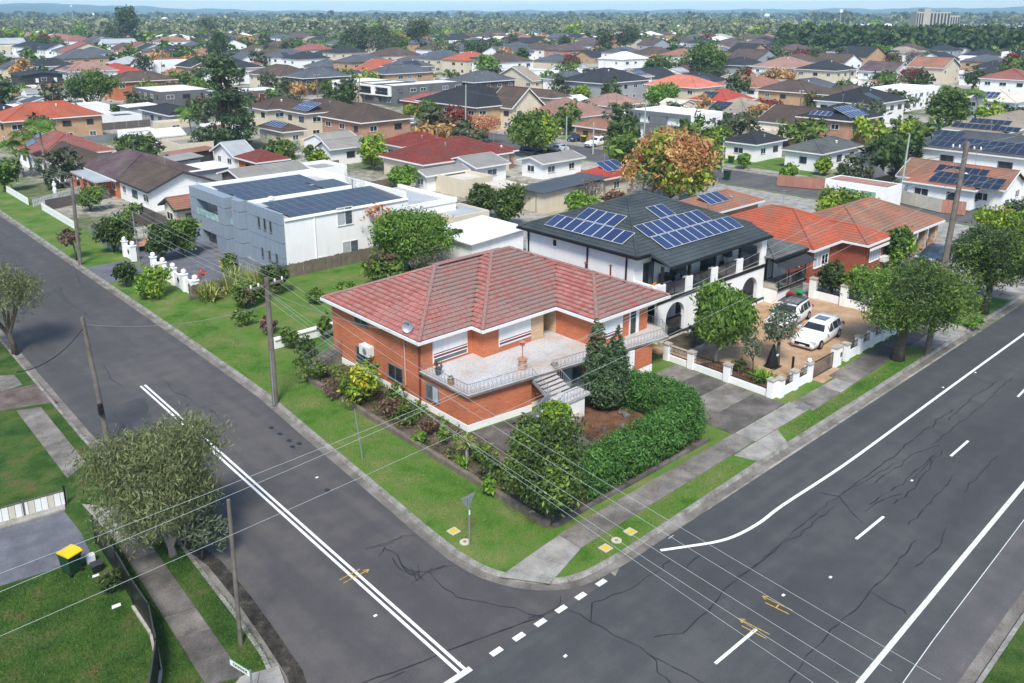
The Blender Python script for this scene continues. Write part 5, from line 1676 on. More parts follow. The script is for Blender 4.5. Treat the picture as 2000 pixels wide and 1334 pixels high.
for c, ww in ((47.2, 1.2), (50.8, 2.0), (54.6, 1.8), (57.4, 1.3)):
    window(nh, 'S', c, 36.8, ww, 2.05, 4.45, 'trim_black', ['glass_dark', 'glass_mid'])
# arcade below
def arch_wall(root, x0, x1, z0, z1, y, t, ops, mat):
    """front wall with round-headed openings (centre, width, springing height, sill)"""
    mb = MB()
    xs = x0
    for (c, ww, sp, sill) in ops:
        a, b_ = c - ww / 2, c + ww / 2
        mb.box(xs, y, z0, a, y + t, z1)
        n = 14
        for k in range(n):
            t0, t1 = math.pi * (1 - k / n), math.pi * (1 - (k + 1) / n)
            xa, xb = c + ww / 2 * math.cos(t0), c + ww / 2 * math.cos(t1)
            za, zb = sp + ww / 2 * math.sin(t0), sp + ww / 2 * math.sin(t1)
            mb.face([(xa, y, za), (xb, y, zb), (xb, y, z1), (xa, y, z1)])
            mb.face([(xb, y + t, zb), (xa, y + t, za), (xa, y + t, z1), (xb, y + t, z1)])
            mb.face([(xa, y, za), (xa, y + t, za), (xb, y + t, zb), (xb, y, zb)])
        if sill > z0:
            mb.box(a, y, z0, b_, y + t, sill)
        xs = b_
    mb.box(xs, y, z0, x1, y + t, z1)
    return mb.build('arcade', mat, root)
arch_wall(nh, 45.7, 59.5, 0.5, 3.1, FY, 0.3, [(47.75, 2.2, 1.72, 0.5), (52.4, 4.0, 1.0, 0.5), (57.5, 2.2, 1.5, 0.5)], 'render_white')
MB().box(45.7, FY - 0.12, 0.1, 59.5, 36.79, 0.38).build('porch_base', 'render_white', nh)
MB().box(45.65, FY - 0.16, 0.381, 59.55, 36.79, 0.499).build('porch_floor', 'trim_black', nh)
for c, ww in ((47.7, 1.6), (52.0, 2.4), (57.0, 1.6)):
    window(nh, 'S', c, 36.8, ww, 1.9, 1.55, 'trim_black', ['glass_dark', 'glass_dark'])
f = MB(); f.bar((46.7, FY + 0.2, 1.5), (48.8, FY + 0.2, 1.5), 0.06); f.bar((47.7, FY + 0.2, 0.5), (47.7, FY + 0.2, 1.5), 0.05)
o = f.build('balustrade', 'trim_black', nh); MB().box(46.72, FY + 0.19, 0.55, 48.78, FY + 0.21, 1.46).build('glass_panel', 'glass_smoke', o)
# steps to the court
for k in range(4):
    q = MB(); q.box(49.6 - 0.1 * k, 32.9 - k * 0.42, 0.1, 52.6, 33.3 - k * 0.42, 0.42 - k * 0.09); o = q.build('step', 'stone_pale', nh)
    MB().box(49.58 - 0.1 * k, 32.87 - k * 0.42, 0.1, 52.62, 32.899 - k * 0.42, 0.4 - k * 0.09).build('riser', 'trim_black', o)
f = MB(); f.bar((52.7, 33.4, 1.1), (52.7, 31.4, 0.75), 0.05); f.bar((52.7, 31.4, 0.1), (52.7, 31.4, 0.75), 0.05); f.bar((49.2, 31.4, 0.1), (49.2, 31.4, 0.75), 0.05); f.bar((49.5, 33.4, 1.1), (49.2, 31.4, 0.75), 0.05); f.build('handrail', 'trim_black', nh)
pl = MB(); pl.prism([(45.4, 31.6), (48.6, 31.6), (48.9, 33.0), (48.4, 34.3), (45.4, 34.3)], 0.1, 0.5); pl.build('planter', 'stone_pale', nh)
pl = MB(); pl.prism([(45.7, 31.9), (48.3, 31.9), (48.5, 33.0), (48.1, 34.0), (45.7, 34.0)], 0.5, 0.53); pl.build('planter_soil', 'soil', nh)
# lower wing on the right
w = MB(); w.box(59.62, 35.2, 0.1, 63.9, 46.0, 3.85); w.box(59.62, 33.4, 0.1, 63.6, 35.19, 1.28); w.build('wing_wall', 'render_white', nh)
r = MB(); hip_roof(r, 59.3, 33.6, 64.4, 46.5, 3.95, 0.35); wr = r.build('wing_roof', 'tile_sage', nh)
MB().box(59.3, 33.48, 3.74, 64.5, 33.6, 3.93).box(64.38, 33.601, 3.75, 64.5, 46.5, 3.92).build('gutter', 'trim_black', wr)
r = MB(); r.face([(59.62, 32.6, 3.2), (64.2, 32.6, 3.2), (64.2, 34.2, 3.72), (59.62, 34.2, 3.72)], 0, [(0, 0), (4.6, 0), (4.6, 1.7), (0, 1.7)]); r.face([(59.62, 34.2, 3.70), (64.2, 34.2, 3.70), (64.2, 32.6, 3.18), (59.62, 32.6, 3.18)]); r.build('awning', 'tile_charcoal', nh)
MB().box(59.62, 33.3, 1.29, 64.0, 35.19, 1.46).build('wing_balcony_floor', 'stone_pale', nh); MB().box(59.6, 33.24, 1.27, 64.05, 33.299, 1.48).build('wing_balcony_edge', 'trim_black', nh)
f = MB()
for xx in (59.75, 61.2, 62.6, 63.9): f.bar((xx, 33.36, 1.46), (xx, 33.36, 3.25 if xx in (63.9, 61.2) else 2.4), 0.07)
f.bar((59.7, 33.36, 2.4), (63.95, 33.36, 2.4), 0.05); f.bar((63.95, 33.36, 2.4), (63.95, 35.2, 2.4), 0.05); o = f.build('balustrade', 'trim_black', nh)
for s0, s1 in ((59.8, 61.15), (61.25, 62.55), (62.65, 63.85)): MB().box(s0, 33.35, 1.52, s1, 33.37, 2.36).build('glass_panel', 'glass_smoke', o)
window(nh, 'S', 60.9, 35.2, 1.9, 1.8, 2.45, 'trim_black', ['glass_dark', 'curtain']); window(nh, 'S', 63.1, 35.2, 1.1, 1.0, 2.75, 'gutter_white', ['curtain', 'glass_mid'])
# mesh dish and small dish behind the ridge
def dish(label, x, y, z, rad, mat, ry, rz_, base):
    q = MB(); NS = 20
    for i in range(5):
        r0, r1 = rad * i / 5, rad * (i + 1) / 5
        for k in range(NS):
            a0, a1 = 2 * math.pi * k / NS, 2 * math.pi * (k + 1) / NS
            zz = lambda r_: 0.35 * r_ * r_ / rad
            p = [(r0 * math.cos(a0), r0 * math.sin(a0), zz(r0)), (r1 * math.cos(a0), r1 * math.sin(a0), zz(r1)), (r1 * math.cos(a1), r1 * math.sin(a1), zz(r1)), (r0 * math.cos(a1), r0 * math.sin(a1), zz(r0))]
            if mat == 'mesh':
                q.bar(p[1], p[2], 0.02)
                if k % 2 == 0: q.bar(p[0], p[1], 0.02)
            else: q.face(p)
    root = thing('satellite_dish', (x, y, base), label, 'dish')
    o = q.build('dish', 'galv' if mat == 'mesh' else mat, root)
    o.matrix_basis = Matrix.Translation((x, y, z)) @ Matrix.Rotation(rz_, 4, 'Z') @ Matrix.Rotation(ry, 4, 'Y')
    MB().tube([(x, y, base), (x, y, z)], 0.05).build('mast', 'metal_grey', root)
dish('large grey mesh satellite dish behind the dark roof of the arched house', 58.2, 46.5, 8.0, 1.25, 'mesh', R(-60), R(240), 6.5)
dish('small grey satellite dish on the back of the arched house roof', 60.6, 44.6, 6.7, 0.5, 'metal_grey', R(-60), R(250), 4.5)
dish('black mesh satellite dish on a mast on the white box house roof', 46.8, 76.0, 6.0, 1.2, 'mesh', R(-70), R(200), 4.1)

# things on the balcony
def chairish(label, x, y, z, mat, s=1.0, cat='chair', name='chair', rz_=0.0):
    root = thing(name, (x, y, z), label, cat)
    M4 = lambda p: (x + s * (p[0] * math.cos(rz_) - p[1] * math.sin(rz_)), y + s * (p[0] * math.sin(rz_) + p[1] * math.cos(rz_)), z + s * p[2])
    q = MB(); q.bar(M4((-0.25, 0, 0.42)), M4((0.25, 0, 0.42)), 0.5 * s, 0.05); q.build('seat', mat, root)
    q = MB(); q.bar(M4((0, 0.24, 0.42)), M4((0, 0.34, 0.9)), 0.5 * s, 0.05); q.build('backrest', mat, root)
    for a in (-0.22, 0.22):
        for c in (-0.2, 0.2):
            MB().bar(M4((a, c, 0)), M4((a, c, 0.42)), 0.04).build('leg', mat, root)
    return root
chairish('bright orange plastic chair at the left end of the balcony', 46.9, 35.9, 3.34, 'plastic_orange', 1.0, rz_=R(120))
chairish('grey folding chair leaning by the teal tub on the balcony', 49.7, 35.6, 3.34, 'galv', 1.1, rz_=R(60))
chairish('dark wicker armchair in the middle of the balcony', 53.3, 35.8, 3.34, 'plastic_black', 1.2, rz_=R(160))
chairish('dark wicker armchair beside the pale cushion on the balcony', 54.3, 35.7, 3.34, 'plastic_black', 1.2, rz_=R(200))
def simple(name, label, cat, parts, group=None):
    root = None
    for pn, mb_, mt in parts:
        if root is None:
            root = mb_.build(name, mt); tag(root, label, cat, group)
        else:
            mb_.build(pn, mt, root)
    return root
simple('storage_tub', 'teal plastic tub standing on the balcony of the arched house', 'tub', [('', MB().prism([(50.35, 35.3), (50.9, 35.3), (50.95, 35.8), (50.3, 35.8)], 3.35, 3.95), 'plastic_teal'), ('rim', MB().box(50.28, 35.25, 3.951, 50.97, 35.85, 4.0), 'plastic_teal')])
simple('round_table', 'round grey table above the teal tub on the balcony', 'table', [('', MB().lathe([(0.05, 0.0), (0.05, 0.72), (0.6, 0.73), (0.6, 0.78), (0.02, 0.79)], (50.7, 36.2, 3.35), 18), 'metal_grey'), ('foot', MB().lathe([(0.3, 0.0), (0.3, 0.03)], (50.7, 36.2, 3.35), 12), 'metal_grey')])
simple('sofa', 'white covered sofa behind the balcony corner pier', 'sofa', [('', MB().box(46.7, 34.95, 3.35, 48.4, 35.5, 3.75), 'curtain'), ('backrest', MB().box(46.7, 35.5, 3.35, 48.4, 35.7, 4.1), 'curtain'), ('armrest', MB().box(48.4, 34.95, 3.35, 48.55, 35.7, 3.95), 'curtain')])
simple('barbecue', 'black covered barbecue near the first balcony panel', 'barbecue', [('', MB().box(48.2, 35.9, 3.35, 49.1, 36.5, 4.1), 'plastic_black'), ('hood', MB().prism([(48.15, 35.85), (49.15, 35.85), (49.05, 36.55), (48.25, 36.55)], 4.101, 4.4), 'plastic_black')])
simple('air_conditioner', 'white air conditioner with a blue cover on the balcony', 'air conditioner', [('', MB().box(56.2, 35.9, 3.35, 57.0, 36.4, 4.2), 'ac_white'), ('cover', MB().box(56.25, 35.95, 4.201, 56.8, 36.35, 4.5), 'pot_blue')])

# court, fences and gates of the arched house
mb = MB(); mb.face([(44.3, 24.4, 0.128), (63.3, 24.4, 0.128), (63.3, 34.4, 0.128), (44.3, 34.4, 0.128)]); structure('tan_court', mb, 'paving_tan')
mb = MB(); mb.prism([(44.35, 24.45), (47.4, 24.45), (47.2, 26.0), (46.4, 29.8), (44.35, 30.8)], 0.1, 0.15); structure('court_garden', mb, 'redsoil')
mb = MB(); mb.box(60.8, 33.0, 0.129, 63.3, 33.06, 0.133); structure('court_drain', mb, 'trim_black')
mb = MB(); mb.face([(48.3, 23.3, 0.126), (51.3, 23.3, 0.126), (51.3, 24.39, 0.126), (48.3, 24.39, 0.126)]); structure('gate_apron', mb, 'paving_tan')
def pier_fence(name, label, piers, low, ph, panel_mat, pmat='render_white', axis='x', fixed=24.15, skip=(), step=0.12, balls=(), pw=0.42, top=None):
    a0, a1 = min(piers), max(piers)
    X = (lambda a, d: (a, fixed + d)) if axis == 'x' else (lambda a, d: (fixed + d, a))
    c = X((a0 + a1) / 2, 0)
    root = thing(name, (c[0], c[1], 0.12), label, 'fence')
    bx = lambda q, a, b, d0, d1, z0, z1: q.box(*(X(min(a, b), d0) + (z0,)), *(X(max(a, b), d1) + (z1,))) if axis == 'x' else q.box(fixed + d0, min(a, b), z0, fixed + d1, max(a, b), z1)
    for i, p in enumerate(piers):
        q = MB(); bx(q, p - pw / 2, p + pw / 2, -pw / 2, pw / 2, 0.1, ph); o = q.build('pier', pmat, root)
        q = MB(); bx(q, p - pw / 2 - 0.05, p + pw / 2 + 0.05, -pw / 2 - 0.05, pw / 2 + 0.05, ph + 0.001, ph + 0.09); q.build('cap', 'stone_pale', o)
        if i in balls:
            cc = X(p, 0); MB().lathe([(0.04, 0), (0.13, 0.06), (0.16, 0.16), (0.12, 0.27), (0.02, 0.32)], (cc[0], cc[1], ph + 0.08), 12).build('ball', 'render_white', o)
    for i in range(len(piers) - 1):
        if i in skip: continue
        a, b = piers[i] + pw / 2, piers[i + 1] - pw / 2
        if piers[i] > piers[i + 1]: a, b = piers[i + 1] + pw / 2, piers[i] - pw / 2
        q = MB(); bx(q, a, b, -0.1, 0.1, 0.1, low); q.build('low_wall', pmat, root)
        q = MB(); z1 = (top or ph) - 0.12
        bx(q, a, b, -0.02, 0.02, low + 0.05, low + 0.09); bx(q, a, b, -0.02, 0.02, z1, z1 + 0.04)
        n = int((b - a) / step)
        for k in range(n + 1):
            s = a + (b - a) * k / max(1, n)
            bx(q, s - 0.009, s + 0.009, -0.009, 0.009, low + 0.09, z1)
            if k < n and k % 2 == 0:
                bx(q, s + 0.02, s + step - 0.02, -0.006, 0.006, (low + z1) / 2 - 0.02, (low + z1) / 2 + 0.02)
        tag(q.build('iron_panel', panel_mat, root), kind='stuff')
    return root
pier_fence('pier_fence', 'white pier fence with black iron panels beside the corner house driveway', [24.45, 27.6, 30.4, 32.4], 0.55, 1.25, 'trim_black', axis='y', fixed=44.05)
pier_fence('pier_fence', 'white front fence with iron panels left of the bronze gate', [44.5, 46.2, 47.95], 0.65, 1.3, 'trim_dark', fixed=24.15, balls=(2,))
pier_fence('pier_fence', 'white front fence with iron panels right of the bronze gate under the street tree', [52.9, 54.8, 56.6, 58.4, 60.2], 0.7, 1.3, 'trim_dark', fixed=24.15)
pier_fence('pier_fence', 'tall white pier fence between the tan court and the red brick house', [24.6, 27.2, 29.6, 32.3], 0.75, 1.75, 'trim_black', axis='y', fixed=63.5, pw=0.5)
gt = thing('sliding_gate', (49.6, 24.1, 0.12), 'bronze scrollwork sliding gate between white piers', 'gate')
MB().bar((48.2, 24.1, 1.25), (51.0, 24.1, 1.25), 0.05).bar((48.2, 24.1, 0.2), (51.0, 24.1, 0.2), 0.05).bar((48.2, 24.1, 0.2), (48.2, 24.1, 1.25), 0.05).bar((51.0, 24.1, 0.2), (51.0, 24.1, 1.25), 0.05).build('gate_frame', 'trim_black', gt)
q = MB()
for k in range(26): q.bar((48.25 + k * 0.108, 24.1, 0.22), (48.25 + k * 0.108, 24.1, 1.23), 0.05, 0.012)
tag(q.build('screen_bars', 'drive_brown', gt), kind='stuff')
pp = thing('intercom_pier', (51.6, 24.15, 0.12), 'white pier with a black intercom beside the bronze gate', 'pier')
MB().box(51.2, 23.95, 0.1, 52.0, 24.35, 1.45).build('pier', 'render_white', pp); MB().box(51.15, 23.9, 1.451, 52.05, 24.4, 1.53).build('cap', 'stone_pale', pp); MB().box(51.75, 23.92, 0.75, 51.9, 23.949, 1.05).build('intercom', 'plastic_black', pp)
sg = thing('side_gate', (52.35, 24.2, 0.12), 'narrow black pedestrian gate next to the intercom pier', 'gate')
q = MB()
for k in range(6): q.bar((52.05 + k * 0.11, 24.2, 0.2), (52.05 + k * 0.11, 24.2, 1.3), 0.02)
q.bar((52.03, 24.2, 0.22), (52.66, 24.2, 0.22), 0.04).bar((52.03, 24.2, 1.3), (52.66, 24.2, 1.3), 0.04); q.build('bars', 'trim_black', sg)
ig = thing('iron_gate', (62.6, 33.9, 0.12), 'tall black iron gate beside the lower wing of the arched house', 'gate')
q = MB()
for k in range(14): q.bar((61.4 + k * 0.15, 33.2, 0.15), (61.4 + k * 0.15, 33.2, 1.27), 0.03)
q.bar((61.3, 33.2, 0.2), (63.4, 33.2, 0.2), 0.05).bar((61.3, 33.2, 1.2), (63.4, 33.2, 1.2), 0.05); q.build('bars', 'trim_black', ig)
# tall narrow black cover in the court
x, y = gp(1508, 716)
uc = thing('covered_umbrella', (x, y, 0.13), 'folded umbrella in a tapering black cover beside the olive tree', 'umbrella')
q = MB(); q.lathe([(0.42, 0), (0.45, 0.12), (0.38, 0.5), (0.2, 1.1), (0.06, 1.55), (0.03, 1.62)], (x, y, 0.14), 8); q.build('cover', 'plastic_black', uc)
MB().box(x - 0.45, y - 0.45, 0.13, x + 0.45, y + 0.45, 0.2).build('base', 'plastic_black', uc); MB().box(x - 0.1, y - 0.36, 1.0, x + 0.1, y - 0.29, 1.1).build('tag', 'sign_white', uc)
MB().tube([(47.25, 24.9, 0.1), (47.25, 24.9, 1.75)], 0.08).build('bollard_post', 'plastic_black')
tag(bpy.data.objects['bollard_post'], 'slim black post standing behind the fence beside the ball-topped pier', 'post')

# wheelie bins
def bin_make(label, x, y, z, lid, rz_=0.0, s=1.0, group=None):
    root = bpy.data.objects.new('wheelie_bin', None); COL.objects.link(root)
    root.location = (x, y, z); root.rotation_euler = (0, 0, rz_); root.scale = (s, s, s)
    tag(root, label, 'bin', group)
    b = MB()
    lo = [(-0.22, -0.24), (0.22, -0.24), (0.22, 0.26), (-0.22, 0.26)]; hi = [(-0.29, -0.32), (0.29, -0.32), (0.29, 0.36), (-0.29, 0.36)]
    for i in range(4):
        j = (i + 1) % 4
        b.face([(*lo[i], 0.05), (*lo[j], 0.05), (*hi[j], 0.9), (*hi[i], 0.9)])
    b.face([(*p, 0.05) for p in reversed(lo)])
    b.box(-0.31, -0.34, 0.86, 0.31, 0.38, 0.92)
    newobj('body', b.mesh('bin_body', 'plastic_green'), root)
    l = MB(); pts = [(-0.33, 0.93), (-0.3, 0.99), (-0.1, 1.03), (0.25, 1.03), (0.4, 0.97), (0.42, 0.93)]
    for (a, za), (c, zc) in zip(pts, pts[1:]): l.face([(-0.32, a, za), (0.32, a, za), (0.32, c, zc), (-0.32, c, zc)])
    for xx, fl in ((-0.32, -1), (0.32, 1)): l.face([(xx, a, za) for a, za in pts][::fl])
    newobj('lid', l.mesh('bin_lid', lid), root)
    for xx in (-0.24, 0.24):
        w_ = MB(); w_.tube([(xx - 0.03, 0.3, 0.1), (xx + 0.03, 0.3, 0.1)], 0.1, 10); newobj('wheel', w_.mesh('bin_wheel', 'rubber'), root)
    h = MB(); h.bar((-0.25, 0.44, 0.9), (0.25, 0.44, 0.9), 0.04); newobj('handle', h.mesh('bin_handle', 'plastic_black'), root)
    return root
bin_make('dark bin with a red lid beside the roof-racked car', 60.4, 32.6, 0.13, 'plastic_red', R(200))
bin_make('dark bin with a green lid beside the red-lidded bin', 61.35, 32.5, 0.13, 'plastic_lime', R(190))

# ------------------------------------------------------------------ cars
def car(label, x, y, rz_, paintm, L=4.7, Wd=1.85, Hh=1.5, rack=False, kind='suv', z=0.13, roof_glass=True):
    root = bpy.data.objects.new('parked_car', None); COL.objects.link(root)
    root.location = (x, y, z); root.rotation_euler = (0, 0, rz_); tag(root, label, 'car')
    h = Wd / 2
    # stations along the length: x, half width at sill, belt height, roof height, roof half width
    if kind == 'suv':
        prof = [(0.0, 0.40, 0.62), (0.03, 0.62, 0.72), (0.10, 0.70, 0.84), (0.27, 0.745, 0.90), (0.335, 0.75, 0.98), (0.44, 0.76, 1.38), (0.52, 0.77, 1.5), (0.75, 0.78, 1.5), (0.90, 0.78, 1.42), (0.975, 0.77, 1.06), (1.0, 0.68, 0.80)]
    else:
        prof = [(0.0, 0.38, 0.56), (0.03, 0.55, 0.66), (0.10, 0.62, 0.76), (0.29, 0.68, 0.84), (0.36, 0.70, 0.92), (0.47, 0.71, 1.28), (0.55, 0.72, 1.36), (0.72, 0.72, 1.34), (0.86, 0.72, 1.1), (0.95, 0.72, 0.92), (1.0, 0.66, 0.75)]
    k = Hh / (1.5 if kind == 'suv' else 1.36)
    rows = []
    for t, bz, rz2 in prof:
        xx = (t - 0.5) * L
        e = 1 - 0.16 * (abs(t - 0.5) * 2) ** 4
        top = rz2 * k
        cabin = top > 1.0 * k
        rw = h * (0.72 if cabin else 0.88) * e
        belt = min(bz * k, top - 0.02)
        rows.append([(xx, -h * e * 0.93, 0.2), (xx, -h * e, 0.42), (xx, -h * e * 0.985, belt), (xx, -rw, top - 0.05), (xx, -rw * 0.8, top), (xx, rw * 0.8, top), (xx, rw, top - 0.05), (xx, h * e * 0.985, belt), (xx, h * e, 0.42), (xx, h * e * 0.93, 0.2)])
    b = MB()
    n = len(rows[0])
    idx = []
    for r_ in rows:
        s0 = len(b.v); b.v.extend(r_); idx.append(s0)
    for a, c in zip(idx, idx[1:]):
        for i in range(n):
            j = (i + 1) % n
            b.f.append((a + i, c + i, c + j, a + j)); b.mi.append(0); b.uv.append([(0, 0)] * 4)
    b.f.append(tuple(range(idx[0], idx[0] + n))); b.mi.append(0); b.uv.append([(0, 0)] * n)
    b.f.append(tuple(reversed(range(idx[-1], idx[-1] + n)))); b.mi.append(0); b.uv.append([(0, 0)] * n)
    me = b.mesh('car_body', paintm, True)
    newobj('body', me, root)
    def lerp_row(t):
        xs = [p[0] for p in prof]
        for i in range(len(xs) - 1):
            if xs[i] <= t <= xs[i + 1]:
                f = (t - xs[i]) / (xs[i + 1] - xs[i])
                return [Vector(p).lerp(Vector(q), f) for p, q in zip(rows[i], rows[i + 1])]
    def glassq(name, P, mat='glass_dark', push=0.012):
        c = sum((Vector(p) for p in P), Vector()) / len(P)
        nrm = (Vector(P[1]) - Vector(P[0])).cross(Vector(P[2]) - Vector(P[0])).normalized()
        if nrm.dot(c - Vector((0, 0, 0.6))) < 0: nrm = -nrm; P = P[::-1]
        g_ = MB(); g_.face([tuple(Vector(p) + nrm * push) for p in P]); newobj(name, g_.mesh(name, mat), root)
    ta, tb = (0.345, 0.435) if kind == 'suv' else (0.37, 0.465)
    A, B = lerp_row(ta), lerp_row(tb)
    glassq('windscreen', [A[3].lerp(A[6], 0.04), A[6].lerp(A[3], 0.04), B[6].lerp(B[3], 0.06), B[3].lerp(B[6], 0.06)], push=0.05)
    ta, tb = (0.915, 0.965) if kind == 'suv' else (0.75, 0.85)
    A, B = lerp_row(ta), lerp_row(tb)
    glassq('rear_window', [A[3].lerp(A[6], 0.1), A[6].lerp(A[3], 0.1), B[6].lerp(B[3], 0.06), B[3].lerp(B[6], 0.06)], push=0.05)
    segs = [(0.455, 0.60), (0.615, 0.76), (0.775, 0.885)] if kind == 'suv' else [(0.48, 0.60), (0.615, 0.73)]
    for t0, t1 in segs:
        A, B = lerp_row(t0), lerp_row(t1)
        for i, j in ((2, 3), (7, 6)):
            glassq('side_window', [A[i].lerp(A[j], 0.12), B[i].lerp(B[j], 0.12), B[i].lerp(B[j], 0.86), A[i].lerp(A[j], 0.86)], push=0.012)
    if roof_glass and kind == 'suv':
        A, B = lerp_row(0.52), lerp_row(0.7)
        glassq('sunroof', [A[4].lerp(A[5], 0.12), A[5].lerp(A[4], 0.12), B[5].lerp(B[4], 0.12), B[4].lerp(B[5], 0.12)], 'glass_mid', 0.012)
    for t in (0.19, 0.79):
        for s in (-1, 1):
            w_ = MB(); xx = (t - 0.5) * L
            w_.tube([(xx, s * (h - 0.2), 0.33), (xx, s * (h + 0.015), 0.33)], 0.34, 16)
            wo = newobj('wheel', w_.mesh('wheel', 'rubber'), root)
            r_ = MB(); r_.tube([(xx, s * (h + 0.005), 0.33), (xx, s * (h + 0.025), 0.33)], 0.2, 12); newobj('rim', r_.mesh('rim', 'metal_grey'), wo)
    for s in (-1, 1):
        q = MB(); q.box(-L * 0.5 + 0.02, s * h * 0.72 - 0.2, 0.6, -L * 0.5 + 0.2, s * h * 0.72 + 0.2, 0.74); newobj('headlight', q.mesh('headlight', 'lamp_lens'), root)
        q = MB(); q.box(L * 0.5 - 0.12, s * h * 0.74 - 0.18, 0.72, L * 0.5 + 0.01, s * h * 0.74 + 0.18, 0.9); newobj('tail_light', q.mesh('tail_light', 'lamp_red'), root)
        q = MB(); q.box(-L * 0.13, s * (h + 0.02), 0.86, -L * 0.13 + 0.16, s * (h + 0.22), 1.0); newobj('mirror', q.mesh('mirror', paintm), root)
    q = MB(); q.box(-L * 0.5 - 0.02, -0.55, 0.34, -L * 0.5 + 0.06, 0.55, 0.55); newobj('grille', q.mesh('grille', 'plastic_black'), root)
    q = MB(); q.box(-L * 0.5 - 0.03, -0.22, 0.3, -L * 0.5 - 0.021, 0.22, 0.4); newobj('number_plate', q.mesh('number_plate', 'sign_white'), root)
    if rack:
        rk = MB()
        for k2 in range(9): rk.box(-0.55 + k2 * 0.26, -0.7, Hh + 0.12, -0.55 + k2 * 0.26 + 0.1, 0.7, Hh + 0.15)
        rk.bar((-0.6, -0.72, Hh + 0.1), (1.7, -0.72, Hh + 0.1), 0.06).bar((-0.6, 0.72, Hh + 0.1), (1.7, 0.72, Hh + 0.1), 0.06)
        newobj('roof_rack', rk.mesh('roof_rack', 'trim_black'), root)
    return root
car('white four-wheel drive with a panoramic sunroof beside the bronze gate', 55.0, 27.3, R(5), 'car_white', 5.2, 1.95, 1.5)
car('white four-wheel drive with a black roof rack behind the olive tree', 56.8, 30.6, R(8), 'car_white', 5.2, 1.95, 1.58, rack=True, roof_glass=False)
x, y = gp(883, 262, 0.0); car('dark blue car driving on the back street', x, y + 0.3, R(-92), 'car_blue', 4.7, 1.9, 1.5, z=0.01)
x, y = gp(820, 247, 0.12); car('white hatchback parked on a verge of the back street', x, y, R(-90), 'car_white', 4.5, 1.85, 1.45, z=0.12)
x, y = gp(1088, 296, 0.0); car('silver sedan parked on the back street under the autumn tree', x, y, R(-88), 'car_silver', 4.8, 1.85, 1.36, kind='sedan', z=0.01)
x, y = gp(1040, 296, 0.0); car('dark sedan in the shade of the autumn street tree', x, y, R(-88), 'car_blue', 4.6, 1.8, 1.36, kind='sedan', z=0.01)
x, y = gp(1165, 285, 0.12); car('white van parked in a brick house driveway beyond the back street', x, y, R(0), 'car_white', 4.8, 1.9, 1.7, z=0.12)
x, y = gp(1128, 275, 0.12); car('dark car under the carport beside the white van', x, y, R(0), 'car_blue', 4.6, 1.85, 1.45, z=0.12)
x, y = gp(1822, 508, 0.12); car('black car parked by the stone carport behind the pole', x, y, R(0), 'car_blue', 4.7, 1.85, 1.4, kind='sedan', z=0.12)
# ------------------------------------------------------------------ white box house with grey cladding
BX0, BY0, BX1, BY1, BZ = 34.3, 67.9, 48.1, 86.2, 5.7
OCC.append((BX0, BY0, BX1, BY1))
wb = thing('white_box_house', (42, 77, 0.12), 'white flat-roofed two-storey house with blue-grey panel front and rooftop solar panels', 'house')
w = MB(); w.box(BX0 + 1.6, BY0, 0.1, BX1, BY1, 4.9); w.box(BX0 + 0.3, BY0, 0.1, BX0 + 1.6, BY0 + 6.8, 4.9); w.box(BX0 + 0.3, BY1 - 0.9, 0.1, BX0 + 1.6, BY1, 4.9); w.box(BX0 + 0.3, BY0 + 6.8, 2.4, BX0 + 1.6, BY1 - 0.9, 2.85); w.box(BX0 + 0.3, BY0 + 6.8, 4.6, BX0 + 1.6, BY1 - 0.9, 4.9); w.build('wall', 'render_white', wb)
p = MB()
p.box(BX0 + 0.3, BY0, 4.9, BX1, BY0 + 0.22, 5.15); p.box(BX1 - 0.22, BY0 + 0.221, 4.9, BX1, BY1 - 0.221, 5.75); p.box(BX0 + 0.3, BY1 - 0.22, 4.9, BX1, BY1, 5.7); p.box(BX0 + 0.3, 76.6, 4.9, BX1 - 0.23, 76.8, 5.3)
p.build('parapet', 'render_white', wb)
r = MB(); r.box(BX0 + 0.35, BY0 + 0.23, 4.9, BX1 - 0.23, BY1 - 0.23, 4.96); br = r.build('roof', 'roof_lightgrey', wb)
solar_panels(br, (35.6, BY0 + 0.35, 5.02), (1, 0, 0), (0, 1, 0.06), 12, 3, 'solar_black', 1.02, 1.98)
solar_panels(br, (35.4, 77.0, 5.15), (1, 0, 0), (0, 1, 0.06), 8, 2, 'solar_black', 1.02, 1.9)
solar_panels(br, (35.4, 81.2, 5.15), (1, 0, 0), (0, 1, 0.06), 10, 2, 'solar_black', 1.02, 1.9)
solar_panels(br, (44.3, 77.0, 5.1), (1, 0, 0), (0, 1, 0.04), 3, 2, 'solar_black', 1.02, 1.9)
MB().lathe([(0.2, 0), (0.2, 0.2), (0.34, 0.3), (0.34, 0.5), (0.1, 0.62)], (37.5, 76.0, 4.97), 12).build('roof_vent', 'gutter_white', br)
MB().box(BX0 + 0.1, BY0 + 0.02, 0.1, BX0 + 0.28, BY1 - 0.02, 0.11).build('cladding_base', 'trim_dark', wb)
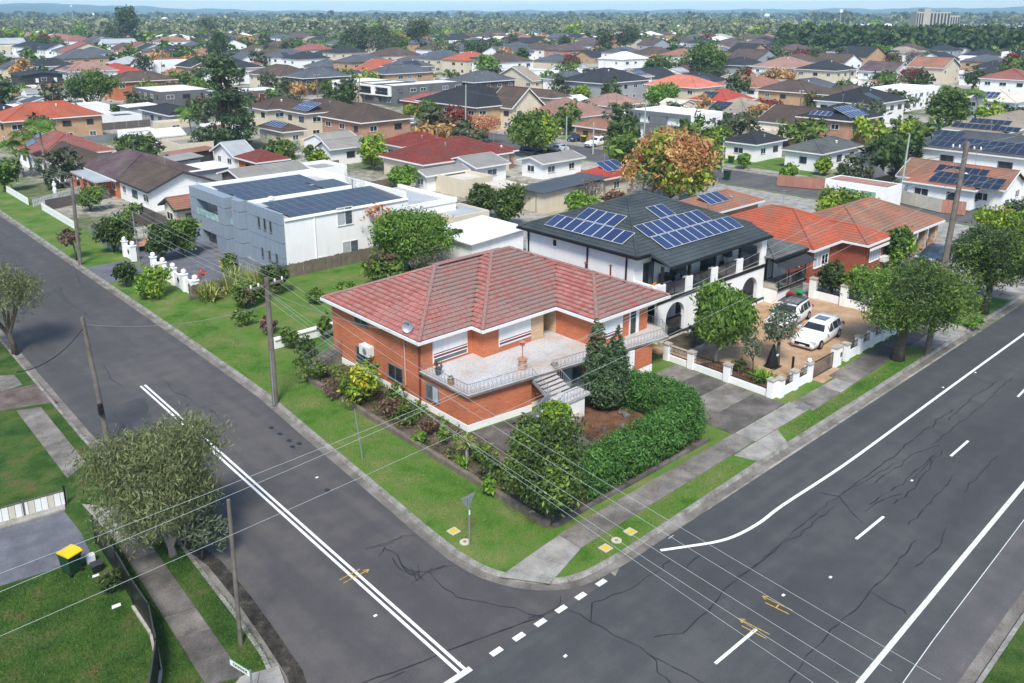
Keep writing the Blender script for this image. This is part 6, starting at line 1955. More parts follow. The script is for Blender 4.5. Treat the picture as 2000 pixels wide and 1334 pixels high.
# front panels with openings
opens = [(79.3, 84.9, 2.95, 4.55), (80.0, 83.8, 0.1, 2.2), (77.0, 78.2, 2.95, 4.4), (75.4, 76.3, 1.0, 2.2)]
rows_ = [(0.1, 1.5), (1.5, 2.9), (2.9, 4.6), (4.6, 5.7)]
n = 22
for k in range(n):
    y0, y1 = BY0 + (BY1 - BY0) * k / n + 0.025, BY0 + (BY1 - BY0) * (k + 1) / n - 0.025
    proud = 0.8 if k >= 12 else (0.45 if k in (9, 10) else 0.0)
    if k in (8,): proud = -0.2
    for (z0, z1) in rows_:
        ym, zm = (y0 + y1) / 2, (z0 + z1) / 2
        if any(a < ym < b and c < zm < d for a, b, c, d in opens): continue
        MB().box(BX0 - proud, y0, z0 + 0.025, BX0 + 0.29, y1, z1 - 0.025).build('cladding_panel', 'panel_blue_grey', wb)
MB().box(BX0 + 1.5, 79.0, 2.9, BX0 + 1.58, 82.4, 4.5).build('balcony_door', 'glass_dark', wb)
MB().box(BX0 + 0.3, 84.9, 0.1, BX0 + 0.4, 84.95, 0.2).build('threshold', 'trim_dark', wb)
MB().box(BX0 - 0.78, 79.3, 2.95, BX0 - 0.74, 84.9, 3.65).build('balcony_glass', 'glass_green', wb)
MB().box(BX0 - 0.2, 77.0, 2.95, BX0 - 0.16, 78.2, 3.6).build('balcony_glass', 'glass_green', wb)
d = MB().box(BX0 - 0.2, 80.0, 0.12, BX0 - 0.09, 83.8, 2.2).build('sliding_door', 'gutter_white', wb)
for a in (80.1, 81.3, 82.5): MB().box(BX0 - 0.25, a, 0.2, BX0 - 0.201, a + 1.1, 2.1).build('pane', 'glass_dark' if a > 80.2 else 'glass_dark', d)
for (u0, v0, u1, v1) in ((503, 421, 509, 446), (514, 425, 521, 451), (525, 430, 533, 456)):
    ya, za = onx(u0, v0, BX0); yb, zb = onx(u1, v1, BX0)
    window(wb, 'W', (ya + yb) / 2, BX0, 0.5, za - zb, (za + zb) / 2, 'metal_grey', 'glass_dark', mull=0)
for yy in (69.2, 70.6, 72.0): window(wb, 'W', yy, BX0, 0.5, 1.0, 1.3, 'metal_grey', 'glass_dark', mull=0)
for (u0, v0, u1, v1) in ((657, 407, 690, 437), (668, 473, 702, 503), (611, 505, 637, 527)):
    xa, za = ony(u0, v0, BY0); xb, zb = ony(u1, v1, BY0)
    window(wb, 'S', (xa + xb) / 2, BY0, xb - xa, za - zb, (za + zb) / 2, 'gutter_white', ['curtain', 'glass_mid'] if v0 < 500 else 'glass_dark')
MB().tube([(37.6, BY0 - 0.05, 0.2), (37.6, BY0 - 0.05, 4.9)], 0.05).build('downpipe', 'render_white', wb)
MB().tube([(BX0 + 0.3, BY0 - 0.06, 5.0), (BX1, BY0 - 0.06, 5.0)], 0.09, 8).build('gutter', 'gutter_white', wb)
# its fence: panelled white wall with ball finials, drive and low wall
mb = MB(); mb.face([(26.0, 67.2, 0.13), (34.2, 67.2, 0.13), (34.2, 86.4, 0.13), (26.0, 86.4, 0.13)]); structure('grey_driveway', mb, 'drive_grey')
mb = MB(); mb.face([(21.5, 76.0, 0.124), (25.4, 76.0, 0.124), (25.4, 82.2, 0.124), (21.5, 82.2, 0.124)]); structure('verge_crossover', mb, 'drive_grey')
wf = thing('panelled_fence', (25.7, 75, 0.12), 'white panelled street fence with ball finials and blue diamonds', 'fence')
ps = [66.9, 69.2, 71.6, 73.9, 76.2, 81.4, 83.6]
for y in ps:
    o = MB().box(25.5, y - 0.22, 0.1, 25.94, y + 0.22, 1.6).build('pier', 'render_white', wf)
    MB().box(25.44, y - 0.28, 1.601, 26.0, y + 0.28, 1.68).build('cap', 'render_white', o)
    MB().lathe([(0.08, 0), (0.2, 0.08), (0.23, 0.2), (0.18, 0.34), (0.03, 0.42)], (25.72, y, 1.68), 12).build('ball', 'render_white', o)
for a, b in zip(ps, ps[1:]):
    if b - a > 3: 
        continue
    o = MB().box(25.64, a + 0.22, 0.1, 25.8, b - 0.22, 1.35).build('panel', 'render_white', wf)
    c = (a + b) / 2
    q = MB(); q.face([(25.62, c, 0.55), (25.62, c - 0.24, 0.85), (25.62, c, 1.15), (25.62, c + 0.24, 0.85)]); q.face([(25.62, c + 0.24, 0.85), (25.62, c, 1.15), (25.62, c - 0.24, 0.85), (25.62, c, 0.55)]); q.build('diamond', 'panel_blue_grey', o)
q = MB(); q.box(26.0, 86.0, 0.1, 31.5, 86.25, 0.75); tag(q.build('low_wall', 'render_white'), 'short white wall beside the grey drive of the box house', 'wall')
simple('rear_extension', 'low white flat-roofed extension behind the white box house', 'building', [('', MB().box(48.12, 69.5, 0.1, 55.5, 80.0, 3.4), 'render_white'), ('parapet', MB().box(48.2, 69.4, 3.401, 55.6, 69.7, 3.9).box(55.3, 69.71, 3.401, 55.6, 80, 3.8), 'render_white'), ('roof', MB().box(48.2, 69.72, 3.401, 55.29, 80, 3.46), 'roof_lightgrey')])

# ------------------------------------------------------------------ houses along and behind the side street
def H(label, N, L, Rr, z, roof='hip', rm='tile_brown', wm='brick_tan', depth=None, width=None, **k):
    rc = rect_px(N, L, Rr, z, depth, width)
    if rc[2] - rc[0] > 26: rc = (rc[0], rc[1], rc[0] + 22, rc[3])
    if rc[3] - rc[1] > 26: rc = (rc[0], rc[1], rc[2], rc[1] + 20)
    return (*house(label, rc, z, roof, rm, wm, **k), rc)
Z1, Z2 = 2.6, 4.8
H('white gabled weatherboard house with dark brown tiles facing the side street', (288, 375), (209, 350), (413, 350), 2.7, 'gable_y', 'tile_brown', 'board_white', m=0.42, fascia='trim_dark')
H('small cream cottage with brown tiles squeezed beside the white box house', (340, 411), (297, 400), None, 2.6, 'gable_x', 'tile_terracotta', 'render_cream', width=8, m=0.45, fascia='plastic_green')
ah = H('brick house with purple-brown tiles and an arched porch behind the white gabled house', (225, 352), (131, 322), (350, 318), 2.6, 'hip', 'tile_purple', 'brick_orange', m=0.38)
rc = ah[-1]
arch_root = ah[0]
q = MB(); q.box(rc[0] - 2.2, rc[1] + 1, 2.35, rc[0] + 0.5, rc[1] + 11, 2.55); q.build('porch_roof', 'roof_lightgrey', arch_root)
for k in range(4): MB().box(rc[0] - 2.0, rc[1] + 1.2 + k * 3.1, 0.1, rc[0] - 1.7, rc[1] + 1.7 + k * 3.1, 2.34).build('porch_column', 'brick_orange', arch_root)
H('white house with a brown hip roof and a striped awning near the palms', (108, 322), (64, 298), (190, 298), 2.7, 'hip', 'tile_brown', 'render_white', m=0.45)
h_ = H('house with a maroon tiled hip roof carrying blue panels behind the palms', (75, 308), (45, 282), (200, 284), 2.8, 'hip', 'tile_red', 'render_white', m=0.45)
solar_W(h_[1], h_[-1], 2.8, 0.45, 3.5, 1.0, 3, 1); solar_W(h_[1], h_[-1], 2.8, 0.45, 2.2, 2.6, 2, 1)
H('long tan brick house with a bright orange tiled roof', (5, 238), None, (221, 228), 4.6, 'hip', 'tile_orange', 'brick_tan', depth=11, m=0.45)
H('low fibro shed roof behind the arched brick house', (300, 322), None, (425, 318), 2.3, 'skillion', 'roof_fibro', 'render_grey', depth=5, m=0.06, cat='shed', name='shed', wins=None)
H('long shed with a rusty iron roof', (335, 304), None, (452, 302), 2.2, 'skillion', 'roof_rust', 'trim_dark', depth=4, m=0.05, cat='shed', name='shed', wins=None)
H('white gabled garage left of the cottage yard', (455, 306), (424, 292), (502, 300), 2.4, 'gable_x', 'roof_lightgrey', 'board_white', cat='garage', name='garage', m=0.4)
H('cream shed with a long row of windows', (312, 240), (304, 236), (386, 238), 2.6, 'flat', 'roof_cream', 'render_cream', depth=5, cat='shed', name='shed')
H('small white gabled carport before the cream shed', (305, 268), (286, 262), (370, 264), 2.2, 'gable_x', 'roof_white', 'board_white', cat='carport', name='carport', wins=None)
H('brown tiled garage with brick walls by the conifer bush', (500, 318), None, (592, 316), 2.5, 'hip', 'tile_darkred', 'brick_orange', depth=7, cat='garage', name='garage')
H('grey corrugated roof shed behind the white box house', (470, 352), None, (655, 345), 2.5, 'gable_x', 'roof_fibro', 'timber_fence', depth=7, cat='shed', name='shed', wins=None, m=0.25)
H('white lean-to roof left of the grey corrugated shed', (372, 336), None, (470, 330), 2.6, 'skillion', 'roof_white', 'render_grey', depth=6, cat='shed', name='shed', wins=None, m=0.02)
H('white weatherboard cottage with a brown gable roof and green verandah', (644, 292), (617, 285), (720, 282), 2.8, 'gable_x', 'roof_fibro', 'board_white', m=0.5)
H('dark red hip-roofed house with white walls behind the white cottage', (785, 287), (726, 279), (880, 275), 3.0, 'hip', 'tile_darkred', 'render_white', m=0.42, depth=12)
H('long dark red tiled house in front of the other dark red house', (827, 322), (722, 306), (1000, 296), 2.9, 'hip', 'tile_darkred', 'render_cream', m=0.42)
H('dark red tiled wing next to the back street', (960, 300), (930, 290), (1045, 298), 2.9, 'hip', 'tile_darkred', 'brick_salmon', m=0.4, depth=9)
H('grey corrugated garage with white gable end near the clipped green tree', (832, 344), (810, 336), (905, 328), 2.4, 'gable_x', 'roof_fibro', 'board_white', cat='garage', name='garage', m=0.3)
H('low fibro garage at the corner of the dark red house yard', (930, 328), (915, 322), (1010, 320), 2.5, 'gable_x', 'roof_fibro', 'render_white', cat='garage', name='garage', m=0.25)
H('grey-roofed white garage near the red solar roof', (1060, 320), (985, 315), (1135, 305), 2.5, 'gable_x', 'roof_fibro', 'render_white', cat='garage', name='garage', m=0.25)
H('cream carport roof in the yards behind the arched house', (905, 352), None, (985, 347), 2.4, 'flat', 'roof_cream', 'render_cream', depth=6, cat='carport', name='carport', wins=None)
H('cream garden room with teal windows beside the mango tree', (886, 425), None, (952, 410), 2.6, 'flat', 'roof_lightgrey', 'render_cream', depth=5, cat='building', name='garden_room', parapet=0.15, pane='glass_pool')
H('white metal roofed shed beyond the mango tree', (920, 478), None, (1030, 450), 2.6, 'skillion', 'roof_white', 'render_white', depth=7, cat='shed', name='shed', wins=None, m=0.05)
H('cream rendered yard building with a dark solar roof', (1062, 378), (1000, 368), (1215, 358), 2.7, 'skillion', 'roof_darkmetal', 'render_cream', depth=8, cat='building', name='yard_building', m=0.04)
H('low cream shed beside the shade sail', (1005, 372), None, (1065, 368), 2.3, 'flat', 'roof_cream', 'render_cream', depth=6, cat='shed', name='shed', parapet=0.1, wins=None)
hs = H('bright red tiled house with three silver panels by the autumn tree', (1180, 350), (1128, 339), (1240, 340), 2.7, 'hip', 'tile_brightred', 'render_cream', m=0.42, depth=9)
solar_S(hs[1], hs[-1], 2.7, 0.42, 1.8, 1.1, 3, 1, mat='solar_blue', w=1.35, h=2.4)
ob = H('long terracotta tiled house behind the arched house', (1390, 418), (1385, 380), (1590, 408), 2.8, 'hip', 'tile_terracotta', 'brick_salmon', m=0.38, depth=10)
solar_S(ob[1], ob[-1], 2.8, 0.38, 1.5, 1.2, 3, 1, w=1.2, h=2.0)
# red brick house on the main road
rb, rbr, _, _ = house('red brick house with glossy orange roof beside the arched house', (66.3, 34.0, 76.0, 46.0), 3.3, 'hip', 'tile_orange', 'brick_red', m=0.42)
r = MB(); hip_roof(r, 71.3, 31.6, 76.0, 43.0, 3.3, 0.42); wg = r.build('front_roof', 'tile_orange', rb)
MB().box(71.75, 32.05, 0.1, 75.6, 35.0, 3.1).build('front_wall', 'brick_red', rb)
MB().box(71.2, 31.5, 3.1, 76.1, 31.62, 3.29).box(71.2, 31.621, 3.11, 71.32, 33.9, 3.28).build('front_gutter', 'gutter_white', rb)
window(rb, 'S', 73.9, 32.05, 2.2, 1.5, 2.05, 'gutter_white', 'curtain', mull=3); window(rb, 'S', 68.6, 34.45, 2.6, 1.5, 2.05, 'gutter_white', 'curtain', mull=3, proud=0.06)
x = MB().box(75.0, 31.5, 1.0, 75.8, 32.04, 1.5); x.build('air_conditioner', 'ac_white', rb)
# stone carport house
z = 2.9
cx, cy = gp(1777, 456, z); ex, ey = gp(1852, 431, z)
ch = thing('carport_house', (cx, cy, 0.12), 'brown-orange tiled house with rubble stone carport columns', 'house')
OCC.append((cx - 6, cy - 1, ex, cy + 12))
r = MB(); hip_roof(r, cx - 8, cy, ex, cy + 10.5, z, 0.42); cr = r.build('roof', 'tile_terracotta', ch)
MB().box(cx - 8.1, cy - 0.1, z - 0.2, ex + 0.1, cy + 0.02, z - 0.01).box(ex - 0.02, cy + 0.021, z - 0.19, ex + 0.1, cy + 10.5, z - 0.012).build('gutter', 'gutter_white', cr)
MB().box(cx - 7.6, cy + 3.2, 0.1, ex - 0.4, cy + 10, z - 0.05).build('wall', 'brick_salmon', ch)
for k in range(5):
    xx = cx - 2.5 + (ex - cx + 2.0) * k / 4
    MB().box(xx - 0.3, cy + 0.4, 0.1, xx + 0.3, cy + 1.0, z - 0.05).build('stone_column', 'stone_rubble', ch)
mb = MB(); mb.face([(cx - 3, cy - 3, 0.13), (ex + 1, cy - 3, 0.13), (ex + 1, cy + 3.2, 0.13), (cx - 3, cy + 3.2, 0.13)]); structure('carport_floor', mb, 'concrete_dirty')

# ------------------------------------------------------------------ beyond the back street, right half
g1 = H('white garage with two pale green doors on the back street', (1735, 368), (1630, 345), (1745, 357), 2.9, 'flat', 'tile_pink', 'render_white', depth=8, width=6, cat='garage', name='garage', wins=None, parapet=0.1)
rc = g1[-1]
for a in (0.3, 0.62):
    yy = rc[1] + (rc[3] - rc[1]) * a
    window(g1[0], 'W', yy, rc[0], 2.1, 2.0, 1.25, 'render_white', 'roof_green', mull=0, name='garage_door')
c1 = H('white cottage with brown tiles and black solar panels near the pole', (1905, 372), (1765, 352), None, 2.7, 'hip', 'tile_terracotta', 'render_white', width=8, m=0.36)
solar_W(c1[1], c1[-1], 2.7, 0.36, 2.8, 0.5, 8, 2, mat='solar_black', h=1.4)
c2 = H('white gabled cottage with a large solar array at the right edge', (1965, 372), None, None, 2.8, 'gable_y', 'tile_terracotta', 'render_white', depth=13, width=8, m=0.45)
solar_W(c2[1], c2[-1], 2.8, 0.45, 4.0, 0.6, 6, 2, mat='solar_black', h=1.5)
b1 = H('large white two-storey house with a grey roof full of solar panels at right', (2080, 318), (1750, 282), None, 5.0, 'hip', 'tile_grey', 'render_white', width=13, m=0.3)
solar_W(b1[1], b1[-1], 5.0, 0.3, 4.0, 0.8, 16, 2, mat='solar_black'); solar_W(b1[1], b1[-1], 5.0, 0.3, 3.0, 4.2, 4, 1, mat='solar_black')
b2 = H('brown tiled house with two dark panel rows behind the white solar house', (1960, 262), (1845, 250), (2060, 235), 4.6, 'hip', 'tile_beige', 'render_cream', m=0.38)
solar_W(b2[1], b2[-1], 4.6, 0.38, 1.0, 0.7, 10, 1, mat='solar_black'); solar_W(b2[1], b2[-1], 4.6, 0.38, 3.0, 2.6, 6, 1, mat='solar_black')
H('white side wing with a dark metal roof left of the large solar house', (1700, 312), (1655, 305), (1752, 293), 3.2, 'skillion', 'roof_darkmetal', 'render_white', depth=9, m=0.05, cat='building', name='side_wing')
sg_ = H('white house with a sage grey hip roof behind the back street', (1607, 301), (1530, 290), (1687, 284), 3.0, 'hip', 'tile_sage', 'render_white', m=0.42)
H('white house with dark roof and red trim beside the back street', (1478, 283), (1425, 272), (1535, 285), 3.0, 'hip', 'tile_charcoal', 'render_white', m=0.42, depth=9)
H('wide low white house with a brown roof left of the big brick house', (1565, 245), (1495, 232), (1598, 228), 2.8, 'gable_y', 'tile_brown', 'render_white', m=0.35)
bb = H('big salmon brick house with a dark solar roof and verandah', (1662, 237), (1592, 221), (1832, 235), 5.0, 'hip', 'tile_charcoal', 'brick_salmon', m=0.42)
solar_S(bb[1], bb[-1], 5.0, 0.42, 1.5, 0.8, 6, 2, mat='solar_blue', w=1.1, h=1.9); solar_W(bb[1], bb[-1], 5.0, 0.42, 2.0, 0.8, 4, 1)
gb = H('grey and white box house with a white flat roof by the back street', (1350, 226), (1226, 214), (1455, 222), 5.2, 'flat', 'roof_white', 'render_white', parapet=0.25)
rc = gb[-1]
nfr = 11
for k in range(nfr):
    y0, y1 = rc[1] + (rc[3] - rc[1]) * k / nfr + 0.02, rc[1] + (rc[3] - rc[1]) * (k + 1) / nfr - 0.02
    for (z0, z1) in ((0.1, 2.5), (2.5, 3.1), (3.1, 4.6), (4.6, 5.3)):
        if k in (1, 2, 3, 7, 8) and z0 == 3.1: continue
        if k in (2, 3, 4, 8) and z0 == 0.1: continue
        MB().box(rc[0] - 0.5, y0, z0 + 0.02, rc[0] - 0.02, y1, z1 - 0.02).build('cladding_panel', 'clad_grey', gb[0])
H('terracotta roofed brick cottage left of the grey box house', (1200, 255), (1137, 242), (1228, 248), 3.0, 'hip', 'tile_terracotta', 'brick_salmon', depth=10, m=0.45)
H('pink-red hip roofed house left of the terracotta cottage', (1105, 232), (1058, 214), (1180, 218), 3.0, 'hip', 'tile_pink', 'render_cream', m=0.42)
H('pale brown hip roofed house with a strip of panels behind the green street tree', (1190, 208), (1152, 198), (1262, 200), 3.0, 'hip', 'tile_pink', 'render_cream', m=0.4)
H('salmon two-storey house with a coral gable roof', (1360, 172), (1306, 160), (1402, 166), 4.8, 'hip', 'tile_salmon', 'render_cream', m=0.42)
r1 = H('red hip roofed cottage with dark panels right of the salmon house', (1420, 200), (1376, 190), (1462, 192), 2.9, 'hip', 'tile_brightred', 'render_white', m=0.45)
solar_W(r1[1], r1[-1], 2.9, 0.45, 2.0, 0.8, 4, 2, mat='solar_black')
r2 = H('beige hip roofed house with black panels beyond the grey box house', (1462, 224), (1414, 208), (1502, 212), 3.0, 'hip', 'tile_beige', 'render_cream', m=0.42)
solar_W(r2[1], r2[-1], 3.0, 0.42, 2.0, 0.9, 4, 2, mat='solar_black'); solar_S(r2[1], r2[-1], 3.0, 0.42, 3.0, 0.9, 4, 1, mat='solar_black')
r3 = H('cream two-storey house with a brown hip roof and two panel groups', (1232, 152), (1196, 147), (1287, 149), 4.9, 'hip', 'tile_beige', 'render_white', m=0.42)
solar_S(r3[1], r3[-1], 4.9, 0.42, 4.0, 1.0, 5, 2); solar_W(r3[1], r3[-1], 4.9, 0.42, 2.0, 1.0, 4, 2)
H('white flat-roofed two-storey house before the date palm', (1772, 178), (1672, 174), (1802, 166), 5.0, 'flat', 'roof_white', 'render_white')
wsr = H('white weatherboard house with a pale roof and blue panels at far right', (1985, 200), (1892, 190), (2040, 192), 4.2, 'hip', 'roof_cream', 'board_white', m=0.4)
solar_W(wsr[1], wsr[-1], 4.2, 0.4, 2.0, 0.8, 5, 2)
H('brown tiled two-storey house with gabled front right of the beige house', (1578, 182), (1500, 172), (1620, 176), 4.8, 'hip', 'tile_brown', 'brick_tan', m=0.42)
H('brown tiled brick house behind the date palm', (1655, 188), (1612, 180), (1688, 178), 4.8, 'hip', 'tile_brown', 'brick_salmon', m=0.42)
# ------------------------------------------------------------------ beyond the back street, left half
H('two-storey brown tiled brick house with a gabled bay near the white car', (705, 240), (621, 226), (809, 230), 5.0, 'hip', 'tile_brown', 'brick_salmon', m=0.42)
bw = H('cream two-storey house with brown tiles and a wide panel array', (596, 222), (537, 215), (680, 208), 5.0, 'hip', 'tile_brown', 'render_cream', m=0.42)
solar_W(bw[1], bw[-1], 5.0, 0.42, 3.0, 0.7, 6, 2); 
bx_ = H('single-storey brown tiled house with panels left of the cream two-storey house', (552, 258), (490, 248), (604, 254), 2.9, 'hip', 'tile_brown', 'render_cream', m=0.45)
solar_W(bx_[1], bx_[-1], 2.9, 0.45, 2.0, 0.8, 6, 1)
H('brown tiled house behind the panelled single-storey house', (520, 215), (480, 208), (600, 205), 4.6, 'hip', 'tile_brown', 'render_cream', m=0.42)
H('brown-roofed mansion with cream columns near the blue car', (930, 210), (842, 181), (985, 192), 5.0, 'hip', 'tile_charcoal', 'brick_tan', m=0.42)
wg = H('cream modern house with a tall steep gable behind the red-leaved tree', (1000, 212), (958, 205), (1062, 205), 4.6, 'gable_y', 'tile_brown', 'render_cream', m=0.8)
H('dark hip roofed house right of the steep gable house', (1078, 192), (1010, 182), (1104, 187), 4.8, 'hip', 'tile_brown', 'render_cream', m=0.42)
H('red roofed brick cottage below the modern terrace row', (820, 200), (770, 196), (845, 186), 2.9, 'hip', 'tile_red', 'brick_red', m=0.42)
for i, (a, b, c) in enumerate((((700, 162), (652, 156), 0), ((737, 165), (703, 160), 1), ((770, 168), (740, 163), 2))):
    lab = ['cream end house of the modern flat-roofed terrace row', 'middle house of the terrace row with a white framed balcony', 'right house of the terrace row with a white framed balcony and white roof'][i]
    t_ = H(lab, a, b, None, 5.2, 'flat', 'roof_white', ('render_cream', 'brick_grey', 'brick_grey')[i], width=12 + 10 * (i == 2), parapet=0.2)
    rc = t_[-1]
    f = MB(); yc = (rc[1] + rc[3]) / 2; hw = (rc[3] - rc[1]) * 0.36
    f.box(rc[0] - 0.9, yc - hw, 2.5, rc[0] - 0.02, yc - hw + 0.4, 5.0); f.box(rc[0] - 0.9, yc + hw - 0.4, 2.5, rc[0] - 0.02, yc + hw, 5.0); f.box(rc[0] - 0.9, yc - hw + 0.41, 4.6, rc[0] - 0.02, yc + hw - 0.41, 5.0); f.box(rc[0] - 0.9, yc - hw + 0.41, 2.5, rc[0] - 0.02, yc + hw - 0.41, 2.8)
    f.build('balcony_frame', 'render_white', t_[0]); MB().box(rc[0] - 0.8, yc - hw + 0.41, 2.801, rc[0] - 0.75, yc + hw - 0.41, 3.5).build('balcony_glass', 'glass_dark', t_[0])
H('dark grey brick modern house with a white flat roof on the left', (312, 180), (263, 170), (405, 172), 5.0, 'flat', 'roof_white', 'brick_grey', parapet=0.15)
H('second white-roofed dark modern house behind the tall pine', (430, 182), (405, 176), (540, 172), 4.8, 'flat', 'roof_white', 'brick_grey', parapet=0.15)
H('low charcoal roof in front of the grey modern house', (330, 226), (282, 212), (360, 210), 3.0, 'hip', 'tile_charcoal', 'render_grey', m=0.3)
H('white-roofed verandah of the grey modern house', (248, 210), (234, 205), (312, 206), 2.8, 'skillion', 'roof_white', 'render_grey', depth=5, m=0.03, cat='verandah', name='verandah', wins=None)
H('two-storey brick house with a brown hip roof right of the round tree', (222, 161), (200, 156), (330, 152), 5.0, 'hip', 'tile_brown', 'brick_orange', m=0.4)
bk = H('black weatherboard house with two wall air conditioners', (40, 148), None, (130, 145), 5.2, 'gable_y', 'tile_charcoal', 'trim_dark', depth=14, m=0.12, fascia='trim_dark')
for k in (0.36, 0.78):
    rc = bk[-1]; xx = rc[0] + (rc[2] - rc[0]) * k
    MB().box(xx - 0.4, rc[1] + 0.05, 3.0, xx + 0.4, rc[1] + 0.44, 4.2).build('air_conditioner', 'ac_white', bk[0])
H('red hip roofed bungalow behind the round tree', (205, 146), (125, 138), (280, 140), 3.0, 'hip', 'tile_brightred', 'render_cream', m=0.42)
H('grey hip roofed tan brick house on the left', (124, 115), (100, 112), (207, 111), 5.0, 'hip', 'tile_grey', 'brick_tan', m=0.42)
H('grey hip roofed two-storey house with dark brick in the left middle', (592, 153), (547, 149), (700, 149), 5.0, 'hip', 'tile_grey', 'brick_brown', m=0.42)
H('tan brick house with a slate-dark hip roof behind the terrace row', (752, 145), (720, 141), (833, 138), 5.0, 'hip', 'tile_grey', 'brick_tan', m=0.42)
H('brown roofed cream house with twin gabled bays', (545, 150), (500, 142), (596, 143), 4.8, 'hip', 'tile_brown', 'render_cream', m=0.42)
H('tan house with a charcoal gable roof left of the tall pine', (372, 132), (346, 128), (418, 124), 5.0, 'gable_y', 'tile_charcoal', 'brick_tan', m=0.4)
H('grey hip roofed house with dark walls right of the slate-dark roof', (925, 161), (868, 156), (985, 153), 5.0, 'hip', 'tile_grey', 'brick_brown', m=0.4)
H('white rendered house with a grey hip roof right of the gabled cream house', (1100, 156), (1064, 152), (1158, 151), 5.0, 'hip', 'tile_grey', 'render_white', m=0.42)
H('cream gabled house with a mottled brown roof beyond the mansion', (1040, 158), (985, 150), (1060, 156), 4.4, 'gable_x', 'tile_beige', 'render_cream', m=0.42)
# ------------------------------------------------------------------ trees of the middle distance
tree('big autumn tree with orange and yellow-green leaves behind the arched house', 1213, 1412, 248, 1312, 402, 'orange', 12000, 0.5, 0.4, clear=0.1, lobes=19, mix=[('lime', 0.3), ('ored', 0.3), ('mid', 0.08)], seed=5)
tree('green tree with orange tips on the back street by the silver car', 978, 1102, 212, 1046, 303, 'mid', 4200, 0.5, 0.35, clear=0.2, lobes=11, mix=[('lime', 0.3), ('brown', 0.1)])
tree('small red and orange autumn tree near the blue car', 908, 982, 218, 945, 281, 'ored', 800, 0.42, 0.3, clear=0.3, inner=0.4)
tree('dark round tree in front of the cream columned mansion', 810, 864, 194, 838, 248, 'mid', 2000, 0.5, 0.3, clear=0.08)
tree('lime green shrub left of the dark round tree', 785, 815, 200, 800, 232, 'lime', 700, 0.45, 0.3, clear=0.1, cat='shrub', name='shrub')
tree('bright green round tree behind the grey box house', 1260, 1332, 156, 1296, 214, 'bright', 2800, 0.55, 0.3, clear=0.08)
tree('pale green pointed tree beside the dark hip roof', 1114, 1156, 158, 1135, 203, 'lime', 1300, 0.5, 0.3, clear=0.05)
tree('low bright green bush between two pink-red roofs', 1175, 1212, 198, 1194, 222, 'bright', 600, 0.5, 0.3, clear=0.05, cat='bush', name='bush')
tree('dark garden tree cluster behind the cream garden room', 915, 975, 348, 945, 430, 'dark', 2400, 0.4, 0.3, clear=0.08, mix=[('mid', 0.3)])
tree('dark green garden tree right of the cluster behind the garden room', 955, 1028, 350, 992, 445, 'dark', 2800, 0.4, 0.3, clear=0.08, mix=[('mid', 0.3)])
tree('round clipped bright tree behind the white box house', 755, 820, 322, 788, 376, 'bright', 2200, 0.35, 0.3, clear=0.08)
tree('bright green shrub in the yard behind the arched house roof', 1094, 1175, 372, 1134, 425, 'bright', 1600, 0.35, 0.3, clear=0.05, cat='shrub', name='shrub')
tree('wispy grey shrub above the bright yard shrub', 1110, 1188, 340, 1150, 405, 'bare', 700, 0.35, 0.3, clear=0.2, aspect=0.2, inner=0.5, cat='shrub', name='shrub')
tree('pinkish shrub behind the arched house ridge', 1170, 1225, 368, 1198, 405, 'brown', 600, 0.35, 0.3, clear=0.1, cat='shrub', name='shrub')
tree('yellow-green street tree right of the autumn tree', 1378, 1432, 240, 1405, 292, 'mid', 1500, 0.5, 0.3, clear=0.15, mix=[('lime', 0.4)])
tree('leafy conifer bush beside the white weatherboard cottage', 600, 640, 284, 618, 332, 'mid', 1000, 0.4, 0.3, clear=0.05, mix=[('lime', 0.4)], cat='bush', name='bush')
tree('silvery shrub left of the weatherboard cottage', 520, 590, 275, 556, 310, 'pale', 1300, 0.4, 0.3, clear=0.05, cat='shrub', name='shrub')
tree('dark green shrub in the yard of the brown shed', 590, 615, 280, 602, 312, 'mid', 500, 0.4, 0.3, clear=0.05, cat='shrub', name='shrub')
tree('round leafy tree beside the black weatherboard house', 124, 230, 126, 172, 212, 'mid', 4500, 0.55, 0.3, clear=0.1, mix=[('dark', 0.4)])
tree('low bushy tree in front of the black house', 20, 62, 160, 40, 195, 'mid', 900, 0.5, 0.3, clear=0.05, mix=[('lime', 0.3)])
tree('green shrub behind the purple tiled arched house', 222, 305, 258, 262, 300, 'mid', 1500, 0.45, 0.3, clear=0.05, mix=[('dark', 0.4)], cat='shrub', name='shrub')
tree('small green tree beside the grey modern house', 212, 238, 203, 225, 228, 'mid', 500, 0.45, 0.3, clear=0.05)
tree('rusty autumn tree on the far left', 318, 366, 132, 342, 155, 'orange', 900, 0.6, 0.3, clear=0.08)
tree('leafy tree in front of the brown twin gabled house', 535, 586, 156, 560, 180, 'mid', 1100, 0.6, 0.3, clear=0.05)
tree('golden tree in front of the dark brick grey roofed house', 593, 622, 150, 607, 185, 'yellow', 800, 0.5, 0.3, clear=0.1, mix=[('orange', 0.5)])
tree('round tree at the left end of the terrace row', 636, 672, 174, 654, 202, 'mid', 900, 0.5, 0.3, clear=0.05)
tree('tall dark eucalypt group member with a wide crown above the rooftops', 655, 735, 40, 692, 112, 'euc', 2800, 1.0, 0.3, clear=0.12, mix=[('dark', 0.4)])
tree('second dark wide tree of the central tall group', 715, 775, 42, 745, 114, 'dark', 2600, 1.0, 0.3, clear=0.12, mix=[('euc', 0.4)])
tree('pale-limbed gum tree right of the central dark trees', 712, 790, 52, 738, 120, 'euc', 1500, 0.8, 0.3, 'bark_pale', clear=0.25, inner=0.5)
tree('tallest gum tree of the central group', 790, 846, 30, 818, 112, 'euc', 2000, 0.9, 0.3, 'bark_pale', clear=0.35, mix=[('lime', 0.15)])
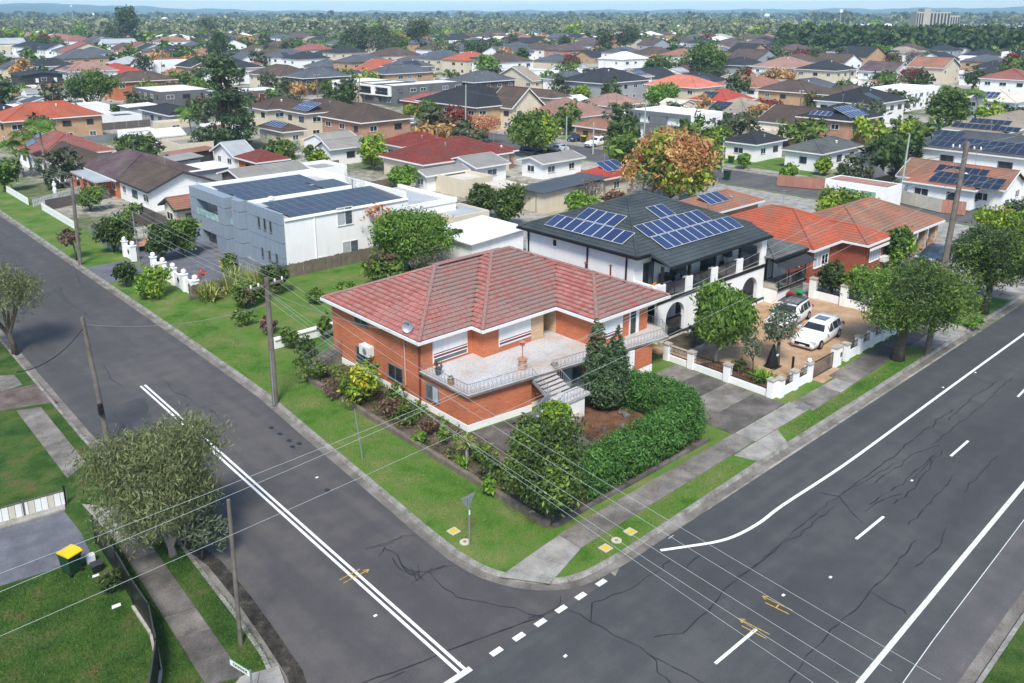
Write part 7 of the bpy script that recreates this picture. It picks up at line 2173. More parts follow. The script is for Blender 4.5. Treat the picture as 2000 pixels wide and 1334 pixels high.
tree('grey gum with a forked trunk right of the tallest gum', 832, 900, 72, 866, 125, 'pale', 1500, 0.8, 0.3, 'bark_pale', clear=0.2, inner=0.4, mix=[('euc', 0.5)])
tree('dark wide tree right of the grey gum', 900, 955, 74, 928, 124, 'dark', 1600, 0.9, 0.3, clear=0.08, mix=[('euc', 0.4)])
tree('leafy tree behind the central gum group', 760, 800, 60, 780, 116, 'mid', 1100, 0.9, 0.3, clear=0.1)
tree('leafy green tree between the gums', 655, 705, 82, 680, 116, 'mid', 1100, 0.8, 0.3, clear=0.05)
tree('red leaved tree in front of the pale estate', 537, 568, 76, 552, 100, 'ored', 900, 0.8, 0.3, clear=0.05)
tree('round dark tree right of the red leaved tree', 605, 636, 76, 620, 102, 'mid', 700, 0.8, 0.3, clear=0.05)
tree('very tall dark tree on the far left skyline', 222, 272, 4, 246, 92, 'dark', 2600, 1.1, 0.3, clear=0.3, mix=[('euc', 0.5)])
tree('broad dark tree below the tall skyline tree', 198, 250, 36, 222, 92, 'euc', 1600, 1.0, 0.3, clear=0.05, mix=[('dark', 0.4)])
tree('dark conical pine on the left skyline', 398, 448, 58, 422, 124, 'dark', 1700, 0.9, 0.3, clear=0.05)
tree('pale gum behind the conical pine', 392, 432, 26, 412, 92, 'euc', 900, 1.0, 0.3, 'bark_pale', clear=0.3, mix=[('lime', 0.3)])
tree('lime tree among the far left houses', 142, 168, 48, 155, 84, 'bright', 800, 0.9, 0.3, clear=0.1)
tree('large spreading dark green tree on the right of the middle', 1334, 1428, 80, 1380, 158, 'mid', 4500, 0.8, 0.35, clear=0.15, lobes=13, mix=[('dark', 0.35)])
tree('dark tree left of the large spreading tree', 1250, 1316, 104, 1284, 150, 'dark', 1900, 0.8, 0.3, clear=0.05, mix=[('mid', 0.5)])
tree('tall eucalypt with a pale trunk', 1158, 1206, 46, 1182, 115, 'euc', 1500, 0.9, 0.3, 'bark_pale', clear=0.3, mix=[('lime', 0.2)])
tree('wide crowned eucalypt beside the pale trunked one', 1196, 1252, 44, 1206, 112, 'dark', 1900, 0.9, 0.3, 'bark_pale', clear=0.35, mix=[('euc', 0.4)])
tree('dark columnar tree over the blue-grey roofs', 1088, 1118, 65, 1102, 112, 'dark', 1000, 0.8, 0.3, clear=0.1)
tree('dark red leaved round tree', 1092, 1137, 100, 1114, 137, 'red', 1400, 0.7, 0.3, clear=0.05, mix=[('brown', 0.4)])
tree('dark twin trees left of the red leaved tree', 1006, 1036, 88, 1020, 132, 'dark', 1100, 0.8, 0.3, clear=0.05, mix=[('mid', 0.4)])
tree('leafy dark tree behind the solar gable', 958, 1004, 98, 980, 132, 'mid', 1200, 0.8, 0.3, clear=0.05, mix=[('dark', 0.5)])
tree('rust orange tree on the right of the middle', 1482, 1562, 130, 1522, 172, 'orange', 2200, 0.7, 0.3, clear=0.05, mix=[('brown', 0.4), ('mid', 0.2)])
tree('pinkish autumn tree beside the white metal roof', 1432, 1474, 128, 1452, 172, 'red', 900, 0.7, 0.3, clear=0.1, mix=[('ored', 0.5)])
tree('grey leafless round tree on the right', 1760, 1812, 92, 1786, 140, 'bare', 2000, 0.6, 0.3, clear=0.05, aspect=0.3)
tree('crimson leaved tree behind the white flat roof', 1750, 1814, 128, 1784, 175, 'red', 2200, 0.6, 0.3, clear=0.05, mix=[('pale', 0.08)])
tree('dense tree mass left of the far right white house', 1812, 1902, 165, 1858, 250, 'mid', 4000, 0.6, 0.3, clear=0.05, mix=[('dark', 0.5)])
tree('round garden tree in front of the salmon brick house', 1562, 1640, 172, 1600, 222, 'mid', 2200, 0.55, 0.3, clear=0.05, mix=[('brown', 0.25)])
tree('small round tree on the verandah corner of the salmon brick house', 1638, 1668, 243, 1652, 278, 'mid', 600, 0.5, 0.3, clear=0.1)
tree('conical green shrub before the verandah', 1712, 1742, 262, 1726, 296, 'bright', 600, 0.45, 0.3, clear=0.03, cat='shrub', name='shrub')
tree('golden round shrub left of the conical shrub', 1696, 1724, 276, 1710, 300, 'lime', 500, 0.45, 0.3, clear=0.03, cat='shrub', name='shrub')
tree('yellow-green garden shrub on the back street corner', 1590, 1630, 302, 1610, 342, 'lime', 800, 0.45, 0.3, clear=0.05, cat='shrub', name='shrub')
tree('leafy hedge of the back street garden', 1630, 1700, 318, 1665, 342, 'mid', 1300, 0.45, 0.3, clear=0.02, cat='hedge', name='garden_hedge')
tree('small bushy tree on the back street verge', 1520, 1560, 318, 1540, 352, 'bright', 700, 0.45, 0.3, clear=0.05)
tree('round shrub beside the red trimmed house', 1438, 1470, 296, 1454, 330, 'bright', 600, 0.45, 0.3, clear=0.1, cat='shrub', name='shrub')
tree('dark tree right of the far right white house', 1945, 2010, 205, 1975, 240, 'dark', 1300, 0.6, 0.3, clear=0.05)
tree('dark tree left of the crimson leaved tree', 1605, 1648, 66, 1626, 105, 'mid', 1500, 0.8, 0.3, clear=0.05)
tree('dark spreading tree among the right roofs', 1552, 1612, 92, 1582, 130, 'dark', 1700, 0.8, 0.3, clear=0.05, mix=[('brown', 0.2)])
# layered pine
x, y, top, w = frame_size(385, 500, 114, 440, 296)
pt_ = thing('layered_pine', (x, y, 0.12), 'tall dark pine with layered clumps and a bare upper trunk', 'tree')
rg = np.random.default_rng(77)
lb = []
for (zf, rf, n_) in ((0.96, 0.45, 5), (0.86, 0.62, 6), (0.74, 0.35, 3), (0.62, 0.75, 6), (0.52, 0.9, 8), (0.36, 0.95, 9), (0.22, 1.0, 9), (0.1, 0.85, 7)):
    for k in range(n_):
        a = rg.uniform(0, 6.28); rr_ = w / 2 * rf * rg.uniform(0.4, 0.95)
        lb.append((rr_ * math.cos(a), rr_ * math.sin(a), top * zf, w * 0.17, w * 0.17, top * 0.05))
newobj('crown', quads_mesh('crown', leaf_quads(rg, lb, 12000, 0.45, 0.5, csize=0.35, inner=0.15), 'leaf_conifer'), pt_)
newobj('trunk', limb_mesh('trunk', rg, top * 0.9, 0.3, [q[:3] for q in lb[::4]]), pt_)
# palms
for i, (u, vh, ub, vb, sp, lab) in enumerate(((75, 238, 92, 352, 74, 'tallest palm of the group at the left edge'), (42, 262, 66, 345, 64, 'middle palm of the group at the left edge'), (18, 278, 48, 345, 58, 'left palm of the group at the left edge'), (40, 292, 34, 348, 44, 'shortest palm of the group at the left edge'),
        (366, 212, 378, 292, 60, 'lone palm in front of the grey modern house'), (1860, 172, 1858, 222, 62, 'palm right of the white flat-roofed house'), (1905, 178, 1912, 232, 52, 'second palm by the dense tree mass'), (310, 62, 312, 86, 32, 'far palm left of the tall skyline tree'), (1925, 148, 1925, 178, 44, 'distant palm above the dark hip roofs'))):
    palm(lab, u, vh, ub, vb, sp, leafm='leaf_mid' if i % 2 else 'leaf_mango', group='palms')
palm('broad date palm in front of the brown roofed houses', 1620, 178, 1620, 205, 56, 22, trunk_r=0.4, leafm='leaf_mid', mat='bark', width=0.25)

# ------------------------------------------------------------------ poles and wires
def pole(label, ub, vb, ut, vt, r=0.15, mat='timber_pole', arm=None, name='power_pole', cat='pole', z=0.12, group=None, ru=None):
    x, y = gp(ub, vb, z)
    h = zat(ut, vt, x, y)
    off = (ut - pj(x, y, h)[0]) / FOC * pj(x, y, h)[2]
    tx, ty = off * math.sin(HEAD), -off * math.cos(HEAD)
    if abs(off) > 1.2: tx, ty = tx * 0.3, ty * 0.3
    root = thing(name, (x, y, z), label, cat, group)
    q = MB(); q.tube([(x, y, z - 0.1), (x + tx * 0.5, y + ty * 0.5, h * 0.5), (x + tx, y + ty, h)], [r * 1.1, r, r * 0.8], 10); q.build('shaft', mat, root)
    T = Vector((x + tx, y + ty, h))
    if arm:
        d = Vector((math.cos(arm[0]), math.sin(arm[0]), 0)); L = arm[1]
        q = MB(); q.bar(tuple(T - d * L - Vector((0, 0, arm[2]))), tuple(T + d * L - Vector((0, 0, arm[2]))), 0.1, 0.12); o = q.build('crossarm', 'timber_pole', root)
        for s in (-0.95, -0.5, 0.5, 0.95):
            p = T + d * L * s - Vector((0, 0, arm[2]))
            MB().lathe([(0.05, 0), (0.06, 0.1), (0.03, 0.2)], tuple(p + Vector((0, 0, 0.06))), 8).build('insulator', 'gutter_white', o)
    return T, root
T1, r1_ = pole('weathered timber power pole on the verge beside the brick house', 538, 788, 520, 542, 0.17, arm=(R(10), 1.15, 0.45))
MB().tube([(T1.x - 0.2, T1.y - 0.1, 0.12), (T1.x - 0.17, T1.y - 0.1, 3.6)], 0.05).build('cable_guard', 'galv', r1_)
T0, r0_ = pole('timber power pole with crossarm further up the side street', 157, 517, 139, 347, 0.16, arm=(R(10), 1.1, 0.3))
T2, r2_ = pole('grey timber pole with a black meter box at the left kerb', 212, 866, 160, 622, 0.13)
bx_, by_ = r2_.location[:2]; MB().box(bx_ - 0.32, by_ - 0.3, 2.0, bx_ - 0.08, by_ - 0.05, 2.6).build('meter_box', 'plastic_black', r2_)
T3, _ = pole('slim timber and steel pole beside the foreground footpath', 470, 1258, 446, 975, 0.08, 'timber_pole')
pole('thin galvanised steel post on the verge before the garden bed', 709, 898, 692, 800, 0.035, 'galv', name='steel_post', cat='post')
pole('slender white pole inside the white panelled fence', 274, 520, 258, 415, 0.05, 'galv', name='steel_post', cat='post')
T6, _ = pole('tall grey timber power pole on the main road verge behind the street tree', 1811, 690, 1890, 278, 0.2, arm=(R(90), 0.9, 0.5))
green = [((1757, 388), (1777, 262), 'pale green pole left of the tall grey power pole'), ((1256, 290), (1262, 195), 'pale pole in front of the grey box house'), ((1105, 300), (1107, 228), 'pale green pole by the silver car'), ((909, 270), (910, 165), 'pale green pole in front of the columned mansion'),
         ((1411, 335), (1414, 268), 'pale pole right of the autumn tree'), ((1158, 300), (1160, 238), 'slim pole near the white van'), ((1560, 240), (1566, 176), 'timber pole before the brown roofed houses'), ((1660, 195), (1660, 135), 'timber pole above the date palm'),
         ((1721, 232), (1722, 185), 'slim pole behind the salmon brick roof'), ((1192, 190), (1194, 148), 'white pole beside the green roof'), ((700, 206), (702, 150), 'timber pole before the modern terrace row'), ((620, 190), (618, 145), 'timber pole by the golden tree'),
         ((1100, 160), (1102, 132), 'pole above the white rendered house'), ((1416, 205), (1415, 164), 'pole before the red cottage'), ((1360, 195), (1361, 160), 'pole beside the salmon house'), ((317, 150), (314, 110), 'pale green pole on the far left'), ((338, 140), (336, 96), 'far left timber pole'),
         ((102, 105), (100, 66), 'distant left timber pole'), ((258, 125), (255, 90), 'distant pole beside the white house'), ((525, 120), (526, 92), 'distant pole above the dark gabled roof'), ((676, 112), (673, 88), 'distant pole beside the gums'), ((982, 145), (981, 122), 'distant pole by the solar gable'),
         ((1323, 150), (1322, 118), 'distant pole left of the big spreading tree'), ((825, 128), (822, 100), 'distant pole in front of the gums'), ((133, 105), (131, 72), 'second distant left pole'), ((1915, 175), (1917, 145), 'distant pole on the right')]
for (a, b, lab) in green:
    d = pj(*gp(*a), 0)[2]
    pole(lab, *a, *b, r=0.13, mat='pole_green' if 'green' in lab else ('timber_pole' if 'timber' in lab else 'pole_green'), arm=(R(0), 0.9, 0.3) if 'timber' in lab else None)
def wire(label, a, b, sag, mat='wire_pale', r=0.0075, n=18, group='overhead wires'):
    a, b = Vector(a), Vector(b)
    pts = []
    for k in range(n + 1):
        t = k / n
        p = a.lerp(b, t); p.z -= 4 * sag * t * (1 - t)
        pts.append(tuple(p))
    q = MB(); q.tube(pts, r, 4)
    tag(q.build('power_line', mat, None), label, 'power line', group)
arm = Vector((math.cos(R(10)), math.sin(R(10)), 0))
ends = [gp(1838, 1328, 7.6), gp(1743, 1304, 7.6), gp(1690, 1322, 7.5), gp(1650, 1334, 7.4), gp(1600, 1334, 7.3)]
for i, s in enumerate((1.1, 0.58, -0.58, -1.1, 0.0)):
    a = T1 + arm * s - Vector((0, 0, 0.25 if i < 4 else 0.9))
    e = Vector((*ends[i], 7.6 - 0.1 * i))
    e2 = a + (e - a) * 1.0
    ord_ = ['first', 'second', 'third', 'fourth', 'lowest'][i]
    wire(f'{ord_} overhead wire from the right, crossing the brick house to the main road', a, e2, 0.35)
    if i < 4:
        wire(f'{ord_} overhead wire between the two timber poles of the side street', a, T0 + arm * s - Vector((0, 0, 0.1)), 0.5)
        b0 = T0 + arm * s - Vector((0, 0, 0.1))
        wire(f'{ord_} overhead wire leaving the far timber pole up the side street', b0, b0 + Vector((-1.5, 42, -0.3)), 0.5)
lows = [gp(-60, 1143, 7.4), gp(-60, 1168, 7.2), gp(-60, 1282, 6.4)]
for i, e in enumerate(lows):
    a = T6 + Vector((0, (-0.8, 0.8, 0)[i], -(0.45, 0.45, 3.0)[i]))
    wire(('upper', 'middle', 'lower')[i] + ' pale cable from the tall grey pole across the whole corner to the left edge', a, (e[0], e[1], 7.4 - 0.4 * i), (0.9, 0.9, 0.6)[i])
    wire(('upper', 'middle', 'lower')[i] + ' pale cable leaving the tall grey pole to the right', a, a + Vector((38, 1, 0)), 0.6)
# service lines to the brick house and the box house
wire('thin service wire from the timber pole to the brick house gutter', T1 - Vector((0, 0, 0.8)), (27.0, 40.2, 4.45), 0.3, 'wire_dark', 0.012)
wire('thin service wire from the left kerb pole across the side street', T2 - Vector((0, 0, 0.4)), T1 - Vector((0, 0, 1.6)), 0.6, 'wire_dark', 0.012)
wire('thick black cable looping from the left kerb pole', T2 - Vector((0, 0, 0.6)), (T2.x - 4, T2.y - 3.5, T2.z - 0.8), 0.5, 'plastic_black', 0.025)
wire('service wire from the tall grey pole to the red brick house', T6 - Vector((0, 0, 2.0)), (72, 32, 3.6), 0.3)
wire('thin wire along the back street poles in the middle of the picture', (*gp(909, 270), 9.0), (*gp(1105, 300), 8.6), 0.4)
wire('thin wire along the back street poles near the grey box house', (*gp(1105, 300), 8.6), (*gp(1256, 290), 9.0), 0.4)

# ------------------------------------------------------------------ signs, hydrant markers
x, y = gp(917, 1064)
sn = thing('give_way_sign', (x, y, 0.12), 'triangular road sign seen from behind on a steel post at the corner verge', 'sign')
hz = zat(915, 968, x, y)
MB().tube([(x, y, 0.1), (x, y, hz - 0.12)], 0.033, 8).build('post', 'galv', sn)
q = MB(); w2, h2 = 0.42, 0.72
f = [(x - w2, y + 0.05, hz), (x + w2, y + 0.05, hz), (x, y + 0.05, hz - h2)]
q.face(f[::-1]); q.face([(p[0], p[1] + 0.006, p[2]) for p in f])
for a, b in zip(f, f[1:] + f[:1]): q.face([a, b, (b[0], b[1] + 0.006, b[2]), (a[0], a[1] + 0.006, a[2])])
q.build('plate', 'galv', sn)
MB().box(x - 0.25, y + 0.034, hz - 0.16, x + 0.25, y + 0.05, hz - 0.12).build('bracket', 'metal_grey', sn); MB().box(x - 0.04, y - 0.036, hz - 0.95, x + 0.04, y - 0.034, hz - 0.7).build('sticker', 'sign_white', sn)
for (u, v, lab) in ((886, 1038, 'cream square hydrant plate with yellow centre left of the sign post'), (1183, 1071, 'cream square plate with yellow centre nearest the kerb corner'), (1231, 1039, 'cream square plate with yellow centre beside the footpath')):
    x, y = gp(u, v)
    o = MB().box(x - 0.24, y - 0.24, 0.1, x + 0.24, y + 0.24, 0.15).build('hydrant_plate', 'marker_cream'); tag(o, lab, 'hydrant plate')
    MB().prism([(x - 0.15, y - 0.13), (x + 0.02, y - 0.17), (x + 0.16, y - 0.1), (x + 0.14, y + 0.15), (x - 0.14, y + 0.15)], 0.15, 0.158).build('painted_lid', 'marker_yellow', o)
for (u, v, lab) in ((908, 1059, 'round cream valve surround at the foot of the sign post'), (1204, 1056, 'round cream valve surround between two yellow plates')):
    x, y = gp(u, v)
    o = MB().lathe([(0.24, 0), (0.24, 0.05), (0.1, 0.05)], (x, y, 0.1), 16).build('valve_surround', 'marker_cream'); tag(o, lab, 'valve cover')
    MB().lathe([(0.08, 0), (0.08, 0.012)], (x, y, 0.15), 10).build('lid', 'iron_cover', o)
# street name blade in the foreground
px2, py2 = gp(489, 1312, 2.35)
ns = thing('street_name_sign', (px2, py2, 0.12), 'white street name blade with green edging at the bottom of the picture', 'sign')
MB().tube([(px2, py2, 0.1), (px2, py2, 2.42)], 0.035, 8).build('post', 'galv', ns)
ex_, ey_ = gp(449, 1286, 2.38)
d = Vector((ex_ - px2, ey_ - py2, 0)); L = d.length; d.normalize(); nn = Vector((d.y, -d.x, 0)) * -1
if nn.dot(Vector((-px2, -py2, 0))) < 0: nn = -nn
def blade(z0, z1, off, mat, name, a=0.04, b=None, parent=ns):
    b = b or L
    q = MB(); A, B = Vector((px2, py2, 0)) + d * a, Vector((px2, py2, 0)) + d * b
    P = [A + nn * off, B + nn * off, B - nn * 0.0, A - nn * 0.0]
    q.prism([(p.x, p.y) for p in (P if (P[1] - P[0]).cross(P[2] - P[0]).z > 0 else P[::-1])], z0, z1, bottom=True)
    return q.build(name, mat, parent)
pb = blade(2.14, 2.36, 0.012, 'sign_white', 'blade')
blade(2.361, 2.385, 0.013, 'sign_green', 'green_edge')
rr = random.Random(9)
for k in range(9):
    a = 0.16 + k * (L - 0.3) / 9
    blade(2.19, 2.31, 0.016, 'letter_black', 'lettering', a, a + 0.035, pb); 
    if k % 2 == 0: blade(2.24, 2.265, 0.0165, 'letter_black', 'lettering', a + 0.035, a + 0.075, pb)

# ------------------------------------------------------------------ foreground yard on the left
slabs('west_footpath', [gp(403, 1340), gp(232, 1066), gp(283, 1047), gp(476, 1322)], 7, 'concrete_dirty', mats=['concrete_dirty', 'concrete_dark', 'concrete_dark'], seed=12)
slabs('west_footpath', [gp(132, 935), gp(32, 803), gp(80, 796), gp(168, 905)], 5, 'concrete_dirty', mats=['concrete_dirty', 'concrete_dark'], seed=13)
slabs('yard_crossing', [gp(228, 1060), gp(160, 985), gp(300, 1000), gp(325, 1042)][0:4], 2, 'concrete', seed=14)
mb = MB(); mb.face([(*gp(-150, 800), 0.125), (*gp(0, 802), 0.125), (*gp(112, 785), 0.125), (*gp(78, 748), 0.125), (*gp(0, 765), 0.125), (*gp(-150, 765), 0.125)]); structure('brown_driveway', mb, 'drive_brown')
slabs('west_footpath', [gp(2, 766), gp(-12, 735), gp(28, 733), gp(44, 752)], 1, 'concrete_dirty', seed=15)
mb = MB(); mb.face([(*gp(-200, 1200), 0.126), (*gp(0, 1145), 0.126), (*gp(180, 1088), 0.126), (*gp(158, 1040), 0.126), (*gp(120, 992), 0.126), (*gp(0, 1032), 0.126), (*gp(-200, 1090), 0.126)]); structure('grey_slab', mb, 'drive_grey')
mb = MB(); mb.prism([gp(0, 1034), gp(128, 996), gp(126, 982), gp(0, 1018)], 0.1, 0.2); structure('slab_edge', mb, 'concrete')
slabs('corner_path', [gp(470, 1322), gp(545, 1302), gp(560, 1340), gp(440, 1360)], 2, 'concrete', seed=16)
# pale metal fence
fa, fb = Vector(gp(-60, 1040)), Vector(gp(133, 985))
cf = thing('metal_fence', (*fa.lerp(fb, 0.5), 0.12), 'low cream corrugated metal fence with brown rails at the left edge', 'fence')
L = (fb - fa).length; dd = (fb - fa).normalized(); n = int(L / 0.26)
for k in range(n):
    a = fa + dd * (k * L / n); b = fa + dd * ((k + 1) * L / n - 0.02)
    q = MB(); q.bar((*a, 0.5), (*b, 0.5), 0.025 + 0.02 * (k % 2), 0.72); q.build('sheet', 'plastic_white' if k % 3 else 'colorbond_cream', cf)
MB().bar((*fa, 0.9), (*fb, 0.9), 0.06, 0.06).build('rail', 'colorbond_brown', cf)
for t in (0.55, 0.98): p = fa.lerp(fb, t); MB().bar((*p, 0.1), (*p, 1.0 if t < 0.9 else 1.15), 0.08).build('post', 'colorbond_brown' if t < 0.9 else 'plastic_black', cf)
# black slat fence around the yard
pts = [gp(188, 1062), gp(232, 1130), gp(262, 1185), gp(298, 1240), gp(312, 1312), gp(300, 1400)]
bf = thing('black_fence', (*pts[2], 0.12), 'black metal fence following the curved yard boundary in the foreground', 'fence')
for i, (a, b) in enumerate(zip(pts, pts[1:])):
    a, b = Vector(a), Vector(b); L = (b - a).length; n = max(2, int(L / 0.16))
    for k in range(n):
        p, q_ = a.lerp(b, k / n), a.lerp(b, (k + 0.93) / n)
        MB().bar((*p, 0.85), (*q_, 0.85), 0.025, 1.2).build('slat', 'trim_black', bf)
    MB().bar((*a, 1.47), (*b, 1.47), 0.05, 0.05).build('top_rail', 'trim_dark', bf); MB().bar((*a, 0.1), (*a, 1.56), 0.07).build('post', 'trim_black', bf)
kb = MB()
for a, b in zip(pts[2:], pts[3:]):
    a, b = Vector(a), Vector(b); kb.bar((*a, 0.16), (*b, 0.16), 0.2, 0.12)
tag(kb.build('stone_edging', 'stone_pale'), 'pale stone edging at the foot of the black yard fence', 'edging')
bin_make('dark green bin with a bright yellow lid on the foreground lawn', *gp(140, 1117), 0.125, 'plastic_yellow', R(200), 1.05)
x, y = gp(178, 1098); simple('plastic_canister', 'white plastic canister beside the black fence', 'canister', [('', MB().prism([(x - 0.16, y - 0.12), (x + 0.16, y - 0.12), (x + 0.16, y + 0.12), (x - 0.16, y + 0.12)], 0.13, 0.5), 'plastic_white'), ('cap', MB().lathe([(0.05, 0), (0.05, 0.06)], (x, y, 0.5), 8), 'plastic_white')])
x, y = gp(190, 1114); simple('rubbish_bag', 'black crate of rubbish beside the white canister', 'crate', [('', MB().prism([(x - 0.2, y - 0.16), (x + 0.18, y - 0.18), (x + 0.2, y + 0.16), (x - 0.17, y + 0.2)], 0.13, 0.45), 'plastic_black'), ('rim', MB().box(x - 0.22, y - 0.2, 0.451, x + 0.22, y + 0.22, 0.48), 'trim_dark')])
for i, (u, v, s) in enumerate(((187, 1125, 0.15), (227, 1184, 0.19))):
    x, y = gp(u, v); o = MB().prism([(x - s, y - s * 0.5), (x + s * 0.8, y - s * 0.6), (x + s, y + s * 0.4), (x - s * 0.7, y + s * 0.6)], 0.13, 0.15).build('paper_sheet', 'sign_white'); tag(o, ['white paper sheet beside the black crate', 'larger white sheet lying by the yard shrub'][i], 'paper')
    MB().prism([(x - s * 0.5, y - s * 0.2), (x + s * 0.5, y - s * 0.3), (x + s * 0.3, y + s * 0.3)], 0.15, 0.165).build('fold', 'sign_white', o)
shrub('round dark shrub against the black yard fence', 193, 243, 1108, 218, 1158, 'dark', 900, 0.1)
x, y = gp(205, 1122)
for k in range(3): tag(MB().bar((x + k * 0.1, y, 0.16), (x + 0.3 + k * 0.1, y - 0.5, 0.16), 0.06).build('timber_offcut', 'timber_fence'), ['left', 'middle', 'right'][k] + ' timber offcut lying under the yard shrub', 'timber')
# short grass blades on the near lawns
def turf(label, poly, dens, leafm, seed, h=0.075):
    rg = np.random.default_rng(seed)
    P = np.array(poly); lo, hi = P.min(0), P.max(0)
    n = int((hi - lo).prod() * dens)
    q = lo + rg.random((n, 2)) * (hi - lo)
    ins = np.zeros(n, bool)
    for i in range(len(P)):
        a, b = P[i], P[(i + 1) % len(P)]
        c = ((a[1] > q[:, 1]) != (b[1] > q[:, 1])) & (q[:, 0] < (b[0] - a[0]) * (q[:, 1] - a[1]) / (b[1] - a[1] + 1e-12) + a[0])
        ins ^= c
    q = q[ins]; n = len(q)
    az = rg.uniform(0, 6.283, n); L = h * rg.uniform(0.5, 1.5, n); w = rg.uniform(0.008, 0.02, n)
    s_ = np.stack([np.cos(az) * w, np.sin(az) * w, np.zeros(n)], 1)
    base = np.concatenate([q, np.full((n, 1), 0.118)], 1)
    tip = base + np.stack([rg.normal(size=n) * 0.5 * L, rg.normal(size=n) * 0.5 * L, L * 0.8], 1)
    o = newobj('turf', quads_mesh('turf', np.stack([base - s_, base + s_, tip], 1), 'leaf_' + leafm)); tag(o, label, 'grass', kind='stuff')
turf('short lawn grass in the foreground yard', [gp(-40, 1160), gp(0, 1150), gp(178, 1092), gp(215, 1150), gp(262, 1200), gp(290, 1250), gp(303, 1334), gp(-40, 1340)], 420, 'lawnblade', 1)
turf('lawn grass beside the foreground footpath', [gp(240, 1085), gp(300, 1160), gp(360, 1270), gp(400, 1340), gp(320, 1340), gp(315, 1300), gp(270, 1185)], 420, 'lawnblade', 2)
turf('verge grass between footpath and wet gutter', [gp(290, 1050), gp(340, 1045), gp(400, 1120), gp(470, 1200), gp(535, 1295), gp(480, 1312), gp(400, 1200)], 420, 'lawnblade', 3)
turf('mown verge grass along the side street', [(20.6, 26), (21.2, 24.2), (24.1, 23.6), (24.1, 64), (21.55, 64), (21.5, 48), (20.9, 38)], 200, 'grassblade', 4, 0.06)
turf('mown verge grass along the main road', [(24.5, 20.7), (36.0, 20.75), (35.9, 21.9), (24.3, 21.9), (23, 21.3)], 260, 'grassblade', 5, 0.06)
turf('mown verge grass right of the driveway crossing', [(40.8, 20.75), (58, 20.75), (57.5, 21.8), (46, 21.7), (41, 21.9)], 330, 'lawnblade', 6, 0.06)

# fences up the side street
def picket(label, a, b, h, mat, step=0.14, name='picket_fence', z=0.12, w=0.08):
    a, b = Vector(a), Vector(b); L = (b - a).length
    root = thing(name, (*a.lerp(b, 0.5), z), label, 'fence')
    MB().bar((*a, h * 0.85), (*b, h * 0.85), 0.04, 0.06).bar((*a, h * 0.3), (*b, h * 0.3), 0.04, 0.06).build('rail', mat, root)
    n = min(290, int(L / step))
    for k in range(n + 1):
        p = a.lerp(b, k / n); d = (b - a).normalized()
        q = MB(); q.bar((*(p - d * w / 2), z + h / 2), (*(p + d * w / 2), z + h / 2), 0.02, h); q.build('picket', mat, root)
    return root
picket('white picket fence along the verge of the white gabled house', (25.3, 97.0), (25.3, 111), 0.95, 'board_white', 0.24, w=0.13)
picket('white picket fence at the far end of the side street', (24.8, 115), (24.8, 126), 0.95, 'board_white', 0.26, w=0.14)
picket('white picket fence between the two far front lawns', (25.0, 113.5), (33, 119.5), 0.95, 'board_white', 0.26, w=0.14)
def sheetfence(label, a, b, h, mat, step=0.4, group=None):
    a, b = Vector(a), Vector(b); L = (b - a).length
    root = thing('metal_fence', (*a.lerp(b, 0.5), 0.12), label, 'fence', group)
    n = min(200, max(2, int(L / step)))
    for k in range(n):
        p, q_ = a.lerp(b, k / n), a.lerp(b, (k + 0.96) / n)
        MB().bar((*p, 0.1 + h / 2), (*q_, 0.1 + h / 2), 0.03 + 0.02 * (k % 2), h).build('sheet', mat, root)
    return root
sheetfence('brown metal fence beside the white gabled house lawn', (25.6, 110.5), (33.6, 112.5), 1.3, 'colorbond_brown')
sheetfence('brown metal fence between the lawn and the trampoline yard', (25.6, 93.5), (33, 95.5), 1.3, 'colorbond_brown')
sheetfence('grey metal street fence of the trampoline yard', (25.4, 86.5), (25.4, 93), 1.2, 'metal_grey')
sheetfence('brown metal fence beside the cream cottage', (33, 92), (33, 100.5), 1.3, 'colorbond_brown')
sheetfence('tan metal fence behind the arched house and the stone carport', gp(1726, 388), gp(1838, 415), 1.6, 'colorbond_cream')
sheetfence('red metal fence at the end of the tan fence', gp(1838, 415), gp(1885, 420), 1.6, 'fence_red')
sheetfence('terracotta fence on the back street corner', gp(1517, 362), gp(1628, 372), 1.5, 'fence_red')
sheetfence('tan fence beside the cream garden room', gp(905, 462), gp(980, 448), 1.4, 'colorbond_cream')
x, y = gp(278, 486); tr = thing('trampoline', (x, y, 0.12), 'round trampoline with a pink rim behind the grey street fence', 'trampoline')
MB().lathe([(1.3, 0), (1.5, 0.02), (1.5, 0.09), (1.25, 0.1)], (x, y, 0.75), 20).build('mat_rim', 'brick_salmon', tr)
for k in range(6):
    a = k * math.pi / 3; MB().bar((x + 1.45 * math.cos(a), y + 1.45 * math.sin(a), 0.12), (x + 1.45 * math.cos(a), y + 1.45 * math.sin(a), 2.3), 0.05).build('pole', 'metal_grey', tr)
x, y = gp(109, 385); stt = thing('garden_statue', (x, y, 0.12), 'white garden statue on a round flower bed behind the picket fence', 'statue')
MB().lathe([(0.4, 0), (0.4, 0.2), (0.2, 0.3), (0.22, 0.6)], (x, y, 0.12), 10).build('pedestal', 'stone_pale', stt)
MB().lathe([(0.2, 0), (0.25, 0.4), (0.16, 0.75), (0.26, 1.0), (0.24, 1.15), (0.08, 1.22), (0.13, 1.32), (0.12, 1.45), (0.03, 1.52)], (x, y, 0.72), 10).build('figure', 'render_white', stt)
bin_make('green-lidded bin on the back street verge', *gp(1428, 318), 0.12, 'plastic_yellow', 0, 1.2)
bin_make('black bin on the lawn right of the autumn tree', *gp(1420, 350), 0.12, 'plastic_black', 0, 1.2)
bin_make('bin with yellow lid in front of the white van', *gp(1140, 278), 0.12, 'plastic_yellow', 0, 1.2)
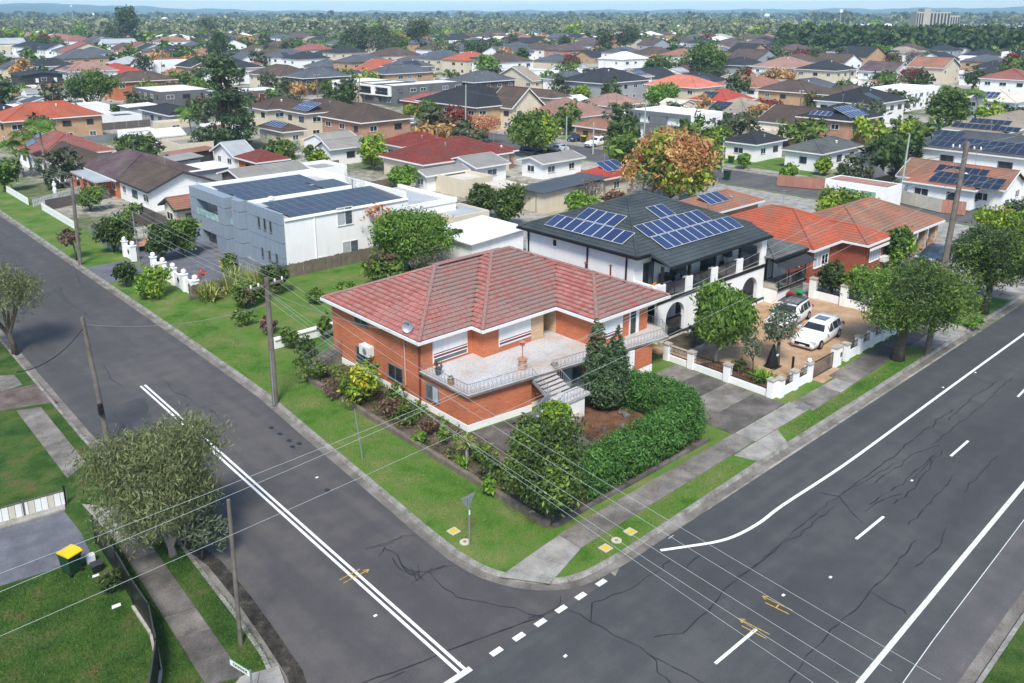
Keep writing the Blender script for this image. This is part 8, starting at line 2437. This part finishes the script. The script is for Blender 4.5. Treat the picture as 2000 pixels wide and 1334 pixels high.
bin_make('bin with green lid beside the grey box house garage', *gp(1215, 285), 0.12, 'plastic_lime', 0, 1.2)
slabs('back_street_footpath', [(111.2, 60), (111.2, 118), (113.0, 118), (113.0, 60)], 20, 'concrete', seed=20)
mb = MB(); mb.face([(99.2, 52, 0.13), (99.8, 52, 0.13), (99.8, 150, 0.13), (99.2, 150, 0.13)]); structure('back_verge', mb, 'grass')
mb = MB(); mb.face([(113.05, 60, 0.13), (124, 60, 0.13), (124, 78, 0.13), (113.05, 78, 0.13)]); structure('back_lawn', mb, 'grass')
mb = MB(); mb.face([(113.05, 93, 0.13), (126, 93, 0.13), (126, 99, 0.13), (113.05, 99, 0.13)]); structure('back_drive', mb, 'drive_grey')
mb = MB(); mb.face([(113.05, 99.2, 0.13), (122, 99.2, 0.13), (122, 112, 0.13), (113.05, 112, 0.13)]); structure('back_lawn', mb, 'grass')
x, y = gp(1030, 408); sh = thing('shade_sail', (x, y, 0.12), 'black shade sail over the cream yard behind the arched house', 'shade sail')
q = MB(); C_ = [(x - 2.6, y + 1.5, 2.5), (x - 0.5, y - 2.0, 2.2), (x + 2.8, y - 0.6, 2.7), (x + 0.8, y + 2.6, 2.3)]; c_ = (x, y + 0.3, 1.95)
for a, b in zip(C_, C_[1:] + C_[:1]): q.face([a, b, c_]); q.face([c_, b, a])
q.build('sail', 'trim_black', sh)
for p in C_: MB().tube([(p[0], p[1], 0.1), p], 0.05, 6).build('post', 'metal_grey', sh)
# ------------------------------------------------------------------ the suburb beyond
rnd = random.Random(11)
RC = [('tile_brown', 'brown tiled'), ('tile_grey', 'grey tiled'), ('tile_charcoal', 'charcoal tiled'), ('tile_purple', 'plum-brown tiled'), ('tile_red', 'red tiled'), ('tile_terracotta', 'terracotta tiled'), ('tile_orange', 'orange tiled'), ('tile_beige', 'beige tiled'), ('roof_white', 'white metal roofed'), ('tile_pink', 'pinkish tiled'), ('roof_lightgrey', 'light grey metal roofed')]
RW = [5, 7, 8, 3, 1.3, 1.3, 0.8, 1.5, 2.5, 0.7, 1.5]
WC = [('render_white', 'white'), ('render_cream', 'cream'), ('brick_tan', 'tan brick'), ('brick_salmon', 'salmon brick'), ('brick_brown', 'brown brick'), ('render_grey', 'grey')]
WW = [8, 5, 2, 1, 0.6, 1.2]
cands = []
def clash(r, mg=1.5):
    return any(r[0] < q[2] + mg and r[2] > q[0] - mg and r[1] < q[3] + mg and r[3] > q[1] - mg for q in OCC)
row = 0
for s in range(105, 1000, 90):
    for (dx, nm) in ((11, 'near'), (61, 'back')):
        for k in range(2, 60):
            y = 24 + k * 17.5 + rnd.uniform(-1.5, 1.5)
            if (k % 11) == 10: continue
            x = s + dx + rnd.uniform(-1.5, 2)
            w_, d_ = rnd.uniform(14, 21), rnd.uniform(12, 15.5)
            u, v, dist = pj(x + w_ / 2, y + d_ / 2, 3)
            if -40 < u < 2040 and dist < 760:
                cands.append((dist, s, nm, (x, y, x + w_, y + d_)))
for (dx, nm) in ((-41, 'block'),):
    for k in range(4, 40):
        y = 24 + k * 17.5
        for xx in (30, 75):
            u, v, dist = pj(xx + 8, y + 6, 3)
            if -40 < u < 2040: cands.append((dist, 20, 'corner', (xx + rnd.uniform(0, 3), y, xx + rnd.uniform(13, 18), y + rnd.uniform(11, 14))))
cands.sort(key=lambda q: q[0])
count = {}
nfar = 0
far_rest = []
ordn = lambda k: f"{k}{'th' if 10 <= k % 100 <= 20 else {1: 'st', 2: 'nd', 3: 'rd'}.get(k % 10, 'th')}"
built = []
for dist, s, nm, rc in cands:
    if clash(rc): continue
    if 1600 < pj(rc[0], rc[1], 3)[0] and dist > 640: continue
    if nfar >= 215 or dist > 640:
        far_rest.append(rc); OCC.append(rc); continue
    OCC.append(rc); built.append((s, nm, rc, dist)); nfar += 1
streets = sorted(set(b[0] for b in built))
by = {}
for b in built: by.setdefault((b[0], b[1]), []).append(b)
for key, lst in by.items():
    lst.sort(key=lambda b: pj(b[2][0], b[2][1], 3)[0])
    for i, (s, nm, rc, dist) in enumerate(lst):
        rm, rt = rnd.choices(RC, RW)[0]; wm, wt = rnd.choices(WC, WW)[0]
        two = rnd.random() < 0.6
        rt_type = 'hip' if rnd.random() < 0.75 else ('gable_x' if rnd.random() < 0.5 else 'gable_y')
        if rm.startswith('roof_'): rt_type = rnd.choice(('flat', 'gable_x', 'hip'))
        zz = 5.4 if two else 3.1
        where = f"{ordn(i + 1)} from left, {'near' if nm == 'near' else 'rear'} row, {ordn(streets.index(s) + 1)} far street" if s != 20 else f"{ordn(i + 1)} from left behind the side street"
        root, ro, ends, _ = house(f"{rt} {wt} {'two-storey' if two else 'single-storey'} house, {where}", rc, zz, rt_type, rm, wm, m=0.40, group='houses of the suburb beyond')
        if rnd.random() < 0.3 and rt_type == 'hip' and dist < 420:
            (solar_W if rnd.random() < 0.6 else solar_S)(ro, rc, zz, 0.40, 3.5, 1.0, rnd.randint(3, 6), rnd.randint(1, 2), mat=rnd.choice(('solar_blue', 'solar_black')))
# sheds and fences of the back yards
ns = 0
for s in range(15, 500, 90):
    for k in range(3, 34):
        for dx in (29, 36, 43, 50, 56):
            x, y = s + dx + rnd.uniform(-2, 2), 24 + k * 17.5 + rnd.uniform(0, 9)
            rc = (x, y, x + rnd.uniform(4, 8), y + rnd.uniform(5, 9))
            u, v, dist = pj(x, y, 2)
            if not (-20 < u < 2020) or dist > 420 or clash(rc, 0.6) or ns >= 210 or rnd.random() < 0.12: continue
            ns += 1
            rm = rnd.choice(('roof_white', 'roof_lightgrey', 'roof_fibro', 'roof_cream', 'tile_terracotta', 'roof_darkmetal')); 
            house(f"{ {'roof_white': 'white', 'roof_lightgrey': 'pale grey', 'roof_fibro': 'fibro', 'roof_cream': 'cream', 'tile_terracotta': 'terracotta', 'roof_darkmetal': 'dark'}[rm]} roofed back yard shed, {ordn(ns)} in order of street and depth", rc, 2.5, rnd.choice(('gable_x', 'gable_y', 'flat')), rm, rnd.choice(('render_white', 'render_cream', 'board_white')), m=0.3, over=0.15, cat='shed', name='shed', group='back yard sheds', wins=None, courses=False)
nf = 0
for s in range(15, 500, 90):
    for k in range(3, 34):
        x, y = s + 27, 24 + k * 17.5 - 1
        u, v, dist = pj(x + 17, y, 1)
        if not (-20 < u < 2020) or dist > 380 or nf > 90: continue
        nf += 1
        q = MB(); L = 34 if s > 20 else 26
        for j in range(int(L / 2.4)):
            if not clash((x + j * 2.4, y, x + j * 2.4 + 2.4, y + 0.1), 0.1): q.box(x + j * 2.4, y, 0.1, x + j * 2.4 + 2.36, y + 0.06, 1.6)
        if q.f: tag(q.build('yard_fence', rnd.choice(('timber_fence', 'colorbond_cream', 'colorbond_brown', 'metal_grey'))), f"straight back yard boundary fence, {ordn(nf)} in order of street and depth", 'fence', 'back yard fences')
# houses too far to count: simple roofs and walls joined
for mt_r, mt_w, sel in (('tile_grey', 'render_white', 0), ('tile_terracotta', 'render_cream', 1), ('tile_brown', 'brick_tan', 2), ('roof_white', 'render_white', 3)):
    q = MB()
    extra = []
    rr = random.Random(50 + sel)
    for k in range(170):
        d = rr.uniform(620, 2000); a = HEAD + R(rr.uniform(-32, 32))
        if a < HEAD - R(12) and d < 900: continue
        x, y = d * math.cos(a), d * math.sin(a)
        extra.append((x, y, x + rr.uniform(11, 18), y + rr.uniform(10, 15)))
    for i, rc in enumerate(far_rest[sel::4] + extra):
        z = 4.8 if (i % 3 == 0) else 2.9
        q.box(rc[0] + 0.4, rc[1] + 0.4, 0, rc[2] - 0.4, rc[3] - 0.4, z, 1, bottom=False)
        hip_roof(q, *rc, z, 0.4, False, False, 0, 0)
    o = q.build('distant_houses', [mt_r, mt_w]); tag(o, f"distant {['grey', 'terracotta', 'brown', 'white'][sel]} roofed houses merging below the forest belt", 'houses', kind='stuff')
# countable trees among those houses
KT = [('mid', 'green'), ('dark', 'dark green'), ('euc', 'olive green'), ('bright', 'bright green'), ('orange', 'orange'), ('red', 'dark red'), ('lime', 'yellow-green')]
KW = [7, 3.5, 5, 2, 0.8, 0.5, 1]
proto = {}
for km, kt in KT:
    for v in range(3):
        rg = np.random.default_rng(900 + v * 17 + len(proto))
        sh = [(1.0, 1.0, 0.12), (0.8, 1.25, 0.15), (1.15, 0.9, 0.1)][v]
        lb = crown_lobes(rg, 0.5 * sh[0], 0.5 * sh[0], 0.45 * sh[1], 0.03 + 0.45 * sh[1], 9)
        proto[(km, v)] = (quads_mesh('crown', leaf_quads(rg, lb, 800, 0.11, 0.35), 'leaf_' + km), limb_mesh('trunk', rg, 0.2, 0.03, [q[:3] for q in lb[1:5]]))
tc = []
for k in range(3000):
    d = 120 + 560 * rnd.random() ** 1.4; a = HEAD + R(rnd.uniform(-33, 33))
    x, y = d * math.cos(a), d * math.sin(a)
    if y < 26 or x < 26: continue
    r_ = (x - 1.5, y - 1.5, x + 1.5, y + 1.5)
    if clash(r_, 0.3): continue
    if any(abs(x - (s + 0)) < 5.5 for s in range(105, 900, 90)) and rnd.random() < 0.9: continue
    OCC.append((x - 1, y - 1, x + 1, y + 1))
    tc.append((x, y, d))
    if len(tc) >= 285: break
tc.sort(key=lambda q: pj(q[0], q[1], 0)[0])
kc = {}
for x, y, d in tc:
    km, kt = rnd.choices(KT, KW)[0]
    v = rnd.randrange(3)
    size = rnd.uniform(4.5, 8.5) if d < 300 else rnd.uniform(5.5, 11)
    band = 'nearer' if d < 300 else ('middle' if d < 480 else 'farthest')
    kc[(kt, band)] = kc.get((kt, band), 0) + 1
    root = thing('tree', (x, y, 0.1), f"{kt} tree, {ordn(kc[(kt, band)])} such from left among the {band} suburb houses", 'tree', 'trees of the suburb beyond')
    cr, tk = proto[(km, v)]
    rz_ = rnd.uniform(0, 6.28)
    newobj('crown', cr, root, (0, 0, 0), rz_, size); newobj('trunk', tk, root, (0, 0, 0), rz_, size)

# forest belts that nobody could count
def forest(label, pts, km, seed, leaf=0.17, nq=210):
    rg = np.random.default_rng(seed)
    T = []
    for v in range(5):
        lb = crown_lobes(rg, 0.5, 0.5, 0.42, 0.5, 7)
        T.append(leaf_quads(rg, lb, nq, leaf * 0.9, 0.4, clump=4, aspect=0.85))
    out = []
    for (x, y, s) in pts:
        q = T[rg.integers(5)]
        a = rg.uniform(0, 6.28); c, s_ = math.cos(a), math.sin(a)
        Rm = np.array([[c, s_, 0], [-s_, c, 0], [0, 0, 1]])
        out.append(q @ Rm * np.array([s, s, s * rg.uniform(0.8, 1.2)]) + np.array([x, y, 0]))
    o = newobj('forest_belt', quads_mesh('forest_belt', np.concatenate(out), 'leaf_' + km))
    tag(o, label, 'forest', kind='stuff')
def scatter(n, d0, d1, a0, a1, s0, s1, seed):
    r_ = random.Random(seed); out = []
    for _ in range(n):
        d = math.sqrt(r_.uniform(d0 * d0, d1 * d1)); a = HEAD + R(r_.uniform(a0, a1))
        out.append((d * math.cos(a), d * math.sin(a), r_.uniform(s0, s1)))
    return out
forest('dark evergreen belt of trees behind the right-hand roofs', scatter(520, 500, 640, -32, -17.5, 11, 16, 1), 'dark', 1)
forest('grey-green gum belt across the left and middle skyline', scatter(700, 760, 1500, -17, 33, 12, 19, 2), 'gum', 2)
forest('paler gum trees in front of the far plain', scatter(500, 700, 1500, -18, 33, 10, 16, 3), 'gum', 3)
forest('yellowish tree tops among the distant gum belt', scatter(160, 640, 1400, -30, 33, 9, 15, 4), 'lime', 4)
forest('scattered green trees between the distant houses', scatter(420, 480, 1000, -33, 33, 6, 10, 5), 'mid', 5)
forest('dark far tree line before the hills', scatter(1300, 1500, 4200, -34, 34, 14, 26, 6), 'euc', 6, 0.28, 100)
forest('mixed gum woodland on the far plain', scatter(900, 1300, 3200, -34, 34, 12, 20, 7), 'gum', 7, 0.28, 100)
# office block on the right skyline
d = 900.0
x, y = gp(1830, 52, 0)
sc_ = 900 / pj(x, y, 0)[2]; x, y = x * sc_, y * sc_
ofb = thing('office_building', (x, y, 0), 'pale concrete office block with tall dark window bays above the dark tree belt', 'building')
ux, uy = math.sin(HEAD), -math.cos(HEAD)
def oblock(a0, a1, z0, z1, depth=14, dd=0.0):
    P = [Vector((x + ux * a - uy * 0 + math.cos(HEAD) * b, y + uy * a + math.sin(HEAD) * b)) for a, b in ((a0, dd), (a1, dd), (a1, depth), (a0, depth))]
    return MB().prism([tuple(p) for p in P], z0, z1)
s = 900 / FOC
for (u0, u1, vt, nwin) in ((1764, 1778, 24, 3), (1778, 1790, 18, 0), (1790, 1830, 24, 6), (1830, 1849, 31, 4)):
    a0, a1 = (u0 - 1806) * s, (u1 - 1806) * s
    zt = CAMH + (HORIZ - vt) * s * 1.0 + 0.5
    oblock(a0, a1 - 0.05, 0, zt).build('block', 'stone_pale', ofb)
    for k in range(nwin):
        c = a0 + (a1 - a0) * (k + 0.5) / nwin
        oblock(c - (a1 - a0) / nwin * 0.28, c + (a1 - a0) / nwin * 0.28, 8, zt - 1.5, 0.01, -0.15).build('window_bay', 'glass_dark', ofb)
# masts and water towers on the skyline
for (u, v, dist, hpx, lab) in ((1497, 28, 1500, 10, 'white mushroom water tower on the right skyline'), (322, 35, 1400, 10, 'white mushroom water tower on the left skyline')):
    rr_ = ray(u, 40); l_ = math.hypot(rr_[0], rr_[1]); x, y = rr_[0] / l_ * dist, rr_[1] / l_ * dist
    hz = zat(u, v, x, y)
    t = thing('water_tower', (x, y, 0), lab, 'tower')
    MB().tube([(x, y, 0), (x, y, hz - 2)], 1.2, 8).build('stem', 'render_white', t); MB().lathe([(1.2, 0), (4.5, 2), (4.5, 5), (1, 6)], (x, y, hz - 5), 12).build('tank', 'render_white', t)
for (u, v, dist, lab) in ((1641, 15, 800, 'lattice mast on the right skyline'), (184, 23, 1200, 'slim white mast on the left skyline'), (143, 8, 1500, 'distant mast on the left ridge'), (1486, 16, 1600, 'distant mast right of the middle skyline')):
    rr_ = ray(u, 40); l_ = math.hypot(rr_[0], rr_[1]); x, y = rr_[0] / l_ * dist, rr_[1] / l_ * dist
    hz = zat(u, v, x, y)
    t = thing('mast', (x, y, 0), lab, 'mast')
    MB().tube([(x, y, 0), (x, y, hz)], [0.7, 0.4], 6).build('shaft', 'galv', t); MB().lathe([(1.2, 0), (1.2, 2.5)], (x, y, hz - 4), 8).build('antenna', 'render_white', t)
# warehouse glint on the far plain
x, y = 2300 * math.cos(HEAD + R(3.5)), 2300 * math.sin(HEAD + R(3.5))
simple('warehouse', 'long white warehouse far away on the plain', 'building', [('', MB().box(x - 40, y - 15, 0, x + 45, y + 15, 12), 'render_white'), ('roof', MB().box(x - 42, y - 17, 12, x + 47, y + 17, 13), 'roof_white')])
# hills
q = MB()
prev = None
rows = []
for j, (dist, hs) in enumerate(((4300, 0), (5200, 0.35), (6300, 0.75), (7600, 1.0), (8600, 0.2))):
    rowp = []
    for k in range(141):
        a = -40 + 80 * k / 140
        u = PPX + math.tan(-R(a)) * FOC / 1.0
        tgt = np.interp(a, [-40, -28, -22, -10, 0, 8, 14, 20, 26, 34, 40], [62, 58, 52, 44, 38, 34, 36, 52, 84, 96, 90])
        h = hs * (tgt + 5 * math.sin(a * 1.3 + j) + 3 * math.sin(a * 3.7 + 2 * j) + 1.5 * math.sin(a * 9.1))
        rowp.append((dist * math.cos(HEAD + R(a)), dist * math.sin(HEAD + R(a)), h - 0.5))
    rows.append(rowp)
for a, b in zip(rows, rows[1:]):
    for k in range(140):
        q.face([a[k], a[k + 1], b[k + 1], b[k]][::-1])
o = structure('hills', q, 'hill_forest')
# air
hz = MB().box(-9400, -9400, -1.2, 9400, 9400, 128)
ho = hz.build('haze', [])
ho.data.materials.clear()
hm = bpy.data.materials.new('haze'); hm.use_nodes = True
t = hm.node_tree; t.nodes.remove(t.nodes['Principled BSDF'])
pv = t.nodes.new('ShaderNodeVolumePrincipled')
pv.inputs['Color'].default_value = (0.48, 0.78, 1.0, 1)
pv.inputs['Density'].default_value = 0.00016
pv.inputs['Anisotropy'].default_value = -0.25
t.links.new(pv.outputs[0], t.nodes['Material Output'].inputs['Volume'])
ho.data.materials.append(hm)
tag(ho, 'thin bluish air over the whole suburb', 'haze', kind='stuff')
